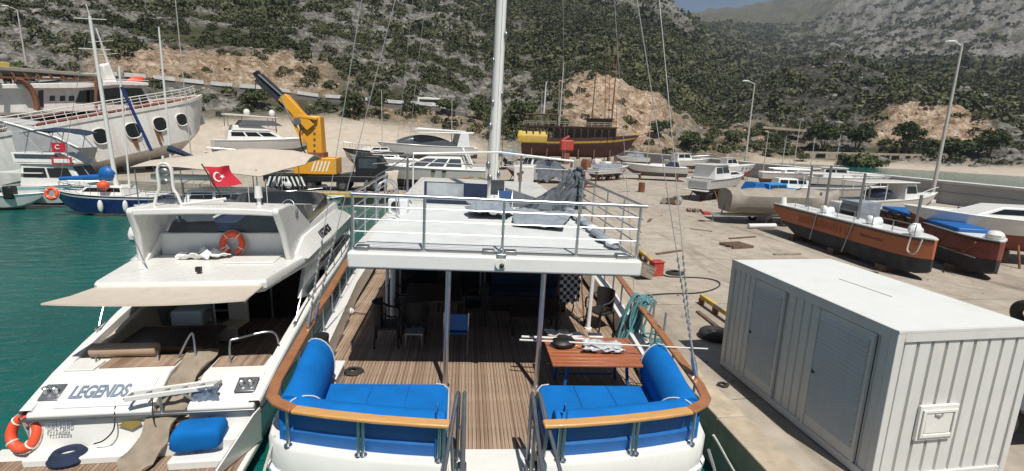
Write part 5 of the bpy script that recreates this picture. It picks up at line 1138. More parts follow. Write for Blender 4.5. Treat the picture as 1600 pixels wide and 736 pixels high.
asp = fu.length/(fa-fb).length
outer = [(.36+.25/asp*math.cos(a), .5+.25*math.sin(a)) for a in np.linspace(.62, 2*math.pi-.62, 26)]; inner_ = [(.415+.2/asp*math.cos(a), .5+.2*math.sin(a)) for a in np.linspace(.80, 2*math.pi-.80, 26)]
vs = [flag_pt(*q)+off for q in outer]+[flag_pt(*q)+off for q in inner_]; b = MB(); b.add(vs, [(i, i+1, 27+i, 26+i) for i in range(25)]); b.build('crescent', 'white_mark', fl_, smooth=0)
st_ = []
for k in range(10):
    a = math.pi+k*math.pi/5; r_ = .125 if k % 2 == 0 else .05; st_.append((.63+r_/asp*math.cos(a), .5+r_*math.sin(a)))
vs = [flag_pt(.63, .5)+off]+[flag_pt(*q)+off for q in st_]; b = MB(); b.add(vs, [(0, 1+k, 1+(k+1) % 10) for k in range(10)]); b.build('star', 'white_mark', fl_, smooth=0)
q = Lp(346, 312, z=FZ+1.41)
b = MB(); b.cyl((1.05, 4.0, FZ+1.38), (1.05, 4.0, FZ+1.56), .05, 10); b.cyl((1.05, 4.0, FZ+1.56), (1.05, 4.0, FZ+1.84), .1, 12, .08); b.build('satellite_dome', 'gelcoat', fly)
for px in (383, 412): 
    q = Lp(px, 312, z=FZ+1.2); b = MB(); b.cyl((q.x, q.y+.3, FZ+.5), (q.x, q.y+.3, FZ+1.75), .012, 6); b.build('aerial', 'gelcoat', fly)
AF = V(-1.05, 3.85, FZ+1.38); b = MB()
for sx in (-1, 1): b.tube(smoothpath([AF+V(sx*.32, 0, 0), AF+V(sx*.24, 0, .25), AF+V(sx*.16, 0, .42), AF+V(sx*.16, 0, .8), AF+V(sx*.09, 0, .95), AF+V(0, 0, .98)], 4), .035, 8)
b.build('aerial_frame', 'gelcoat', fly)
b = MB(); b.ell(AF+V(0, -.02, .78), (.12, .05, .1), 12, 8); b.ell(AF+V(0, -.02, .55), (.11, .05, .09), 12, 8); b.build('horn', 'dull_steel', fly); b = MB(); b.cyl(AF+V(0, 0, .97), AF+V(0, 0, 1.15), .03, 8); b.build('mast_light', 'gelcoat', fly)
b = MB(); b.tube([(-.7, 3.8, FZ+1.42), (.3, 3.9, FZ+1.55)], .03, 8); b.build('wash_pole', 'gelcoat', fly)
# passerelle arm on the stern, hanging covers, tender engine under a blue cover
t = thing('passerelle', 'folded white passerelle with struts standing across the stern of the motor yacht', 'gangway', LM @ TM(.75, .55, .42))
def pl_(px, py, z): q = Lp(px, py, z=z); return q-V(.75, .55, .42)
a0, a1 = pl_(194, 624, 1.5), pl_(335, 604, 1.5)
for d in (V(0, 0, 0), V(.03, .22, 0)):
    b = MB(); b.bar(a0+d, a1+d, .05, .09); b.build('side_beam', 'gelcoat', t, bevel=.01)
for k in range(6):
    u = k/5; q = a0*(1-u)+a1*u; b = MB(); b.bar(q, q+V(.03, .22, 0), .05, .03); b.build('rung', 'galv', t)
q = a0*.62+a1*.38; b = MB(); b.cyl(q-V(0, 0, 1.1), q, .025, 8); b.build('support', 'steel', t)
b = MB(); b.tube([a0*.4+a1*.6, a1+V(-.1, .0, -.5)], .025, 8); b.tube([a0*.1+a1*.9, a1+V(-.25, .1, -.7)], .025, 8); b.build('strut', 'galv', t)
b = MB(); b.tube(smoothpath([a0*.7+a1*.3, a0*.68+a1*.32-V(0, .1, .5), a0*.5+a1*.5-V(0, .2, .85), a0*.3+a1*.7-V(0, .2, .8)], 5), .012, 6); b.build('hose', 'rope_dark', t)
q = Lp(318, 628, z=1.25); cloth_sheet('hanging_cover', 'grey blue cloth cover hanging over the passerelle end', 'cover', [(-.36, -.02, -.42), (.26, -.06, -.38), (.30, .04, .30), (-.20, .04, .26)], 'jean_cover', LM @ TM(q.x, q.y, q.z), amp=.07, seed=14, n=18)
q = Lp(322, 692, z=.44); t = thing('outboard_engine', 'outboard engine under a bright blue canvas cover on the swim platform', 'outboard', LM @ TM(q.x+.10, q.y-.42, .36, 4))
secs = []
for z, kx, ky in ((.36, .92, .9), (.42, 1.05, 1.0), (.6, 1.05, 1.0), (.70, .96, .92), (.73, .8, .75)):
    secs.append([V(.42*kx*math.copysign(abs(math.cos(a))**.25, math.cos(a))+.1*(z-.36), .25*ky*math.copysign(abs(math.sin(a))**.25, math.sin(a)), z) for a in np.linspace(0, 2*math.pi, 24, endpoint=False)])
b = MB(); b.loft(secs); b.build('cover', 'blue_canvas', t, smooth=50)
b = MB(); b.cyl((0, 0, -.25), (0, 0, .37), .09, 12); b.ell((0, 0, -.1), (.12, .22, .14), 12, 8); b.build('leg', 'dull_steel', t); b = MB(); b.bar((-.2, .1, .2), (.2, .1, .2), .08, .25); b.build('clamp', 'galv', t)
q = Lp(108, 716, z=.5); t = thing('rubber_ring', 'dark navy folded rubber hose bundle lying on the swim platform', 'hose', LM @ TM(q.x, q.y, .44, 10))
for k in range(4): b = MB(); b.torus((0, 0, .07+k*.035), .2-.02*k, .06, Matrix.Scale(1.4, 4, (1, 0, 0)), 20, 8); b.build('loop', 'navy_canvas', t)
b = MB(); secs = []
for i_, (x, y, z, w_) in enumerate(smoothpath4([(.46, 1.75, 1.62, .58), (.46, 1.25, 1.56, .56), (.45, .85, 1.38, .54), (.42, .50, 1.16, .52), (.34, .22, .96, .54), (.26, .02, .76, .56), (.20, -.12, .60, .56), (.14, -.36, .50, .60), (.10, -.55, .47, .46)])):
    z += .05; wv_ = .028*math.sin(i_*1.3); x += .04*math.sin(i_*.9); w_ *= 1+.12*math.sin(i_*.7+1); secs.append([V(x-w_/2, y+.02, z+wv_), V(x-w_/4, y, z+.03-wv_), V(x, y, z+.02+wv_), V(x+w_/4, y, z+.035), V(x+w_/2, y+.02, z-wv_), V(x+w_/2, y+.03, z-.03), V(x, y+.03, z-.025), V(x-w_/2, y+.03, z-.03)])
b.loft(secs); o = b.build('step_runner', 'runner_canvas', smooth=60, matrix=LM); tag(o, 'limp beige canvas runner covering the stern steps down to the platform', 'cover')
for x0, x1, y0, z1 in ((.72, 1.72, -.42, .60), (.72, 1.85, -.12, .80), (-1.9, .0, -.10, .58)):
    b = MB(); b.bx(x0, x1, y0, .3, .425, z1); b.build('platform_step', 'gelcoat', lg, bevel=.03)
for px, py in ((212, 725), (345, 722)): 
    q = Lp(px, py, z=.44); b = MB(); b.bx(-.03, .03, -.06, .06, 0, .18); b.bx(-.09, .09, -.04, .04, .10, .15); o = b.build('platform_chock', 'gelcoat', lg, bevel=.02); o.location = (q.x, q.y, .438)
# yellow bucket handle and rope near the ring
q = Lp(66, 702, z=.5); t = thing('yellow_float', 'small yellow float beside the ring lifebuoy on the platform', 'float', LM @ TM(q.x, q.y, .44)); b = MB(); b.ell((0, 0, .07), (.1, .07, .07), 12, 8); b.build('body', 'hull_yellow', t)
# ================================================================ CONTAINER ON THE QUAY
CA, CB_ = G(1145, 408, 3.6), G(1405, 522, 3.6)
dirc = (CA-CB_); cl = dirc.length; ang = math.degrees(math.atan2(-dirc.x, dirc.y)); CW, CH = 2.46, 2.5
CMX = TM(CB_.x, CB_.y, QZ+.02, ang); ct = thing('site_container', 'white corrugated steel container cabin with two slatted doors standing by the quay edge', 'container', CMX)
print('container', cl, ang)
def corr(a, b_, z0, z1, outw, pitch=.29, depth=.045):
    a, b_ = Vector(a), Vector(b_); L = (b_-a).length; d = (b_-a)/L; nn = Vector(outw); nseg = max(1, round(L/pitch)); pts = []
    for k in range(nseg):
        s0 = k/nseg*L; w_ = L/nseg
        for f, h in ((0, 0), (.06, -depth), (.17, -depth), (.23, 0)): pts.append(a+d*(s0+w_*f)+nn*h)
    pts.append(b_.copy()); return pts
def wall_sheet(name, a, b_, z0, z1, outw, mt, par, **k):
    pts = corr(a, b_, z0, z1, outw, **k); bb = MB(); n_ = len(pts); vs = [V(q.x, q.y, z0) for q in pts]+[V(q.x, q.y, z1) for q in pts]
    back = [V(q.x, q.y, z0)-Vector(outw)*.07 for q in (pts[0], pts[-1])]+[V(q.x, q.y, z1)-Vector(outw)*.07 for q in (pts[0], pts[-1])]
    bb.add(vs+back, [(i, i+1, n_+i+1, n_+i) for i in range(n_-1)]+[(2*n_+1, 2*n_, 2*n_+2, 2*n_+3)]); return bb.build(name, mt, par, smooth=0)
L_ = cl
# frame beams
for x in (.05, CW-.05):
    for y in (.05, L_-.05): b = MB(); b.bx(x-.06, x+.06, y-.06, y+.06, 0, CH-.005); b.build('corner_post', 'cont_white', ct, bevel=.01)
for z in (.07, CH-.085):
    for q in ((-.012, .10, .11, L_-.11), (CW-.10, CW+.012, .11, L_-.11), (.11, CW-.11, -.012, .10), (.11, CW-.11, L_-.10, L_+.012)): b = MB(); b.bx(*q, z-.07, z+.07); b.build('frame_rail', 'cont_white', ct, bevel=.01)
wall_sheet('end_wall', (.11, .02, 0), (CW-.11, .02, 0), .14, CH-.155, (0, -1, 0), 'cont_white', ct, pitch=.245, depth=.04)
wall_sheet('end_wall', (CW-.11, L_-.02, 0), (.11, L_-.02, 0), .14, CH-.155, (0, 1, 0), 'cont_white', ct)
wall_sheet('side_wall', (CW-.02, .11, 0), (CW-.02, L_-.11, 0), .14, CH-.155, (1, 0, 0), 'cont_white', ct)
# long side with two door leaves
segs = [('d', .32, 1.50), ('w', 1.50, 2.30), ('d', 2.30, 3.28), ('w', 3.28, L_-.11), ('w', .11, .32)]
for kind, y0, y1 in segs:
    if kind == 'w': wall_sheet('side_wall', (.02, y1, 0), (.02, y0, 0), .14, CH-.155, (-1, 0, 0), 'cont_white', ct, pitch=.2, depth=.03)
    else:
        b = MB(); b.bx(-.01, .03, y0+.02, y1-.02, .15, CH-.16); dr_ = b.build('door', 'cont_white', ct, bevel=.008)
        b = MB()
        for yy in (y0+.02, y1-.06): b.bx(-.035, -.012, yy, yy+.04, .15, CH-.16)
        b.build('door_frame', 'cont_white', dr_, bevel=.005)
        for k in range(24):
            z = .36+k*.078; bb = MB(); bb.prism([V(-.011, y0+.1, z), V(-.045, y0+.1, z+.008), V(-.011, y0+.1, z+.058)], (0, y1-y0-.2, 0)); bb.build('louvre', 'cont_white', dr_, smooth=0)
        b = MB(); b.bx(-.045, -.012, y1-.13, y1-.10, 1.17, 1.24); b.build('handle', 'black', dr_)
b = MB(); b.bx(.02, CW-.02, .02, L_-.02, CH-.02, CH+.012); rf = b.build('roof', 'cont_roof', ct, bevel=.006)
b = MB(); b.bx(-.014, CW+.014, -.014, .03, CH-.02, CH+.03); b.bx(-.014, .03, .03, L_+.014, CH-.02, CH+.026); b.build('roof_lip', 'cont_white', ct, bevel=.006)
b = MB(); b.bar((CW*.55, L_*.35, CH+.016), (CW*.52, L_*.62, CH+.016), .012, .006); b.build('roof_seam', 'dull_steel', rf)
# hatch in the end wall
hx, hz, hw, hh_ = .95, 1.02, .56, .46
b = MB(); b.bx(hx-hw/2-.06, hx+hw/2+.06, -.035, .02, hz-hh_/2-.06, hz+hh_/2+.06); hf = b.build('hatch_frame', 'gelcoat', ct, bevel=.01)
b = MB()
for q in ((hx-hw/2-.02, hx-hw/2+.03, hz-hh_/2, hz+hh_/2), (hx+hw/2-.03, hx+hw/2+.02, hz-hh_/2, hz+hh_/2), (hx-hw/2+.03, hx+hw/2-.03, hz+hh_/2-.05, hz+hh_/2), (hx-hw/2+.03, hx+hw/2-.03, hz-hh_/2, hz-hh_/2+.06)): b.bx(q[0], q[1], -.065, -.036, q[2], q[3])
b.build('hatch_rim', 'gelcoat', hf, bevel=.008)
b = MB(); b.bx(hx-hw/2+.05, hx+hw/2-.05, -.052, -.036, hz-hh_/2+.07, hz+hh_/2-.06); b.build('hatch_door', 'gelcoat', hf, bevel=.006)
b = MB(); b.tube([(hx-.1, -.06, hz+.15), (hx+.0, -.075, hz+.13), (hx+.04, -.06, hz+.16)], .014, 6); b.build('latch', 'galv', hf)
for x in (.1, CW-.1):
    for y in (.15, L_/2, L_-.15): b = MB(); b.bx(x-.1, x+.1, y-.1, y+.1, -.03, .02); b.build('foot', 'dull_steel', ct)
mat('crate_wood', (.22, .19, .155), .85, var=.3, scale=8, bumpst=.3)
# ---------------------------------------------------------------- small things on the quay
def tyre(M, R_, r_, label, grp=None):
    t = thing('tyre', label, 'tyre', M, grp); b = MB(); b.torus((0, 0, 0), R_, r_, None, 28, 10); b.build('tread', 'black_rubber', t)
    b = MB(); b.torus((0, 0, 0), R_-r_*.95, r_*.35, None, 24, 6); b.build('bead', 'black', t); return t
q = G(1120, 528, QZ+.05); tyre(TM(q.x, q.y+.1, QZ+.12), .30, .11, 'old black tyre lying in the shadow of the container')
q = G(1597, 497, QZ+.3); tyre(TM(q.x+.2, q.y, QZ+.42, 20, 80), .30, .13, 'black tyre standing on the quay beyond the container roof')
trl = thing('parked_trailer', 'dark trailer standing close behind the container end', 'trailer', TM(10.3, 7.3, QZ))
b = MB(); b.bx(-.35, 1.6, -.9, 2.4, .6, .68); b.build('bed', 'dull_steel', trl, bevel=.02)
for x, y in ((-.42, -.2), (-.42, 1.5), (1.6, -.2), (1.6, 1.5)):
    b = MB(); b.torus((x, y, .36), .25, .115, Matrix.Rotation(math.radians(90), 4, 'Y'), 26, 10); wl = b.build('wheel', 'black_rubber', trl); b = MB(); b.cyl((x-.06, y, .36), (x+.06, y, .36), .17, 16); b.build('rim', 'dull_steel', wl)
q = G(1025, 430); rb = thing('bollard_box', 'red steel power box on the quay edge ahead of the boat', 'power box', TM(q.x, q.y, QZ, 8))
b = MB(); b.bx(-.2, .2, -.18, .18, 0, .52); b.build('body', 'red_paint', rb, bevel=.015); b = MB(); b.bx(-.23, .23, -.21, .21, .525, .56); b.build('lid', 'red_paint', rb, bevel=.01)
q = G(1006, 434); pb = thing('wooden_crate', 'grey slatted wooden crate leaning on the red power box', 'crate', TM(q.x-.15, q.y-.05, QZ+.10, 12, 24))
for k in range(4):
    z0 = .02+k*.115
    for y_ in (-.27, .27): b = MB(); b.bx(-.3, .3, y_-.012, y_+.012, z0, z0+.095); b.build('slat', 'crate_wood', pb)
    for x_ in (-.29, .29): b = MB(); b.bx(x_-.012, x_+.012, -.255, .255, z0, z0+.095); b.build('slat', 'crate_wood', pb)
    b = MB(); b.bx(-.3, .3, -.28+k*.14, -.28+k*.14+.12, .485, .505); b.build('lid_board', 'crate_wood', pb)
# yellow and black kerb barriers
def barrier(a, c_, label):
    a, c_ = Vector(a), Vector(c_); d = c_-a; t = thing('kerb_rail', label, 'kerb rail', TM(a.x, a.y, QZ), 'yellow kerb rails'); n_ = max(2, round(d.length/.42))
    for i in range(n_):
        b = MB(); b.bar(V(0, 0, .26)+V(d.x, d.y, 0)*(i/n_), V(0, 0, .26)+V(d.x, d.y, 0)*((i+1)/n_)*.999, .13, .13); b.build('stripe', 'yellow_line' if i % 3 != 2 else 'tarp_dirty', t, smooth=0)
    for f in (0.02, .5, .98): b = MB(); b.bx(d.x*f-.07, d.x*f+.07, d.y*f-.07, d.y*f+.07, 0, .2); b.build('foot', 'rust', t)
barrier(G(1095, 475), G(1142, 508), 'worn yellow kerb rail leading to the container corner')
barrier(G(1000, 402), G(1018, 418), 'worn yellow kerb rail by the red power box'); 
q0 = G(1090, 488); b = MB(); b.bar(q0+V(0, 0, .03), G(1130, 520)+V(0, 0, .03), .12, .05); tag(b.build('timber', 'old_wood', smooth=0), 'rotten timber lying beside the yellow kerb rail', 'timber')
# hose loop
pts = [G(x, y, QZ+.03) for x, y in ((1005, 462), (1040, 459), (1085, 458), (1112, 453), (1125, 445), (1118, 438), (1095, 434), (1065, 433), (1045, 432), (1032, 428))]
b = MB(); b.tube(smoothpath(pts, 6), .022, 6); tag(b.build('water_hose', 'rope_dark'), 'long black hose looped over the concrete by the red power box', 'hose')
for dx, dy in ((0, 0), (.2, .3), (-.15, .25)):
    pass
q = G(1055, 428); coil(q.x, q.y, QZ, .36, 4, .03, 'rope_dark', 'coil of black hose lying behind the red power box', Matrix())
q = G(1130, 603); coil(q.x, q.y, QZ, .12, 3, .018, 'rope_dark', 'small dark rope coil on the quay edge by the sofa corner', Matrix())
# mooring lines from the boat to the quay edge
b = MB(); b.tube(smoothpath([BM @ V(3.0, -.1, .45), V(4.4, 5.6, 1.2), V(5.3, 4.6, 1.12)], 8), .018, 6); tag(b.build('mooring_line', 'rope_white'), 'white mooring line from the stern corner to the quay', 'rope')
b = MB(); b.tube(smoothpath([BM @ V(2.9, -.2, .3), V(4.0, 4.6, .2), V(4.6, 3.4, .3)], 8), .02, 6); tag(b.build('mooring_chain', 'galv'), 'thin chain hanging from the stern corner down to the water', 'chain')
b = MB(); b.tube(smoothpath([BM @ V(-2.85, -.05, .42), V(-2.7, 5.2, .6), V(-2.9, 3.5, .1)], 8), .018, 6); tag(b.build('mooring_line', 'rope_white'), 'white mooring line dropping from the stern corner beside the motor yacht', 'rope')

# bits of timber and stone lying about the yard
for i, (px, py, rz, L0, mt, lb) in enumerate([(1045, 395, 25, 1.6, 'old_wood', 'weathered plank lying alone on the concrete beyond the hose'), (1095, 360, -40, 1.2, 'crate_wood', 'short grey board on the concrete before the trailer'), (1160, 372, 15, 1.8, 'old_wood', 'dark plank on the concrete below the white pipe'), (1230, 398, 5, 1.4, 'crate_wood', 'grey board beside the orange pontoon blocks'), (1330, 425, -12, 2.0, 'old_wood', 'long plank beneath the orange pontoon'), (1015, 345, 60, 1.2, 'old_wood', 'plank on the open concrete near the dinghy'), (975, 300, 30, 1.5, 'crate_wood', 'grey board on the yard behind the roof railing')]):
    q = G(px, py); b = MB(); b.bx(-L0/2, L0/2, -.08, .08, .0, .05); o = b.build('loose_plank', mt, smooth=0); o.matrix_world = TM(q.x, q.y, QZ+.003, rz); tag(o, lb, 'plank', 'loose planks on the quay')
rr_ = random.Random(5); b = MB()
for i in range(420):
    x, y = rr_.uniform(5.8, 38), rr_.uniform(7, 60); s_ = rr_.uniform(.012, .05); b.ell((x, y, QZ+s_*.3), (s_*1.3, s_, s_*.7), 5, 3, .2)
o = b.build('gravel_litter', 'rock_grey', smooth=0); o['kind'] = 'stuff'; tag(o, 'small stones and grit scattered over the concrete quay', 'stones')
# ================================================================ BOATS ASHORE AND AFLOAT
def hull_secs(L, Bm, D, bow=.25, flare=.12, tr=.9, n=15, keel=0., chine=.42):
    """stern at x=0, bow at x=L, keel line at z=0, sheer at z=D..D*(1+bow)"""
    secs = []
    for i in range(n):
        t = i/(n-1); bb = Bm/2*(tr+(1-tr)*min(1, t/.35))*(1 if t < .5 else max(.012, 1-((t-.5)/.5)**2.2))
        sh = D*(1+bow*t*t); kz = D*(.02+.0*t)+(0 if t < .72 else D*.75*((t-.72)/.28)**2.0); ch = kz+(sh-kz)*chine
        bc = bb*(1-flare-(.25*t if t > .5 else .1))
        x = t*L; ov = L*.06*t*t
        secs.append([V(x+ov, bb, sh), V(x+ov*.7, (bb*.6+bc*.4), sh*.55+ch*.45), V(x+ov*.3, bc, ch), V(x, bc*.5, kz+(ch-kz)*.42), V(x, 0, kz), V(x, -bc*.5, kz+(ch-kz)*.42), V(x+ov*.3, -bc, ch), V(x+ov*.7, -(bb*.6+bc*.4), sh*.55+ch*.45), V(x+ov, -bb, sh)])
    return secs
def make_hull(t, L, Bm, D, top='gelcoat', bot='antifoul_grey', stripe=None, deck='gelcoat', **k):
    S_ = hull_secs(L, Bm, D, **k)
    b = MB()
    for a in ((0, 1, 2), (6, 7, 8)): b.loft([[s[i] for i in a] for s in S_], ring=False, caps=False)
    b.add([S_[0][i] for i in (0, 1, 2, 6, 7, 8)], [(0, 1, 2, 3, 4, 5)]); b.build('hull', top, t, smooth=50)
    b = MB(); b.loft([[s[i] for i in range(2, 7)] for s in S_], ring=False, caps=False); b.add([S_[0][i] for i in range(2, 7)], [(0, 1, 2, 3, 4)]); b.build('bottom', bot, t, smooth=50)
    b = MB(); b.loft([[s[0]+V(0, -.03, -.06), s[8]+V(0, .03, -.06)] for s in S_], ring=False, caps=False); b.build('deck', deck, t, smooth=50)
    for sd in (0, 8):
        b = MB(); b.tube([s[sd] for s in S_], .035*max(.6, L/9), 6); b.build('gunwale', 'gelcoat' if top != 'gelcoat' else 'gelcoat_cool', t)
    if stripe:
        for a, q in ((0, 1), (8, 7)):
            b = MB(); b.loft([[s[a]*.78+s[q]*.22+V(0, .012*(1 if a == 0 else -1), 0), s[a]*.62+s[q]*.38+V(0, .014*(1 if a == 0 else -1), 0)] for s in S_], ring=False, caps=False); b.build('stripe', stripe, t)
    return S_
def cabin(t, x0, x1, wd, z0, z1, rf=.5, rb=.1, mt='gelcoat', win='window_dark', nwin=2, front=True, tap=.86, roofov=0, wz=(.42, .84), name='cabin'):
    bot = [V(x0, -wd/2, z0), V(x1, -wd/2*.92, z0), V(x1, wd/2*.92, z0), V(x0, wd/2, z0)]
    top = [V(x0+rb, -wd/2*tap, z1), V(x1-rf, -wd/2*tap*.92, z1), V(x1-rf, wd/2*tap*.92, z1), V(x0+rb, wd/2*tap, z1)]
    b = MB(); b.loft([bot, top]); c_ = b.build(name, mt, t, bevel=.06*min(1.5, (z1-z0)), seg=3)
    if win:
        def panel(p0, p1, q0, q1, a, e, lo, hi, nm='window'):     # quad on the face bottom p0-p1, top q0-q1
            def at(u, v_): return (p0*(1-u)+p1*u)*(1-v_)+(q0*(1-u)+q1*u)*v_
            P = [at(a, lo), at(e, lo), at(e, hi), at(a, hi)]; nn = (P[1]-P[0]).cross(P[3]-P[0]).normalized()
            bb = MB(); bb.prism([p_-nn*.01 for p_ in P], nn*.03); bb.build(nm, win, c_, smooth=0)
        for k in range(nwin):
            a, e = .06+k*.88/nwin, .06+(k+1)*.88/nwin-.04
            panel(bot[0], bot[1], top[0], top[1], a, e, *wz); panel(bot[2], bot[3], top[2], top[3], 1-e, 1-a, *wz)
        if front:
            for a, e in ((.06, .48), (.52, .94)): panel(bot[1], bot[2], top[1], top[2], a, e, .25, .9, 'windscreen')
    if roofov:
        b = MB(); b.bx(x0-.2, x1-rf+roofov, -wd/2*tap-.1, wd/2*tap+.1, z1, z1+.07); b.build('roof', mt, t, bevel=.03)
    return c_
def rails(t, S_, i0, i1, h=.5, r_=.018, mt='steel'):
    for sd in (0, 8):
        P = [S_[i][sd]*.97+V(0, 0, h) for i in range(i0, i1)]; P = [V(q.x, S_[i0+k][sd].y*.93, S_[i0+k][sd].z+h) for k, q in enumerate(P)]
        b = MB(); b.tube(P, r_, 6); b.build('rail', mt, t)
        for q in P: b = MB(); b.cyl(q-V(0, 0, h), q, r_*.8, 6); b.build('rail_post', mt, t)
def props(t, L, Bm, z, n=3, mt='old_wood'):
    for i in range(n):
        x = L*(.15+.6*i/max(1, n-1)); b = MB(); b.bx(x-.15, x+.15, -.3, .3, -z, .06); b.build('keel_block', mt, t)
        for s in (-1, 1): b = MB(); b.tube([(x, s*Bm*.55, -z), (x, s*Bm*.36, .45)], .05, 6); b.build('prop', 'rust', t)
def ashore(px0, py0, px1, py1, z=.5):
    """frame with its stern over the first ground pixel and its bow over the second"""
    a, c_ = G(px0, py0), G(px1, py1); d = c_-a; return TM(a.x, a.y, QZ+z, math.degrees(math.atan2(d.y, d.x))), d.length
# --- right yard -------------------------------------------------------------------------------
M, L = ashore(1072, 284, 985, 280, .45); t = thing('sports_boat', 'small white sports boat with a navy canopy on blocks beyond the quay boats', 'boat', M)
L = 7.0; S_ = make_hull(t, L, 2.4, 1.2, 'gelcoat', 'antifoul_grey', None); props(t, L, 2.2, .55, 2)
cabin(t, .8, 2.6, 1.7, 1.15, 1.75, .7, .3, 'navy_canvas', None, name='canopy'); cabin(t, 2.5, 4.9, 1.5, 1.15, 1.5, .9, .1, 'gelcoat', None)
b = MB(); b.tube(smoothpath([(.9, -.95, 1.2), (1.2, -.95, 2.0), (1.2, .95, 2.0), (.9, .95, 1.2)], 4), .06, 8); b.build('roll_bar', 'gelcoat', t)
M, L = ashore(1088, 314, 1165, 304, .45); M = M @ Matrix.Scale(.90, 4); t = thing('cabin_cruiser', 'white cabin cruiser with dark wheelhouse windows on blocks in the yard', 'boat', M)
L = 8.0; S_ = make_hull(t, L, 2.8, 1.5, 'gelcoat', 'antifoul_black', 'grey_lettering'); props(t, L, 2.8, .6, 3); cabin(t, .9, 4.3, 2.3, 1.5, 2.75, .8, .1, 'gelcoat', 'window_dark', 2, roofov=.2); cabin(t, 3.6, 6.9, 1.8, 1.6, 2.1, 1.2, .1, 'gelcoat', 'window_dark', 1, False); rails(t, S_, 8, 15)
b = MB(); b.bx(-.5, .1, -1.1, 1.1, .45, .55); b.build('bathing_platform', 'gelcoat', t, bevel=.03); b = MB(); b.bx(-.04, .0, -.9, .9, .7, 1.3); b.build('stern_door', 'skin_grey', t)
M, L = ashore(1112, 281, 1180, 281, .35); M = M @ Matrix.Scale(.78, 4); t = thing('wheelhouse_boat', 'white wheelhouse boat with round portholes behind the cabin cruiser', 'boat', M)
L = 7.6; S_ = make_hull(t, L, 2.5, 1.7, 'gelcoat', 'red_paint', None); props(t, L, 2.5, .6, 3); cabin(t, 1.8, 4.4, 1.9, 1.7, 3.0, .9, .1, 'gelcoat', 'window_dark', 2, roofov=.1)
for x in (4.7, 5.5, 6.2):
    for s in (-1, 1): b = MB(); b.cyl((x, s*(1.05-.1*(x-4.7)), 1.5), (x, s*(1.16-.12*(x-4.7)), 1.5), .12, 12); b.build('porthole', 'window_dark', t)
M, L = ashore(1152, 324, 1250, 322, .28); M = M @ Matrix.Scale(.82, 4); t = thing('fishing_boat', 'bright blue wooden boat with a small blue cabin behind the tarp covered hull', 'boat', M)
L = 7.0; S_ = make_hull(t, L, 2.3, 1.15, 'hull_brown', 'rust_red', None, 'bright_blue', bow=.4); props(t, L, 2.3, .7, 3); cabin(t, 2.6, 5.0, 1.7, 1.1, 1.9, .3, .05, 'bright_blue', 'navy_canvas', 2, name='cabin'); cabin(t, .7, 2.5, 1.8, 1.1, 2.0, .5, .5, 'blue_vinyl', None, name='tarp')
# tarp covered hull on a trailer
M, L = ashore(1128, 347, 1245, 350, .5); t = thing('covered_boat', 'boat wrapped in a dirty beige tarpaulin on a boat trailer', 'boat', M); L = 7.0
secs = []
for i in range(13):
    u = i/12; w_ = 1.25*(.8+.2*min(1, u*4))*(1 if u < .65 else max(.12, 1-((u-.65)/.35)**2)); z1 = 1.55+.1*math.sin(i*2.2); secs.append([V(u*L, -w_*.75, .25), V(u*L, -w_*1.0, .7+.06*math.sin(i*3.1)), V(u*L, -w_*1.04, 1.3), V(u*L, -w_*.7, z1), V(u*L, 0, z1+.1), V(u*L, w_*.7, z1), V(u*L, w_*1.04, 1.3), V(u*L, w_, .7), V(u*L, w_*.75, .25)])
b = MB(); b.loft(secs); b.build('tarpaulin', 'tarp_dirty', t, smooth=60)
for s in (-1, 1): b = MB(); b.bar((-.9, s*.15, .0), (L*.9, s*.75, .05), .08, .12); b.build('trailer_beam', 'galv', t)
for x in (2.4, 3.3):
    for s in (-1, 1): b = MB(); b.torus((x, s*1.05, -.22), .22, .1, Matrix.Rotation(math.radians(90), 4, 'X'), 20, 8); b.build('wheel', 'black_rubber', t)
b = MB(); b.tube([(-.1, 0, .0), (.0, 0, .9), (.5, 0, .3)], .05, 6); b.build('winch_post', 'galv', t); b = MB(); b.bx(-1.25, -.85, -.25, .25, -.05, .12); b.build('tail_lamp', 'red_paint', t); b = MB(); b.cyl((-.6, 0, -.55), (-.6, 0, .05), .05, 8); b.build('jockey_leg', 'galv', t)
# inflatable
q = G(1050, 317); t = thing('inflatable_dinghy', 'worn grey inflatable dinghy lying on the concrete', 'dinghy', TM(q.x, q.y, QZ, 60)); b = MB(); b.tube(smoothpath([(-1.2, -.5, .24), (0, -.55, .24), (1, -.4, .27), (1.45, 0, .34), (1, .4, .27), (0, .55, .24), (-1.2, .5, .24)], 5), .22, 10); b.build('tube', 'tarp_dirty', t); b = MB(); b.bx(-1.1, 1.0, -.4, .4, .08, .14); b.build('floor', 'dull_steel', t); b = MB(); b.bx(-1.15, -1.08, -.4, .4, .1, .5); b.build('transom', 'old_wood', t)
# long white boat with flat roof
M, L = ashore(1192, 318, 1330, 324, .35); M = M @ Matrix.Scale(.66, 4); t = thing('excursion_boat', 'long white excursion boat with a flat white roof on thin posts', 'boat', M); L = 13.0
S_ = make_hull(t, L, 3.4, 1.7, 'gelcoat', 'antifoul_grey', None); props(t, L, 3.4, .7, 4); cabin(t, 1, 4.8, 2.4, 1.7, 2.7, .4, .1, 'gelcoat', 'window_dark', 3)
b = MB(); b.bx(3.5, 12.5, -1.4, 1.4, 3.35, 3.47); b.build('flat_roof', 'gelcoat', t, bevel=.03)
for x in (3.8, 6.5, 9.3, 12.2):
    for s in (-1, 1): b = MB(); b.cyl((x, s*1.3, 1.6), (x, s*1.3, 3.36), .04, 8); b.build('roof_post', 'gelcoat', t)
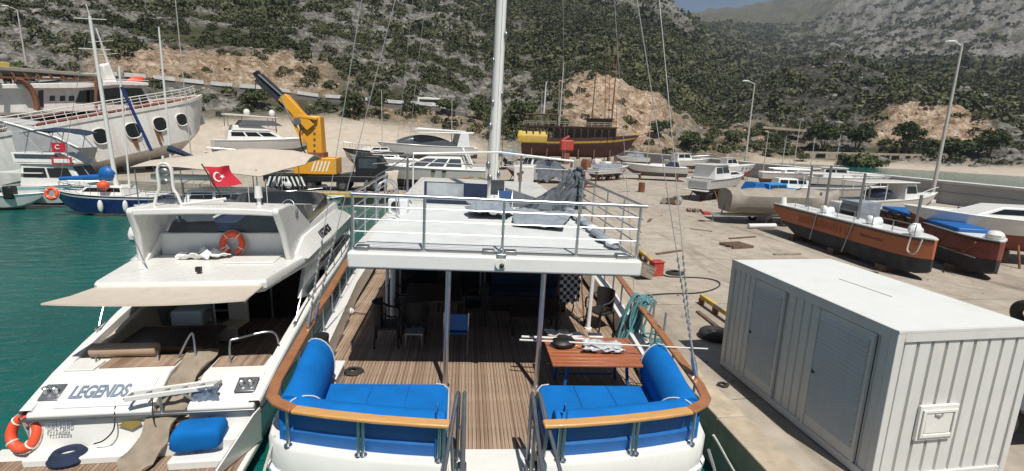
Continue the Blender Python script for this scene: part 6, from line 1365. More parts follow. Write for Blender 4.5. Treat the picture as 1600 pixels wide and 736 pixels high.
# canopy boat in front of the wall
M, L = ashore(1325, 344, 1462, 342, .3); M = M @ Matrix.Scale(.80, 4); t = thing('canopy_boat', 'white open boat with a white hard canopy and front wheelhouse by the breakwater', 'boat', M); L = 8.4
S_ = make_hull(t, L, 2.6, 1.35, 'gelcoat', 'antifoul_grey', None, bow=.45); props(t, L, 2.6, .6, 3); cabin(t, 4.3, 5.9, 2.0, 1.4, 2.75, .45, .1, 'gelcoat', 'window_dark', 1); b = MB(); b.bx(-.2, 5.4, -1.15, 1.15, 2.82, 2.92); b.build('canopy', 'gelcoat', t, bevel=.04)
for x in (.1, 2.2):
    for s in (-1, 1): b = MB(); b.cyl((x, s*1.05, 1.3), (x, s*1.05, 2.83), .035, 8); b.build('canopy_post', 'gelcoat', t)
b = MB(); b.ell((2.6, 0, 1.9), (1.3, .8, .4), 12, 8, .05); b.build('covered_gear', 'navy_canvas', t); b = MB(); b.tube([(6.8, .0, 1.75), (8.2, .0, 2.25), (8.9, 0, 2.4)], .03, 6); b.build('bowsprit', 'gelcoat', t)
# big white bow at the right edge
a = G(1496, 398); M = TM(a.x+.3, a.y+1.2, QZ+.75, 178); M = TM(27.6, 20.6, QZ+.75, 172); t = thing('day_boat', 'white day boat with rust red bottom on blocks by the blue covered hull', 'boat', ashore(1690, 418, 1500, 404, .5)[0]); L = 6.8
S_ = make_hull(t, L, 2.6, 1.5, 'gelcoat', 'rust_red', None, chine=.55); props(t, L, 2.6, .75, 3); cabin(t, 1.2, 5.2, 1.9, 1.5, 2.05, 1.4, .2, 'gelcoat', 'window_dark', 1, False)
# --- the orange twin pontoons with trusses -----------------------------------------------------
def pontoon(pa, pb, label, top, wid=1.15, hgt=1.75, base=.25, decks='gelcoat_cool', lettering=None):
    a, c_ = G(*pa), G(*pb); d = c_-a; M = TM(a.x, a.y, QZ+base, math.degrees(math.atan2(d.y, d.x))); L = d.length; t = thing('pontoon', label, 'pontoon', M, 'twin work pontoons')
    mid = hgt*.44; st_ = [-.5, -.1, .4, 1.5, L*.55, L*.86, L*.92, L*.96, L]
    def hw(x): return wid/2*(1 if x < L*.86 else max(.08, 1-((x-L*.86)/(L*.14))**1.8*.92))
    def lo(x): return interp(x, [-.5, .4, L-.1, L], [hgt*.8, mid, mid, mid+.03])
    def kl(x): return interp(x, [-.5, .4, 1.6, L-.35, L-.1, L], [hgt*.78, mid-.1, .02, .0, .05, .16])
    b = MB(); b.loft([[V(x, -hw(x), hgt), V(x, -hw(x)*.97, lo(x)), V(x, hw(x)*.97, lo(x)), V(x, hw(x), hgt)] for x in st_]); h_ = b.build('hull', top, t, smooth=35)
    b = MB(); b.loft([[V(x, -hw(x)*.965, lo(x)-.003), V(x, -hw(x)*.86, kl(x)), V(x, hw(x)*.86, kl(x)), V(x, hw(x)*.965, lo(x)-.003)] for x in st_]); b.build('bottom', 'antifoul_black', t, smooth=35)
    b = MB(); b.loft([[V(x, -hw(x)-.03, hgt+.003), V(x, -hw(x)-.03, hgt+.05), V(x, hw(x)+.03, hgt+.05), V(x, hw(x)+.03, hgt+.003)] for x in st_]); b.build('deck', decks, t, smooth=30)
    b = MB(); b.loft([[V(x, -hw(x)-.004, hgt-.1), V(x, -hw(x)-.03, hgt-.1), V(x, -hw(x)-.03, hgt-.02), V(x, -hw(x)-.004, hgt-.02)] for x in st_]); b.build('rubbing_strake', 'dark_wood', t)
    for x in (1.5, L*.5, L-1.6): b = MB(); b.bx(x-.2, x+.2, -wid/2-.1, wid/2+.1, -base, .02); b.build('chock', 'old_wood', t)
    return t, M, L, h_
p1, PM, PL, ph = pontoon((1228, 366), (1450, 441), 'long orange pontoon hull with black bottom and white deck', 'orange_hull', 1.2, 1.38)
worn_marks(ph, face_frame(V(PL*.40, -.60, .98), (1, 0, 0), (0, 0, 1)) @ TM(0, 0, .004), 3.6, .36, 10, 'faded_letter', 8); worn_marks(ph, face_frame(V(PL*.74, -.60, .98), (1, 0, 0), (0, 0, 1)) @ TM(0, 0, .004), 1.3, .11, 9, 'rust_red', 9)
p2, PM2, PL2, ph2 = pontoon((1385, 372), (1552, 441), 'dark red pontoon hull with its top wrapped in blue tarpaulin', 'rust_red', 1.3, 1.33)
b = MB(); b.bx(.3, PL2-1.6, -.62, .62, 1.38, 1.55); o = b.build('blue_tarpaulin', 'blue_vinyl', p2, bevel=.05)
b = MB(); b.ell((PL2-.45, .0, 1.5), (.32, .3, .2), 10, 7, .1); b.build('fender', 'gelcoat', p2)
b = MB(); b.bar((PL2*.55, -.67, .55), (PL2*.98, -.67, .62), .03, .03); b.build('pole', 'galv', p2)
for x, z in ((.58, 1.1), (.68, 1.3), (.78, .7), (.88, 1.2)): b = MB(); b.bar((PL2*x, -.66, .6), (PL2*(x+.08), -.66, z), .05, .05); b.build('brace', 'rust', p2)
# deck gear of the orange pontoon
for x, h in ((1.0, 2.2), (PL*.27, 2.3), (PL*.52, 2.1), (PL*.86, 1.5)):
    b = MB(); b.cyl((x, .25, 1.43), (x, .25, 1.43+h), .055, 8); b.build('spud_pole', 'dull_steel', p1)
for x in (PL*.33, PL*.66): b = MB(); b.cyl((x, -.15, 1.43), (x, .25, 1.61), .19, 14); b.ell((x, -.2, 1.63), (.2, .16, .2), 12, 8); b.build('winch', 'gelcoat_cool', p1)
b = MB(); b.ell((PL*.92, -.25, 1.63), (.18, .3, .26), 10, 7, .15); b.build('bucket', 'gelcoat_cool', p1); b = MB(); b.cyl((.0, -.35, 1.2), (-.1, -.38, 1.8), .16, 12); b.build('fender', 'gelcoat', p1)
b = MB(); b.tube(smoothpath([(PL*.93, -.45, 1.36), (PL*.93, -.5, .85), (PL*.965, -.45, .8), (PL*.98, -.4, 1.36)], 5), .03, 6); b.build('rope', 'rope_white', p1)
b = MB(); b.tube([(PL*.35, -.64, 1.43), (PL*.33, -.7, .1)], .025, 6); b.tube([(PL*.62, -.64, 1.43), (PL*.58, -.7, .0)], .025, 6); b.build('lashing', 'galv', p1)
for k in range(8): b = MB(); b.cyl((1.2+k*1.05, -.5, 1.43), (1.2+k*1.05, -.5, 1.88), .02, 6); b.build('deck_post', 'galv', p1)
b = MB(); b.tube([(1.2, -.5, 1.88), (8.5, -.5, 1.88)], .012, 5); b.build('guard_wire', 'galv', p1)
t = thing('deck_house', 'white wheelhouse box with a grey blue rear part behind the orange pontoon', 'deckhouse', PM @ TM(1.9, 1.3, 0) @ Matrix.Scale(.68, 4)); b = MB(); b.bx(-.7, .5, -.2, 1.6, 0, 2.75); b.build('front_box', 'gelcoat', t, bevel=.03); b = MB(); b.bx(.52, 2.2, -.1, 1.6, 0, 3.0); b.build('rear_box', 'grey_tarp', t, bevel=.03); b = MB(); b.bx(.6, 2.1, -.13, -.105, 1.9, 2.7); b.build('window', 'smoked', t)
# lattice boom lying across
la, lb_ = G(1308, 336, 2.3), G(1424, 352, 2.3); ld = lb_-la
t = thing('lattice_boom', 'black steel lattice boom lying over the pontoons', 'crane boom', TM(la.x, la.y, la.z, math.degrees(math.atan2(ld.y, ld.x)))); BL = ld.length
for y in (-.35, .35):
    for z in (0, .55): b = MB(); b.bar((0, y, z), (BL, y, z*.75), .07, .07); b.build('chord', 'black', t)
for k in range(9):
    x0, x1 = k*BL/9, (k+1)*BL/9
    for y in (-.35, .35): b = MB(); b.bar((x0, y, 0 if k % 2 else .52), (x1, y, .5 if k % 2 else 0), .045, .045); b.build('lacing', 'black', t)
    b = MB(); b.bar((x0, -.35, .5), (x0, .35, .5), .045, .045); b.build('lacing', 'black', t)
b = MB(); b.ell((PL2*.0, 0, 0), (.6, .45, .35), 12, 8, .08); o = b.build('covered_engine', 'tarp_dirty'); q = GY(1497, 338, 24.5); o.matrix_world = TM(q.x, q.y, q.z); 
eng = thing('engine_stand', 'rusty frame carrying an engine under a grey cover behind the blue tarpaulin', 'engine stand', TM(q.x, q.y, QZ)); o.parent = eng; o.matrix_world = TM(q.x, q.y, q.z); o.location = (0, 0, q.z-QZ); o.rotation_euler = (0, 0, 0)
for x, y in ((-.6, -.3), (.6, -.3), (-.6, .3), (.6, .3)): b = MB(); b.cyl((x, y, 0), (x, y, q.z-QZ-.2), .05, 6); b.build('leg', 'rust', eng)
b = MB(); b.bx(-.7, .7, -.4, .4, q.z-QZ-.36, q.z-QZ-.25); b.build('bed', 'rust', eng)
b = MB(); b.tube([(-.6, -.5, 1.9), (-2.2, -3.0, 1.8)], .03, 6); b.build('rail', 'dull_steel', eng)
# steel cylinder, steps and blocks near the pontoon
q = G(1190, 357); b = MB(); b.cyl((-.9, 0, .16), (.9, 0, .16), .14, 14); o = b.build('white_pipe', 'gelcoat', bevel=.02); o.matrix_world = TM(q.x, q.y, QZ, 4); tag(o, 'short white pipe lying before the orange pontoon end', 'pipe')
q = G(1192, 345); b = MB(); b.box((0, 0, .25), (.7, .6, .5)); o = b.build('concrete_block', 'wall_cap', bevel=.05); o.matrix_world = TM(q.x, q.y, QZ, 30); tag(o, 'pale concrete block beside the white pipe', 'block')
q = G(1256, 378); t = thing('wooden_ladder', 'dark ladder leaning under the orange pontoon', 'ladder', TM(q.x, q.y, QZ, -20))
for s in (-1, 1): b = MB(); b.bar((s*.25, 0, 0), (s*.25+.9, .5, .55), .06, .06); b.build('rail', 'old_wood', t)
for k in range(5): b = MB(); b.bar((-.25+k*.2+.05, k*.11+.05, .05+k*.12), (.25+k*.2+.05, k*.11+.05, .05+k*.12), .05, .05); b.build('rung', 'old_wood', t)
for i, (px, y0, y1) in enumerate([(1232, 352, 300), (1275, 355, 300), (1350, 350, 292), (1425, 372, 330), (1488, 372, 322)]):
    q = G(px, y0); h = GD(px, y1, math.hypot(q.x, q.y)).z-QZ; b = MB(); b.cyl((0, 0, 0), (0, 0, h), .06, 8); b.bx(-.12, .12, -.12, .12, 0, .03); o = b.build('steel_post', 'dull_steel'); o.matrix_world = TM(q.x, q.y, QZ); tag(o, ['thin dark steel post at the far end of the orange pontoon', 'thin dark steel post between the tarp covered boat and the white wheelhouse box', 'thin dark steel post in front of the white canopy boat', 'thin dark steel post beside the blue tarpaulin end', 'thin dark steel post before the covered engine stand'][i], 'post', 'steel posts among the pontoons')
# --- centre yard --------------------------------------------------------------------------------
def flyer(t, L, Bm, D, dark='window_dark', hullm='gelcoat', bot='antifoul_grey', fly=True):
    S_ = make_hull(t, L, Bm, D, hullm, bot, None, flare=.08); cabin(t, L*.22, L*.72, Bm*.78, D, D+1.25, L*.14, .4, 'gelcoat', dark, 2, True, .82); 
    if fly: cabin(t, L*.18, L*.5, Bm*.7, D+1.25, D+1.75, .8, .2, 'gelcoat', None, name='flybridge')
    rails(t, S_, 8, 15); return S_
M, L = ashore(735, 262, 612, 262, .9); M = M; t = thing('motor_cruiser', 'large white and pale blue motor cruiser with a curved dark side window on the hard', 'boat', M); S_ = make_hull(t, 12.0, 3.8, 2.0, 'gelcoat_cool', 'antifoul_grey', None); props(t, 12, 3.8, .9, 4)
secs = []
for i in range(15):
    u = i/14; x = 2.2+u*8.0; h = 1.5*math.sin(math.pi*min(1, (1-u)*.9+.10))**.7; w_ = 1.5*(1-.35*u); secs.append([V(x, -w_, 2.0), V(x, -w_*.86, 2.0+h*.75), V(x, -w_*.55, 2.0+h), V(x, w_*.55, 2.0+h), V(x, w_*.86, 2.0+h*.75), V(x, w_, 2.0)])
b = MB(); b.loft(secs); b.build('superstructure', 'smoked', t, smooth=50)
b = MB(); b.prism([V(-.2, -1.7, 4.0), V(8.2, -1.4, 3.9), V(7.2, -1.3, 3.75), V(.2, -1.6, 3.75)], (0, 3.2, 0)); b.build('hard_top', 'gelcoat_cool', t, bevel=.1)
b = MB(); b.prism([V(1.3, -1.72, 4.15), V(7.6, -1.35, 4.45), V(8.1, -1.3, 4.1), V(.9, -1.7, 3.95)], (0, 3.2, 0)); b.build('flybridge', 'gelcoat', t, bevel=.1)
for s in (-1, 1): b = MB(); b.prism([V(.6, s*1.6, 2.0), V(2.4, s*1.6, 2.0), V(1.9, s*1.6, 3.8), V(.8, s*1.6, 3.8)], (0, s*.08, 0)); b.build('side_wing', 'gelcoat_cool', t)
M, L = ashore(622, 268, 552, 272, .8); t = thing('dark_hull_cruiser', 'small cruiser with a dark grey hull and white deck on the hard', 'boat', M); S_ = make_hull(t, 7.2, 2.5, 1.6, 'antifoul_black', 'tarp_dirty', None, bow=.35, chine=.6); props(t, 7.2, 2.5, .8, 3); cabin(t, 1.8, 5.0, 1.7, 1.7, 2.2, .9, .2, 'gelcoat', 'window_dark', 2, False); rails(t, S_, 6, 15, .6)
M, L = ashore(758, 299, 586, 295, .22); t = thing('motor_cruiser', 'long white motor cruiser with slanted dark windows standing nearest the mast', 'boat', M); S_ = make_hull(t, 10.6, 3.4, 1.7, 'gelcoat', 'antifoul_black', None); props(t, 10.6, 3.4, .22, 4); cabin(t, 1.6, 7.4, 2.7, 1.72, 2.7, 2.4, .3, 'gelcoat', 'smoked', 3, True, .7, wz=(.2, .85)); rails(t, S_, 7, 15, .45)
b = MB(); b.tube(smoothpath([(1.2, -1.4, 2.0), (1.8, -1.3, 3.3), (2.0, 0, 3.4), (1.8, 1.3, 3.3), (1.2, 1.4, 2.0)], 4), .09, 8); b.build('radar_arch', 'gelcoat', t)
for x in (3.4, 4.3):
    for s in (-1, 1): b = MB(); b.ell((x, s*1.66, 1.55), (.2, .05, .09), 10, 6); b.build('porthole', 'window_dark', t)
# van, nets, red hoist, small boats round the mast foot
M = TM(*G(822, 288)[:2], QZ, 75); van = thing('parked_van', 'white van parked behind the mast on the yard', 'van', M)
b = MB(); b.prism([V(x, -.95, z) for x, z in ((-2.4, .35), (2.4, .35), (2.5, .95), (1.75, 1.15), (1.1, 1.95), (-2.4, 2.0))], (0, 1.9, 0)); vb = b.build('body', 'gelcoat', van, bevel=.08, seg=3)
for s in (-1, 1):
    b = MB(); b.prism([V(x, s*.953, z) for x, z in ((-.1, 1.2), (1.45, 1.2), (1.05, 1.78), (-.1, 1.82))], (0, s*.012, 0)); b.build('window', 'window_dark', vb)
    for x in (-1.5, 1.5): b = MB(); b.torus((x, s*.85, .34), .24, .1, Matrix.Rotation(math.radians(90), 4, 'X'), 20, 8); b.build('wheel', 'black_rubber', van)
b = MB(); b.prism([V(1.78, -.8, 1.18), V(1.78, .8, 1.18), V(1.17, .72, 1.86), V(1.17, -.72, 1.86)], (.03, 0, .02)); b.build('windscreen', 'window_dark', vb)
q = G(860, 285); o = cloth_sheet('net_heap', 'dark heap of fishing net piled beside the white van', 'nets', [(-2, -1.4, 0), (2, -1.4, 0), (1.6, 1.4, 1.2), (-1.6, 1.4, 1.4)], 'grey_canvas', TM(q.x, q.y, QZ+.3), amp=.7, seed=31, n=22)
q = G(884, 256); t = thing('red_hoist', 'red steel hoist column in front of the wooden schooner', 'hoist', TM(q.x, q.y, QZ)); b = MB(); b.bx(-.5, .5, -.4, .4, 0, 2.2); b.build('column', 'rust_red', t, bevel=.05); b = MB(); b.bx(-1.1, 1.1, -.7, .7, 2.2, 4.0); b.build('head', 'red_paint', t, bevel=.2); b = MB(); b.cyl((-.7, 0, 4.0), (.4, 0, 4.6), .2, 8); b.build('jib', 'red_paint', t)
for i, (px, py, wd, ht, mt, lb) in enumerate([(852, 263, 2.6, 1.0, 'navy_canvas', 'navy covered crate under the stern of the wooden schooner'), (845, 272, 1.6, .7, 'gelcoat', 'small white chest by the navy covered crate'), (905, 262, 2.6, 1.3, 'tarp_dirty', 'beige tarp covered load before the wooden schooner'), (932, 258, 1.3, 1.0, 'wall_cap', 'pale block stack under the schooner hull'), (948, 260, 1.2, .8, 'gelcoat_cool', 'white drum box under the schooner bow'), (990, 258, 1.6, 1.6, 'gelcoat_cool', 'white wrapped engine standing under the schooner bow'), (915, 268, .9, 1.7, 'rust', 'rusty steel frame piece standing in the yard')]):
    q = G(px, py); b = MB(); secs = [[V(sx*wd/2*k, sy*.6*k, z) for sx, sy in ((-1, -1), (1, -1), (1, 1), (-1, 1))] for z, k in ((0, 1), (ht*.75, .97), (ht, .75))]; b.loft(secs); o = b.build('yard_load', mt, bevel=.06); o.matrix_world = TM(q.x, q.y, QZ, 5*i); tag(o, lb, 'load')
# wooden schooner on the hard
a, c_ = GD(815, 258, 92), GD(985, 258, 92); d = c_-a; SM = TM(a.x, a.y, QZ+.9, math.degrees(math.atan2(d.y, d.x))); sc = thing('wooden_schooner', 'wooden excursion schooner with yellow bulwark, arcaded upper deck and bare masts ashore', 'ship', SM)
SL = d.length; S_ = hull_secs(SL, 5.4, 3.0, bow=.35, flare=.05, tr=.75, chine=.5)
b = MB(); b.loft([s[1:8] for s in S_], ring=False, caps=False); b.add(S_[0][1:8], [tuple(range(7))]); b.build('hull', 'hull_brown', sc, smooth=50)
b = MB()
for i, j in ((0, 1), (8, 7)): b.loft([[s[i]*.45+s[j]*.55, s[j]] for s in S_], ring=False, caps=False)
b.build('bulwark', 'hull_yellow', sc)
b = MB()
for i, j in ((0, 1), (8, 7)): b.loft([[s[i]+V(0, 0, .2), s[i]*.45+s[j]*.55] for s in S_], ring=False, caps=False)
b.build('upper_strake', 'hull_brown', sc)
b = MB(); b.loft([[s[0]-V(0, .05, .1), s[8]-V(0, -.05, .1)] for s in S_], ring=False, caps=False); b.build('deck', 'old_wood', sc)
b = MB(); secs = [[V(x, -2.4, 2.4), V(x-.1, -2.55, 3.6), V(x+.1, -2.0, 4.5), V(x+.1, 2.0, 4.5), V(x-.1, 2.55, 3.6), V(x, 2.4, 2.4)] for x in (-.6, .3, SL*.24)]; b.loft(secs); b.build('stern_cabin', 'hull_yellow', sc, bevel=.15)
b = MB(); b.bx(SL*.02, SL*.86, -2.5, 2.5, 5.25, 5.42); b.build('upper_deck', 'dark_wood', sc)
k = 13
for i in range(k+1):
    x = SL*.05+i*(SL*.79)/k
    for s in (-1, 1): b = MB(); b.bx(x-.1, x+.1, s*2.3-.08, s*2.3+.08, 3.2, 5.26); b.build('pillar', 'dark_wood', sc)
    if i < k:
        w_ = SL*.79/k
        for s in (-1,):
            pts = [(x+.1, 5.25), (x+.1, 4.5)]+[(x+w_/2-(w_/2-.1)*math.cos(a_), 4.5+.55*math.sin(a_)) for a_ in np.linspace(0, math.pi, 8)]+[(x+w_-.1, 4.5), (x+w_-.1, 5.25)]
            b = MB(); b.prism([V(px_, s*2.3, pz) for px_, pz in pts], (0, .06, 0)); b.build('arch', 'old_wood', sc)
b = MB(); b.bx(SL*.28, SL*.84, -1.6, 1.6, 3.0, 5.2); b.build('deck_saloon', 'dark_wood', sc)
for x0, x1 in ((SL*.02, SL*.32), (SL*.34, SL*.84)):
    for z in (5.8, 6.1): b = MB(); b.bx(x0, x1, -2.48, -2.4, z, z+.1); b.build('upper_rail', 'tarp_dirty', sc)
    for q in np.arange(x0, x1, 1.1): b = MB(); b.cyl((q, -2.44, 5.4), (q, -2.44, 6.2), .05, 6); b.build('rail_post', 'tarp_dirty', sc)
b = MB(); b.bx(SL*.03, SL*.33, -2.2, 2.2, 7.3, 7.45); b.build('awning_roof', 'old_wood', sc)
for x in (SL*.05, SL*.18, SL*.31):
    for s in (-1, 1): b = MB(); b.cyl((x, s*2.0, 5.4), (x, s*2.0, 7.32), .07, 6); b.build('awning_post', 'old_wood', sc)
b = MB(); b.bx(SL*.58, SL*.8, -1.7, 1.7, 5.42, 6.7); b.build('wheelhouse', 'old_wood', sc); b = MB(); b.bx(SL*.56, SL*.82, -2.0, 2.0, 6.75, 6.9); b.build('wheelhouse_roof', 'dark_wood', sc)
for i in range(4): b = MB(); b.bx(SL*.59+i*1.05, SL*.59+i*1.05+.7, -1.72, -1.69, 5.75, 6.45); b.build('window', 'window_dark', sc)
for x, h, mt in ((SL*.18, 13, 'gelcoat_cool'), (SL*.33, 16.5, 'pole_grey'), (SL*.62, 15, 'old_wood'), (SL*.80, 20.5, 'rust')): b = MB(); b.cyl((x, 0, 2.5), (x+.4, 0, h), .16, 8, .07); b.build('mast', mt, sc)
b = MB(); b.tube([(SL*1.0, 0, 4.2), (SL*1.07, 0, 4.75)], .16, 8, .08); b.build('bowsprit', 'hull_yellow', sc)
for i in range(6):
    for s in (-1, 1): b = MB(); b.tube([(SL*(.1+.14*i), s*3.1, -.9), (SL*(.1+.14*i), s*2.2, 1.5)], .09, 6); b.build('prop', 'old_wood', sc)
    b = MB(); b.bx(SL*(.1+.14*i)-.3, SL*(.1+.14*i)+.3, -.5, .5, -.9, .12); b.build('keel_block', 'old_wood', sc)
# bare masts of yachts laid up behind
for px, py0, py1, r_, lb in [(945, 238, 75, 100, 'tall bare mast beside the wooden schooner'), (951, 240, 78, 101, 'thin bare mast just behind the tall one'), (905, 238, 138, 102, 'short pale mast behind the schooner roof'), (872, 235, 125, 104, 'pale mast rising over the schooner middle'), (845, 232, 140, 103, 'white mast rising over the schooner stern'), (962, 240, 152, 99, 'grey spar standing by the schooner wheelhouse')]:
    a0, a1 = GD(px, py0, r_), GD(px+2, py1, r_); b = MB(); b.cyl((0, 0, 0), (a1.x-a0.x, a1.y-a0.y, a1.z-QZ), .09, 8, .04); b.bar(((a1.x-a0.x)*.6-.8, 0, (a1.z-QZ)*.62), ((a1.x-a0.x)*.6+.8, 0, (a1.z-QZ)*.62), .05, .04); b.bx(-.3, .3, -.3, .3, 0, .1); o = b.build('bare_mast', 'pole_grey' if 'pale' in lb or 'white' in lb else 'rust'); o.matrix_world = TM(a0.x, a0.y, QZ); tag(o, lb, 'mast', 'bare masts behind the schooner')
# minibus on the road
x, y = road_pt(672, 127.8); M = TM(x, y, terrain_h(x, y)+.12, 5); mb2 = thing('minibus', 'white minibus driving on the hillside road', 'minibus', M)
b = MB(); b.prism([V(x_, -1, z) for x_, z in ((-3, .4), (3, .4), (3.1, 1.2), (2.5, 2.4), (-3, 2.5))], (0, 2, 0)); vb = b.build('body', 'gelcoat', mb2, bevel=.1); b = MB(); b.bx(-2.6, 2.2, -1.02, -1.004, 1.35, 2.0); b.build('window', 'window_dark', vb)
for x_ in (-2, 2):
    for s in (-1, 1): b = MB(); b.torus((x_, s*.9, .38), .27, .11, Matrix.Rotation(math.radians(90), 4, 'X'), 16, 6); b.build('wheel', 'black_rubber', mb2)

# more of the crowded centre yard: boats behind, cradles, drums and trestles
M, L = ashore(745, 255, 690, 254, .7); t = thing('sports_cruiser', 'white sports cruiser with pale canopy standing behind the mast', 'boat', M); S_ = make_hull(t, 9, 3.0, 1.7, 'gelcoat', 'antifoul_grey', None); props(t, 9, 3.0, .7, 3); cabin(t, 1.5, 6, 2.2, 1.7, 2.8, 1.8, .3, 'gelcoat', 'smoked', 2, True, .75); rails(t, S_, 8, 15, .5)
M, L = ashore(800, 262, 770, 272, .6); t = thing('launch', 'small white launch with a blue cover between the mast and the schooner', 'boat', M); S_ = make_hull(t, 5.5, 2.0, 1.2, 'gelcoat', 'antifoul_black', None); props(t, 5.5, 2.0, .6, 2); cabin(t, 1, 4, 1.5, 1.2, 1.8, .7, .3, 'bright_blue', None, name='cover')
M, L = ashore(1010, 262, 965, 262, .5); t = thing('launch', 'small white launch with a grey cover under the schooner bow', 'boat', M); S_ = make_hull(t, 5.5, 2.0, 1.1, 'gelcoat', 'antifoul_grey', None); props(t, 5.5, 2.0, .5, 2); cabin(t, 1, 4, 1.5, 1.1, 1.7, .7, .3, 'grey_tarp', None, name='cover')
for i, (px, py, mt, lb) in enumerate([(770, 282, 'bright_blue', 'blue steel drum near the mast foot boats'), (775, 284, 'rust', 'rusty steel drum beside the blue drum'), (838, 296, 'antifoul_black', 'black oil drum beside the net heap'), (1002, 300, 'rust', 'rusty drum alone on the open concrete'), (870, 268, 'gelcoat_cool', 'white plastic drum before the red hoist'), (612, 300, 'rust_red', 'red drum on the far quay edge')]):
    q = G(px, py); b = MB(); b.cyl((0, 0, 0), (0, 0, .88), .29, 16)
    t = thing('steel_drum', lb, 'drum', TM(q.x, q.y, QZ), 'drums in the yard'); b.build('body', mt, t, bevel=.01)
    for z in (.03, .3, .58, .86): b = MB(); b.torus((0, 0, z), .295, .014, None, 18, 5); b.build('hoop', mt, t)
for i, (px, py, rz, lb) in enumerate([(905, 292, 20, 'empty steel boat cradle on the open yard'), (790, 296, -15, 'empty steel boat cradle behind the roof cover'), (945, 275, 60, 'empty steel boat cradle before the schooner bow')]):
    q = G(px, py); t = thing('boat_cradle', lb, 'cradle', TM(q.x, q.y, QZ, rz), 'empty boat cradles')
    for y in (-.9, .9): b = MB(); b.bar((-1.6, y, .12), (1.6, y, .12), .12, .14); b.build('runner', 'rust', t)
    for x in (-1.3, 1.3):
        b = MB(); b.bar((x, -.9, .25), (x, .9, .25), .12, .12); b.build('cross_beam', 'rust', t)
        for y in (-.9, .9): b = MB(); b.bar((x, y, .3), (x, y*1.15, 1.5), .09, .09); b.build('upright', 'rust', t); b = MB(); b.box((x, y*1.1, 1.52), (.35, .08, .25)); b.build('pad', 'old_wood', t)
for i, (px, py, rz, lb) in enumerate([(1062, 372, 35, 'wooden pallet lying flat on the bare concrete'), (1150, 385, 10, 'wooden pallet on the concrete behind the container'), (1085, 330, 70, 'wooden pallet beside the inflatable dinghy')]):
    if i == 0: continue
    q = G(px, py); t = thing('pallet', lb, 'pallet', TM(q.x, q.y, QZ, rz), 'pallets on the quay')
    for k in range(6): b = MB(); b.bx(-.6, .6, -.5+k*.18, -.5+k*.18+.1, .1, .125); b.build('slat', 'old_wood', t)
    for y in (-.45, 0, .42): b = MB(); b.bx(-.6, .6, y-.05, y+.05, 0, .098); b.build('bearer', 'old_wood', t)

for i, (p0, p1, L, Bm, D, z, sc_, kind, lb) in enumerate([
  ((1042, 270), (1098, 270), 8.0, 2.6, 1.5, .5, .85, 'c', 'white cabin boat with two side windows beyond the cabin cruiser stern'),
  ((1186, 291), (1250, 294), 9.0, 2.8, 1.5, .4, .8, 'h', 'plain white hull with a low coachroof along the breakwater wall'),
  ((1262, 300), (1330, 304), 8.0, 2.6, 1.5, .4, .8, 'c', 'white cabin boat close under the breakwater behind the excursion boat'),
  ((655, 276), (600, 274), 8.5, 2.8, 1.6, .4, .9, 'h', 'white hull with low coachroof between the two motor cruisers'),
  ((850, 280), (800, 284), 7.0, 2.4, 1.4, .3, .85, 'c', 'white cabin boat beside the dark net heap'),
  ((925, 283), (965, 281), 6.5, 2.2, 1.2, .35, .85, 't', 'small boat under a grey tarpaulin before the schooner bow'),
  ((455, 268), (400, 270), 9.0, 2.8, 1.6, .5, .9, 'h', 'white hull with low coachroof ashore behind the beige awning')]):
    M, _ = ashore(*p0, *p1, z); t = thing('laid_up_boat', lb, 'boat', M @ Matrix.Scale(sc_, 4), 'boats laid up in the yard'); S_ = make_hull(t, L, Bm, D, 'gelcoat', ('antifoul_grey', 'rust_red', 'antifoul_black')[i % 3], None); props(t, L, Bm, z/sc_, 3)
    if kind == 'c': cabin(t, L*.15, L*.55, Bm*.75, D, D+1.15, .7, .1, 'gelcoat', 'window_dark', 2, roofov=.15); rails(t, S_, 8, 15, .5)
    elif kind == 'h': cabin(t, L*.3, L*.75, Bm*.6, D, D+.5, .8, .2, 'gelcoat', 'window_dark', 2, False); rails(t, S_, 2, 15, .5)
    else: cabin(t, L*.1, L*.85, Bm*.8, D, D+.6, 1.2, .5, 'grey_tarp', None, name='tarpaulin')
for i, (px, py, top, lb) in enumerate([(1190, 282, 205, 'thin mast by the plain white hull at the breakwater'), (1218, 284, 212, 'thin mast just left of the blue wooden boat cabin'), (1236, 286, 190, 'thin mast over the excursion boat stern'), (1262, 286, 215, 'thin mast over the excursion boat roof'), (1300, 290, 210, 'thin mast near the bow of the excursion boat'), (705, 262, 150, 'thin mast behind the sports cruiser'), (598, 270, 140, 'thin mast rising behind the dark hulled cruiser'), (1010, 265, 150, 'thin mast standing behind the small sports boat')]):
    q = G(px, py); h = GD(px, top, math.hypot(q.x, q.y)).z-QZ; t = thing('thin_mast', lb, 'mast', TM(q.x, q.y, QZ), 'thin masts in the yard'); b = MB(); b.cyl((0, 0, 0), (.1, 0, h), .06, 7, .035); b.build('spar', 'pole_grey', t); b = MB(); b.bar((-.6, 0, h*.65), (.7, 0, h*.65), .04, .03); b.build('spreader', 'pole_grey', t); b = MB(); b.bx(-.25, .25, -.25, .25, 0, .12); b.build('foot', 'rust', t)
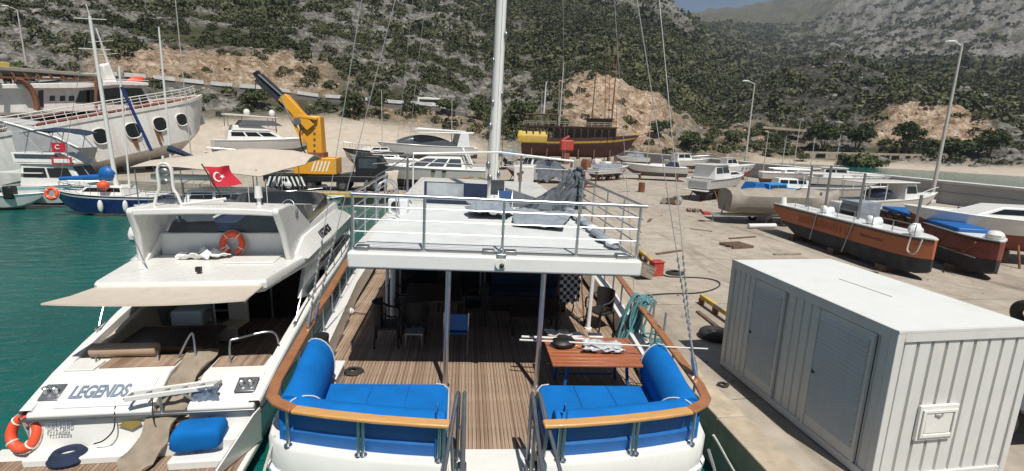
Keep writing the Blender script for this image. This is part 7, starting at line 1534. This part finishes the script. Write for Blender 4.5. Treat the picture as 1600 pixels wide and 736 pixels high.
# --- yellow mobile crane -------------------------------------------------------------------------
q = G(505, 296); cr = thing('mobile_crane', 'yellow mobile crane truck with black telescopic boom raised over the far quay', 'crane', TM(q.x, q.y, QZ, 0)); CQ = q
def cp(px, py): p_ = GY(px, py, CQ.y); return V(p_.x-CQ.x, 0, p_.z-QZ)
tl0, tl1 = cp(432, 292), cp(560, 292)
b = MB(); b.bx(tl0.x-.6, tl1.x+2.2, -1.2, 1.2, .75, 1.25); b.build('chassis', 'black', cr, bevel=.05)
for x in np.linspace(tl0.x+.2, tl1.x+1.6, 4):
    for s in (-1, 1): b = MB(); b.torus((x, s*1.0, .52), .36, .17, Matrix.Rotation(math.radians(90), 4, 'X'), 22, 8); wl = b.build('wheel', 'black_rubber', cr); b = MB(); b.cyl((x, s*.9, .52), (x, s*1.12, .52), .24, 14); b.build('rim', 'dull_steel', wl)
a, c_ = cp(466, 270), cp(530, 246); b = MB(); b.bx(a.x, c_.x, -1.25, .9, a.z, c_.z); b.build('counterweight', 'yellow_paint', cr, bevel=.06)
for k in range(5): b = MB(); x = a.x+1.35+k*.28; b.prism([V(x, -1.256, a.z+.25), V(x+.12, -1.256, a.z+.25), V(x+.42, -1.256, c_.z-.25), V(x+.3, -1.256, c_.z-.25)], (0, -.012, 0)); b.build('warning_stripe', 'white_mark', cr)
b = MB(); b.prism([V(*cp(px, py)[:1], -.7, cp(px, py).z) for px, py in ((484, 246), (508, 246), (503, 182), (468, 180), (472, 205), (482, 225))], (0, 1.4, 0)); b.build('boom_column', 'yellow_paint', cr, bevel=.08)
b = MB(); b.bar(cp(490, 200)-V(0, .5, 0), cp(446, 152)-V(0, .5, 0), .75, .95, (0, 1, 0)); b.build('boom_base', 'yellow_paint', cr, bevel=.05)
b = MB(); b.bar(cp(462, 172)-V(0, .45, 0), cp(408, 122)-V(0, .45, 0), .8, .6, (0, 1, 0)); b.bar(cp(484, 180)-V(0, .1, 0), cp(428, 136)-V(0, .1, 0), .16, .3, (0, 1, 0)); b.build('telescopic_boom', 'antifoul_black', cr)
b = MB(); b.bar(cp(455, 158)-V(0, .85, 0), cp(410, 118)-V(0, .85, 0), .1, .1, (0, 1, 0)); b.build('boom_cable', 'galv', cr)
b = MB(); b.bar(cp(412, 126)-V(0, .45, 0), cp(403, 114)-V(0, .45, 0), .45, .5, (0, 1, 0)); b.build('boom_head', 'black', cr); h0 = cp(404, 120); b = MB(); b.cyl(h0-V(0, .4, 0), h0-V(.3, .4, 1.6), .03, 6); b.build('hook_line', 'black', cr)
b = MB(); b.bar(cp(470, 182)-V(0, .75, 0), cp(500, 186)-V(0, .75, 0), .25, .5, (0, 1, 0)); b.build('pivot_guard', 'yellow_paint', cr, bevel=.05); b = MB(); b.cyl(cp(470, 190)-V(0, 1.0, 0), cp(470, 190)+V(0, .2, 0), .3, 14); b.build('pivot', 'dull_steel', cr)
a, c_ = cp(486, 246), cp(510, 238); b = MB(); b.bx(a.x, c_.x, -.9, .6, a.z-.1, c_.z); b.build('slew_ring', 'rust', cr)
a, c_ = cp(455, 290), cp(482, 272); b = MB(); b.bx(a.x-1.6, c_.x+.2, -1.32, -1.26, a.z, c_.z); bp = b.build('rear_panel', 'black', cr)
for k in range(9):
    x = a.x-1.5+k*.36; s = 1 if k < 4 else -1; b = MB(); b.prism([V(x, -1.325, a.z+.1), V(x+.15, -1.325, a.z+.1), V(x+.15+s*.28, -1.325, c_.z-.1), V(x+s*.28, -1.325, c_.z-.1)], (0, -.012, 0)); b.build('warning_stripe', 'white_mark', bp)
b = MB(); b.ell((a.x+.2, -1.35, a.z+.2), (.25, .1, .3), 10, 7); b.build('lamp', 'gelcoat', bp)
a, c_ = cp(560, 300), cp(592, 258); b = MB(); b.prism([V(a.x, -1.1, .8), V(c_.x+.8, -1.1, .8), V(c_.x+.8, -1.1, 1.9), V(c_.x+.2, -1.1, 2.9), V(a.x, -1.1, 2.9)], (0, 2.2, 0)); cb = b.build('driver_cab', 'black', cr, bevel=.06)
b = MB(); b.bx(a.x+.3, c_.x, -1.13, -1.105, 1.9, 2.7); b.build('window', 'smoked', cb)
for x in (tl0.x+.4, tl1.x+.9):
    b = MB(); b.bar((x, -2.1, .5), (x, -1.1, .9), .16, .16); b.cyl((x, -2.1, 0), (x, -2.1, .8), .08, 8); b.build('outrigger', 'dull_steel', cr)
b = MB(); b.bar(cp(478, 222)-V(0, .78, 0), cp(452, 168)-V(0, .78, 0), .2, .2, (0, 1, 0)); b.build('ram_cylinder', 'yellow_paint', cr); b = MB(); b.cyl(cp(462, 190)-V(0, .95, 0), cp(444, 152)-V(0, .95, 0), .07, 8); b.build('ram_rod', 'steel', cr)
for k in range(6): q_ = cp(497, 190+k*9); b = MB(); b.cyl(q_-V(.1, .72, 0), q_-V(.1, .70, 0)+V(0, -.06, 0), .09, 8); b.build('bolt', 'dull_steel', cr)
b = MB(); b.tube(smoothpath([cp(486, 196)-V(0, .75, 0), cp(474, 205)-V(0, .95, 0), cp(478, 232)-V(0, .9, 0), cp(488, 244)-V(0, .8, 0)], 4), .06, 6); b.build('hydraulic_hose', 'black', cr)
# steel goal frame on the bank
g0, g1 = G(382, 238), G(442, 238); t = thing('steel_gantry', 'thin brown steel gantry frame on the gravel behind the far boats', 'gantry', TM(g0.x, g0.y, QZ)); h = GD(382, 180, math.hypot(g0.x, g0.y)).z-QZ; dx = g1.x-g0.x
for x in (0, dx): b = MB(); b.cyl((x, 0, 0), (x, 0, h), .1, 8); b.build('post', 'rust', t)
b = MB(); b.bar((-.1, 0, h), (dx+.1, 0, h), .18, .18); b.build('beam', 'rust', t)
# --- yachts at the far left quay -----------------------------------------------------------------
# flybridge yacht behind the beige awning
M, L = ashore(335, 254, 470, 252, .8); t = thing('motor_cruiser', 'white flybridge cruiser with grey canopy and radar domes ashore left of the crane', 'boat', M); S_ = make_hull(t, 13, 4, 2.2, 'gelcoat', 'antifoul_grey', None); props(t, 13, 4, .8, 4)
cabin(t, 1.5, 9.5, 3.1, 2.2, 3.5, 2.6, .3, 'gelcoat', 'window_dark', 3, True, .8); cabin(t, 2.2, 7.0, 2.7, 3.5, 4.2, 1.2, .2, 'gelcoat', None, name='flybridge')
b = MB(); b.prism([V(1.5, -1.4, 5.5), V(7.5, -1.4, 5.3), V(8.2, -1.4, 5.4), V(1.6, -1.4, 5.7)], (0, 2.8, 0)); b.build('hard_top', 'gelcoat', t)
b = MB(); b.prism([V(3.0, -1.42, 4.2), V(8.6, -1.42, 4.2), V(7.4, -1.42, 4.9), V(3.6, -1.42, 4.9)], (0, 2.8, 0)); b.build('canopy', 'dull_steel', t)
for x in (4.4, 7.6): b = MB(); b.ell((x, 0, 5.95), (.42, .42, .45), 14, 10); b.build('radar_dome', 'gelcoat', t)
for x in (1.8, 7.3):
    for s in (-1, 1): b = MB(); b.cyl((x, s*1.3, 4.0), (x, s*1.3, 5.5), .05, 6); b.build('top_post', 'steel', t)
# sailing yacht with the big beige awning, afloat beyond the motor yacht
def at_y(Y): return lambda px, py: GY(px, py, Y)
P = at_y(31.); a, c_ = P(228, 300), P(478, 300); SYM = TM(a.x, 31.4, 0, 0); sy = thing('sailing_yacht', 'sailing yacht under a broad beige awning moored beyond the motor yacht', 'yacht', SYM)
L = c_.x-a.x+1.5; S_ = make_hull(sy, L, 3.6, 1.7, 'gelcoat', 'antifoul_black', 'blue_hull', chine=.3)
def sp2(px, py, dy=0): p_ = P(px, py); return V(p_.x-a.x, dy, p_.z)
secs = []
for px, py, pyl in ((228, 254, 258), (262, 250, 256), (300, 246, 258), (340, 238, 262), (385, 235, 268), (420, 236, 272), (455, 238, 262), (488, 246, 254)):
    m_ = sp2(px, py); e_ = sp2(px, pyl); secs.append([V(e_.x, -1.9, e_.z), V(m_.x, -1.0, m_.z-.02), V(m_.x, 0, m_.z+.1), V(m_.x, 1.0, m_.z), V(e_.x, 1.9, e_.z+.1), V(e_.x, 1.88, e_.z+.07), V(m_.x, 0, m_.z+.06), V(e_.x, -1.88, e_.z-.03)])
b = MB(); b.loft(secs); b.build('awning', 'beige_canvas', sy, smooth=60)
for px in (232, 300, 372, 413, 450):
    q0 = sp2(px, 262); 
    for s in (-1.7, 1.7): b = MB(); b.cyl((q0.x, s, 1.5), (q0.x, s, q0.z), .03, 6); b.build('awning_post', 'steel', sy)
q0, q1 = sp2(236, 276, -.3), sp2(365, 279, -.3); b = MB(); b.cyl(q0, q1, .17, 12); b.build('boom', 'gelcoat', sy)
cabin(sy, 2.2, 7.5, 2.2, 1.65, 2.5, .8, .3, 'gelcoat', 'window_dark', 3, False); rails(sy, S_, 1, 14, .6)
q0 = sp2(269, 296); t = thing('tender', 'upturned white tender under a cover beside the beige awning yacht', 'tender', TM(a.x+q0.x, 29.0, 0)); b = MB(); secs = [[V(x, -w_, .0), V(x, -w_*1.05, .35), V(x, -w_*.7, .9*k), V(x, w_*.7, .9*k), V(x, w_*1.05, .35), V(x, w_, 0)] for x, w_, k in ((-1.1, .7, .8), (-.6, .8, 1), (.6, .75, 1), (1.2, .3, .75))]; b.loft(secs); b.build('cover', 'gelcoat', t, bevel=.1); b = MB(); b.bx(-1.0, .9, -.6, .6, -.25, .02); b.build('hull', 'gelcoat_cool', t)
# blue hulled sailing yacht
Y0 = 37.0; P = at_y(Y0-1.4); a, c_ = P(215, 325), P(56, 318); bs = thing('sailing_yacht', 'blue hulled sailing yacht with white deck and a blue sail bag at the far quay', 'yacht', TM(a.x+1.0, Y0, 0, 180)); L = a.x-c_.x+.5
S_ = make_hull(bs, L, 3.0, 1.35, 'blue_hull', 'gelcoat', 'gelcoat_cool', chine=.12); cabin(bs, 2.0, 5.2, 1.9, 1.35, 1.95, .8, .2, 'gelcoat', 'window_dark', 1, False, .8); rails(bs, S_, 1, 14, .55)
for x in (3.1, 1.6): b = MB(); b.ell((x, 1.62, .75), (.16, .16, .42), 10, 8); b.build('fender', 'gelcoat', bs)
bsi = TM(a.x+1.0, Y0, 0, 180).inverted(); k0, k1 = bsi @ GY(179, 268, Y0), bsi @ GY(140, 25, Y0); k0.z = 1.7
b = MB(); b.cyl(k0, k1, .15, 10, .09); m_ = b.build('mast', 'gelcoat', bs)
for u_ in (.68, .82, .985):
    c0 = k0*(1-u_)+k1*u_; b = MB(); b.bar(c0-V(.95, 0, 0), c0+V(.95, 0, 0), .06, .045); b.build('spreader', 'gelcoat', m_)
b = MB(); b.tube([k1, k1+V(.1, 0, .7)], .025, 6); b.build('masthead_gear', 'gelcoat', m_)
b = MB(); b.ell((3.4, 0, 2.75), (.55, .42, .5), 12, 8, .05); b.cyl((3.4, 0, 2.55), (6.4, 0, 2.35), .22, 10, .12); b.build('sail_bag', 'blue_vinyl', bs)
b = MB(); b.ell((3.1, 1.1, 2.05), (.35, .3, .32), 12, 8, .06); b.build('life_sling', 'life_orange', bs)
for (pa, pb, r_, mt, nm) in (((203, 298), (186, 104), .06, 'gelcoat', 'furled_pole'), ((237, 236), (190, 136), .10, 'blue_hull', 'blue_spar')): b = MB(); e0, e1 = bsi @ GY(*pa, Y0), bsi @ GY(*pb, Y0); b.cyl(e0, e1, r_, 8); b.build(nm, mt, bs)
for e_ in (V(L, 0, 1.7), V(0, 0, 1.4)): b = MB(); b.tube([e_, k1], .014, 5); b.build('stay', 'galv', bs)
lifebuoy(TM(bs.location.x-L+.6, Y0-1.5, 1.55, 0, 0, 80), .32, .11, 'orange ring lifebuoy on the bow rail of the blue sailing yacht')
# two more masts standing in the basin corner
for px, y0, y1, lb in ((266, 250, 42, 'tall white mast with a furled blue sail behind the beige awning'), (298, 240, 0, 'thin grey mast rising right of the beige awning yacht')):
    a0 = GY(px, y0, 44.0); a1 = GY(px-18 if px == 266 else px-24, y1, 44.0); b = MB(); b.cyl((0, 0, 0), (a1.x-a0.x, 0, a1.z), .12 if px == 266 else .05, 8, .06 if px == 266 else .03)
    t = thing('yacht_mast', lb, 'mast', TM(a0.x, 44.0, 0)); b.build('spar', 'gelcoat' if px == 266 else 'pole_grey', t)
    if px == 266: b = MB(); b.cyl((0, 0, 4.2), (2.3, 0, 3.3), .3, 8, .12); b.build('furled_sail', 'navy_canvas', t)
# small motor boat with flying bridge and bimini, and the two white boats at the edge
Y0 = 40.5; P = at_y(Y0-1.5); a, c_ = P(-10, 312), P(140, 312); mt_ = thing('fishing_cruiser', 'white fishing cruiser with open flying bridge, grey bimini and a small red flag', 'boat', TM(a.x, Y0, 0, 0)); L = c_.x-a.x
S_ = make_hull(mt_, L, 3.2, 1.5, 'gelcoat', 'antifoul_black', 'turquoise', chine=.2); cabin(mt_, 1.6, 5.8, 2.5, 1.5, 3.1, .9, .2, 'gelcoat', 'window_dark', 2, True, .9, roofov=.3); cabin(mt_, 1.4, 5.2, 2.4, 3.2, 3.9, .9, -.1, 'gelcoat', 'smoked', 1, False, .95, name='flybridge')
for x in (2.2, 4.4):
    for s in (-1, 1): b = MB(); b.tube([(x, s*1.1, 3.9), (x+.5, s*1.1, 5.5)], .03, 6); b.tube([(x+1.1, s*1.1, 3.9), (x, s*1.1, 5.4)], .025, 6); b.build('bimini_frame', 'steel', mt_)
b = MB(); b.loft([[V(x, -1.3, 5.4+z), V(x, 0, 5.6+z), V(x, 1.3, 5.4+z), V(x, 1.3, 5.36+z), V(x, 0, 5.55+z), V(x, -1.3, 5.36+z)] for x, z in ((2.2, -.15), (3.5, .05), (5.2, 0), (6.4, -.2))]); b.build('bimini', 'navy_canvas', mt_)
fq = P(87, 230)-V(a.x, Y0, 0); b = MB(); b.cyl((fq.x+.5, -1.3, 3.3), (fq.x+.6, -1.3, fq.z+.4), .03, 6); b.build('flag_staff', 'steel', mt_); b = MB(); b.bx(fq.x-.4, fq.x+.5, -1.32, -1.30, fq.z-.35, fq.z+.3); fl2 = b.build('flag', 'flag_red', mt_); b = MB(); b.torus((fq.x, -1.335, fq.z), .14, .03, Matrix.Rotation(math.radians(90), 4, 'X'), 16, 5, .7, 5.6); b.build('crescent', 'white_mark', fl2)
fq = P(93, 252)-V(a.x, Y0, 0); b = MB(); b.bx(fq.x-.65, fq.x+.65, -1.30, -1.26, fq.z-.25, fq.z+.28); sg = b.build('name_sign', 'red_paint', mt_); b = MB(); b.bx(fq.x-.5, fq.x+.5, -1.312, -1.302, fq.z-.12, fq.z+.15); b.build('sign_panel', 'white_mark', sg)
b = MB(); b.bx(.2, 3.2, -1.35, 1.35, 2.45, 2.52); b.build('aft_canopy', 'gelcoat', mt_)
Y1 = 38.6; a = GY(0, 314, Y1); ob = thing('work_boat', 'low white open boat with a black outboard and green trim at the far quay', 'boat', TM(a.x-3.5, Y1, 0, 0)); S_ = make_hull(ob, 6.0, 2.1, .95, 'gelcoat', 'gelcoat', 'turquoise', chine=.2); b = MB(); b.bx(4.4, 5.0, -.9, -.3, .8, 1.7); b.build('outboard', 'black', ob, bevel=.1); cabin(ob, 1.2, 3.4, 1.4, .95, 1.6, .3, .1, 'gelcoat', 'window_dark', 1)
# --- the old white ship on the slip, bow up --------------------------------------------------------
A0 = GD(113, 222, 60.0); A1 = GD(284, 187, 64.5); d = A1-A0; hd = math.hypot(d.x, d.y); tilt = math.degrees(math.atan2(d.z, hd)); head = math.degrees(math.atan2(d.y, d.x))
HM = TM(A0.x, A0.y, A0.z, head, -tilt); Hs = in_frame(HM); sh = thing('old_ship', 'rust streaked white passenger ship with oval dark windows hauled up at the shore', 'ship', HM); Ls = d.length; BW = 8.5
print('ship len', Ls, tilt, head)
# side facing the basin is the plane y=0 in this frame; hull goes to +y
secs = []
XS = [-16, -10, -5, 0, Ls*.5, Ls, Ls*1.15, Ls*1.3, Ls*1.42, Ls*1.5]
for x in XS:
    u = max(0, (x-Ls*1.02)/(Ls*.49)); yb = BW/2*u**1.6; top = 1.75; lowz = -4.2+2.6*max(0, u)**1.5
    secs.append([V(x+.6*u, yb, top), V(x, yb-.0, .0), V(x-.3*u, yb+.15+.5*u, -2.2+.8*u), V(x-.8*u, BW/2, lowz), V(x-.3*u, BW-yb-.15-.5*u, -2.2+.8*u), V(x, BW-yb, 0), V(x+.6*u, BW-yb, top)])
b = MB(); b.loft(secs, ring=False, caps=False); b.add(secs[0], [tuple(range(7))]); b.build('hull', 'ship_white', sh, smooth=40)
b = MB(); b.loft([[s[0]-V(0, 0, .12), s[6]-V(0, 0, .12)] for s in secs], ring=False, caps=False); b.build('deck', 'rust', sh)
b = MB(); b.loft([[s[0]+V(0, -.08, -.25), s[0]+V(0, -.1, .05), s[0]+V(0, .1, .05), s[0]+V(0, .1, -.25)] for s in secs]); b.build('sheer_band', 'ship_white', sh)
for k in range(5):
    px, py, wp, hp = [(113, 222, 32, 27), (157, 213, 24, 25), (208, 204, 24, 24), (250, 194, 21, 22), (284, 187, 17, 19)][k]
    c0 = Hs(px, py, Y=-.03); r0 = Hs(px+wp/2, py, Y=-.03); t0 = Hs(px, py-hp/2, Y=-.03); rx, rz = abs(r0.x-c0.x), abs(t0.z-c0.z)
    u = max(0, (c0.x-Ls*1.02)/(Ls*.49)); yb = BW/2*u**1.6
    b = MB(); b.prism([V(c0.x+rx*math.copysign(abs(math.cos(a_))**.75, math.cos(a_)), yb-.05, c0.z+rz*math.copysign(abs(math.sin(a_))**.75, math.sin(a_))) for a_ in np.linspace(0, 2*math.pi, 24, endpoint=False)], (0, .04, 0)); wn = b.build('window', 'window_dark', sh)
    b = MB(); b.tube([V(c0.x+rx*1.04*math.copysign(abs(math.cos(a_))**.75, math.cos(a_)), yb-.06, c0.z+rz*1.04*math.copysign(abs(math.sin(a_))**.75, math.sin(a_))) for a_ in np.linspace(0, 2*math.pi, 24, endpoint=False)], .06, 6, closed=True); b.build('window_rim', 'ship_white', wn)
# rust runs below the windows: worn plates standing proud of the hull
for k, (x, wd, z0, z1) in enumerate(((Ls*.47, .5, -.9, -1.9), (Ls*.70, .35, -.3, -2.2), (Ls*.735, .25, -.1, -1.6), (Ls*.58, .3, -1.0, -2.1))): b = MB(); b.prism([V(x, -.012, z0), V(x+wd, -.012, z0+.1), V(x+wd*.8, -.012, z1), V(x+wd*.2, -.012, z1+.3)], (0, .02, 0)); b.build('rust_patch', 'rust', sh)
# ship rails along the side: five wires and posts
px_ = [s[0] for s in secs]
def along(x, z, y=.12):
    u = max(0, (x-Ls*1.02)/(Ls*.49)); return V(x+.6*u, BW/2*u**1.6+y, 1.75+z)
for z in (.35, .65, .95, 1.2): b = MB(); b.tube([along(x, z) for x in np.linspace(-14, Ls*1.35, 26)], .028 if z < 1 else .045, 5); b.build('rail', 'gelcoat', sh)
for x in np.arange(-14, Ls*1.35, .8): b = MB(); b.cyl(along(x, 0), along(x, 1.2), .035, 5); b.build('rail_post', 'gelcoat', sh)
b = MB(); b.bx(-15, Ls*1.0, .2, BW-.2, 1.76, 1.9); b.build('deck_edge', 'rust_red', sh)
# bridge deck with dark wrap-around window, white house, canopy on brown arches, mast
def hq(px, py, Y=2.2): return Hs(px, py, Y=Y)
def slab(name, pts, Y, mt, dep=.06, par=None, bev=0):
    bb = MB(); P_ = [hq(x, y, Y) for x, y in pts]; bb.prism([V(p_.x, Y, p_.z) for p_ in P_], (0, dep, 0)); return bb.build(name, mt, par or sh, bevel=bev)
slab('bridge', [(-30, 178), (-30, 138), (125, 136), (182, 131), (224, 133), (240, 160), (238, 172)], 2.25, 'ship_white', 4.2, None, .08)
slab('bridge_window', [(118, 160), (125, 142), (182, 137), (221, 138), (233, 160), (216, 163)], 2.2, 'window_dark', .045)
slab('door', [(60, 168), (60, 142), (68, 141), (68, 167)], 2.2, 'window_dark', .045)
for x_ in (78, 94, 108): slab('window', [(x_, 158), (x_, 150), (x_+8, 149.5), (x_+8, 157.5)], 2.2, 'window_dark', .045)
slab('bridge_roof', [(-30, 139), (-30, 132), (120, 129), (190, 126), (232, 129), (233, 134), (182, 133), (125, 138)], 1.7, 'ship_white', 5.0, None, .05)
slab('canopy', [(-30, 108), (-30, 101), (60, 108), (158, 116), (158, 121), (60, 114)], 1.6, 'tarp_dirty', 4.6, None, .05)
for k_ in range(9): slab('truss', [(-25+k_*20, 109+k_*1.5), (-21+k_*20, 109.2+k_*1.5), (-13+k_*20, 121+k_*.8), (-17+k_*20, 121+k_*.8)], 1.65, 'rust', .12)
slab('truss_rail', [(-30, 121), (-30, 118), (160, 124), (160, 127)], 1.64, 'rust', .12)
for x_ in (-6, 42, 150):
    pts = [hq(x_-30+30*(1-math.cos(a_)), 172-54*math.sin(a_), 1.5) for a_ in np.linspace(0, math.pi/2, 8)] if x_ == 42 else [hq(x_, 172, 1.5), hq(x_, 120, 1.5)]
    pts = [hq(58-34*(1-math.cos(a_))*1.0, 172-(172-124)*math.sin(a_), 1.5) for a_ in np.linspace(0, math.pi/2, 8)] if x_ == 42 else pts
    b = MB(); b.tube(pts, .13 if x_ != 42 else .22, 7); b.build('canopy_frame', 'rust', sh)
for py_ in (131, 125): b = MB(); b.tube([hq(60, py_, 1.8), hq(150, py_-2, 1.8), hq(232, py_+1, 1.8)], .03, 5); b.build('rail', 'gelcoat', sh)
slab('mast_house', [(166, 130), (160, 102), (172, 98), (184, 128)], 3.2, 'ship_white', 1.4, None, .1)
b = MB(); m0, m1 = hq(170, 102, 3.6), hq(150, 44, 3.6); b.cyl(m0, m1, .14, 8, .06); b.build('signal_mast', 'gelcoat', sh)
for u_ in (.3, .65): c0 = m0*(1-u_)+m1*u_; b = MB(); b.bar(c0-V(1.1, 0, 0), c0+V(1.1, 0, 0), .06, .05); b.build('yard_arm', 'gelcoat', sh)
slab('vent', [(-8, 104), (-8, 96), (16, 98), (16, 106)], 2.0, 'hull_yellow', 1.0, None, .05)
q = Hs(213, 125, Y=3); b = MB(); b.ell((q.x, 3, q.z), (.9, .4, .35), 10, 6); b.build('rescue_boat', 'life_orange', sh)
for k in range(5): x = -8+k*Ls*.4; b = MB(); b.bx(x-.5, x+.5, BW/2-1, BW/2+1, -8.5, -3.2); b.build('slip_block', 'old_wood', sh)
# grey flared stern section standing ahead of the ship, seen at the picture edge
a, c_ = GY(-40, 300, 46.), GY(112, 300, 46.); t = thing('grey_hull', 'smooth pale grey ship bow rising beside the fishing cruiser', 'ship', TM(a.x, 47.5, 0, 0)); Lh = c_.x-a.x
tp = [GY(px, py, 46.)-V(a.x, 47.5, 0) for px, py in ((-40, 178), (20, 196), (75, 215), (105, 232))]
secs = []
for i, q in enumerate(tp): k = i/3; secs.append([V(q.x, -1.5+1.3*k, q.z), V(q.x-.3, -1.4+1.4*k, q.z*.5), V(q.x-1.5*k, -.6+.9*k, -.6), V(q.x-1.5*k, 3.4-1.5*k, -.6), V(q.x, 4-1.8*k, q.z)])
b = MB(); b.loft(secs); b.build('hull', 'ship_grey', t, smooth=50)
b = MB(); b.tube([s[0] for s in secs], .09, 6); b.build('bulwark_rail', 'ship_white', t)
# ================================================================ AIR
b = MB(); b.bx(-2700, 2700, -120, 2600, -8, float(HT.max())+40)
hz = b.build('haze', None, smooth=0) if False else None
me = bpy.data.meshes.new('haze'); me.from_pydata(b.v, [], b.f); me.update()
m = bpy.data.materials.new('haze_air'); m.use_nodes = True; n = m.node_tree.nodes; n.remove(n['Principled BSDF'])
pv = n.new('ShaderNodeVolumePrincipled'); pv.inputs['Color'].default_value = (.78, .86, 1, 1); pv.inputs['Density'].default_value = .00017; pv.inputs['Anisotropy'].default_value = .2
m.node_tree.links.new(pv.outputs[0], n['Material Output'].inputs['Volume']); me.materials.append(m)
hz = bpy.data.objects.new('haze', me); COL.objects.link(hz); hz['kind'] = 'stuff'; tag(hz, 'thin bluish summer haze over the bay and mountains', 'haze')
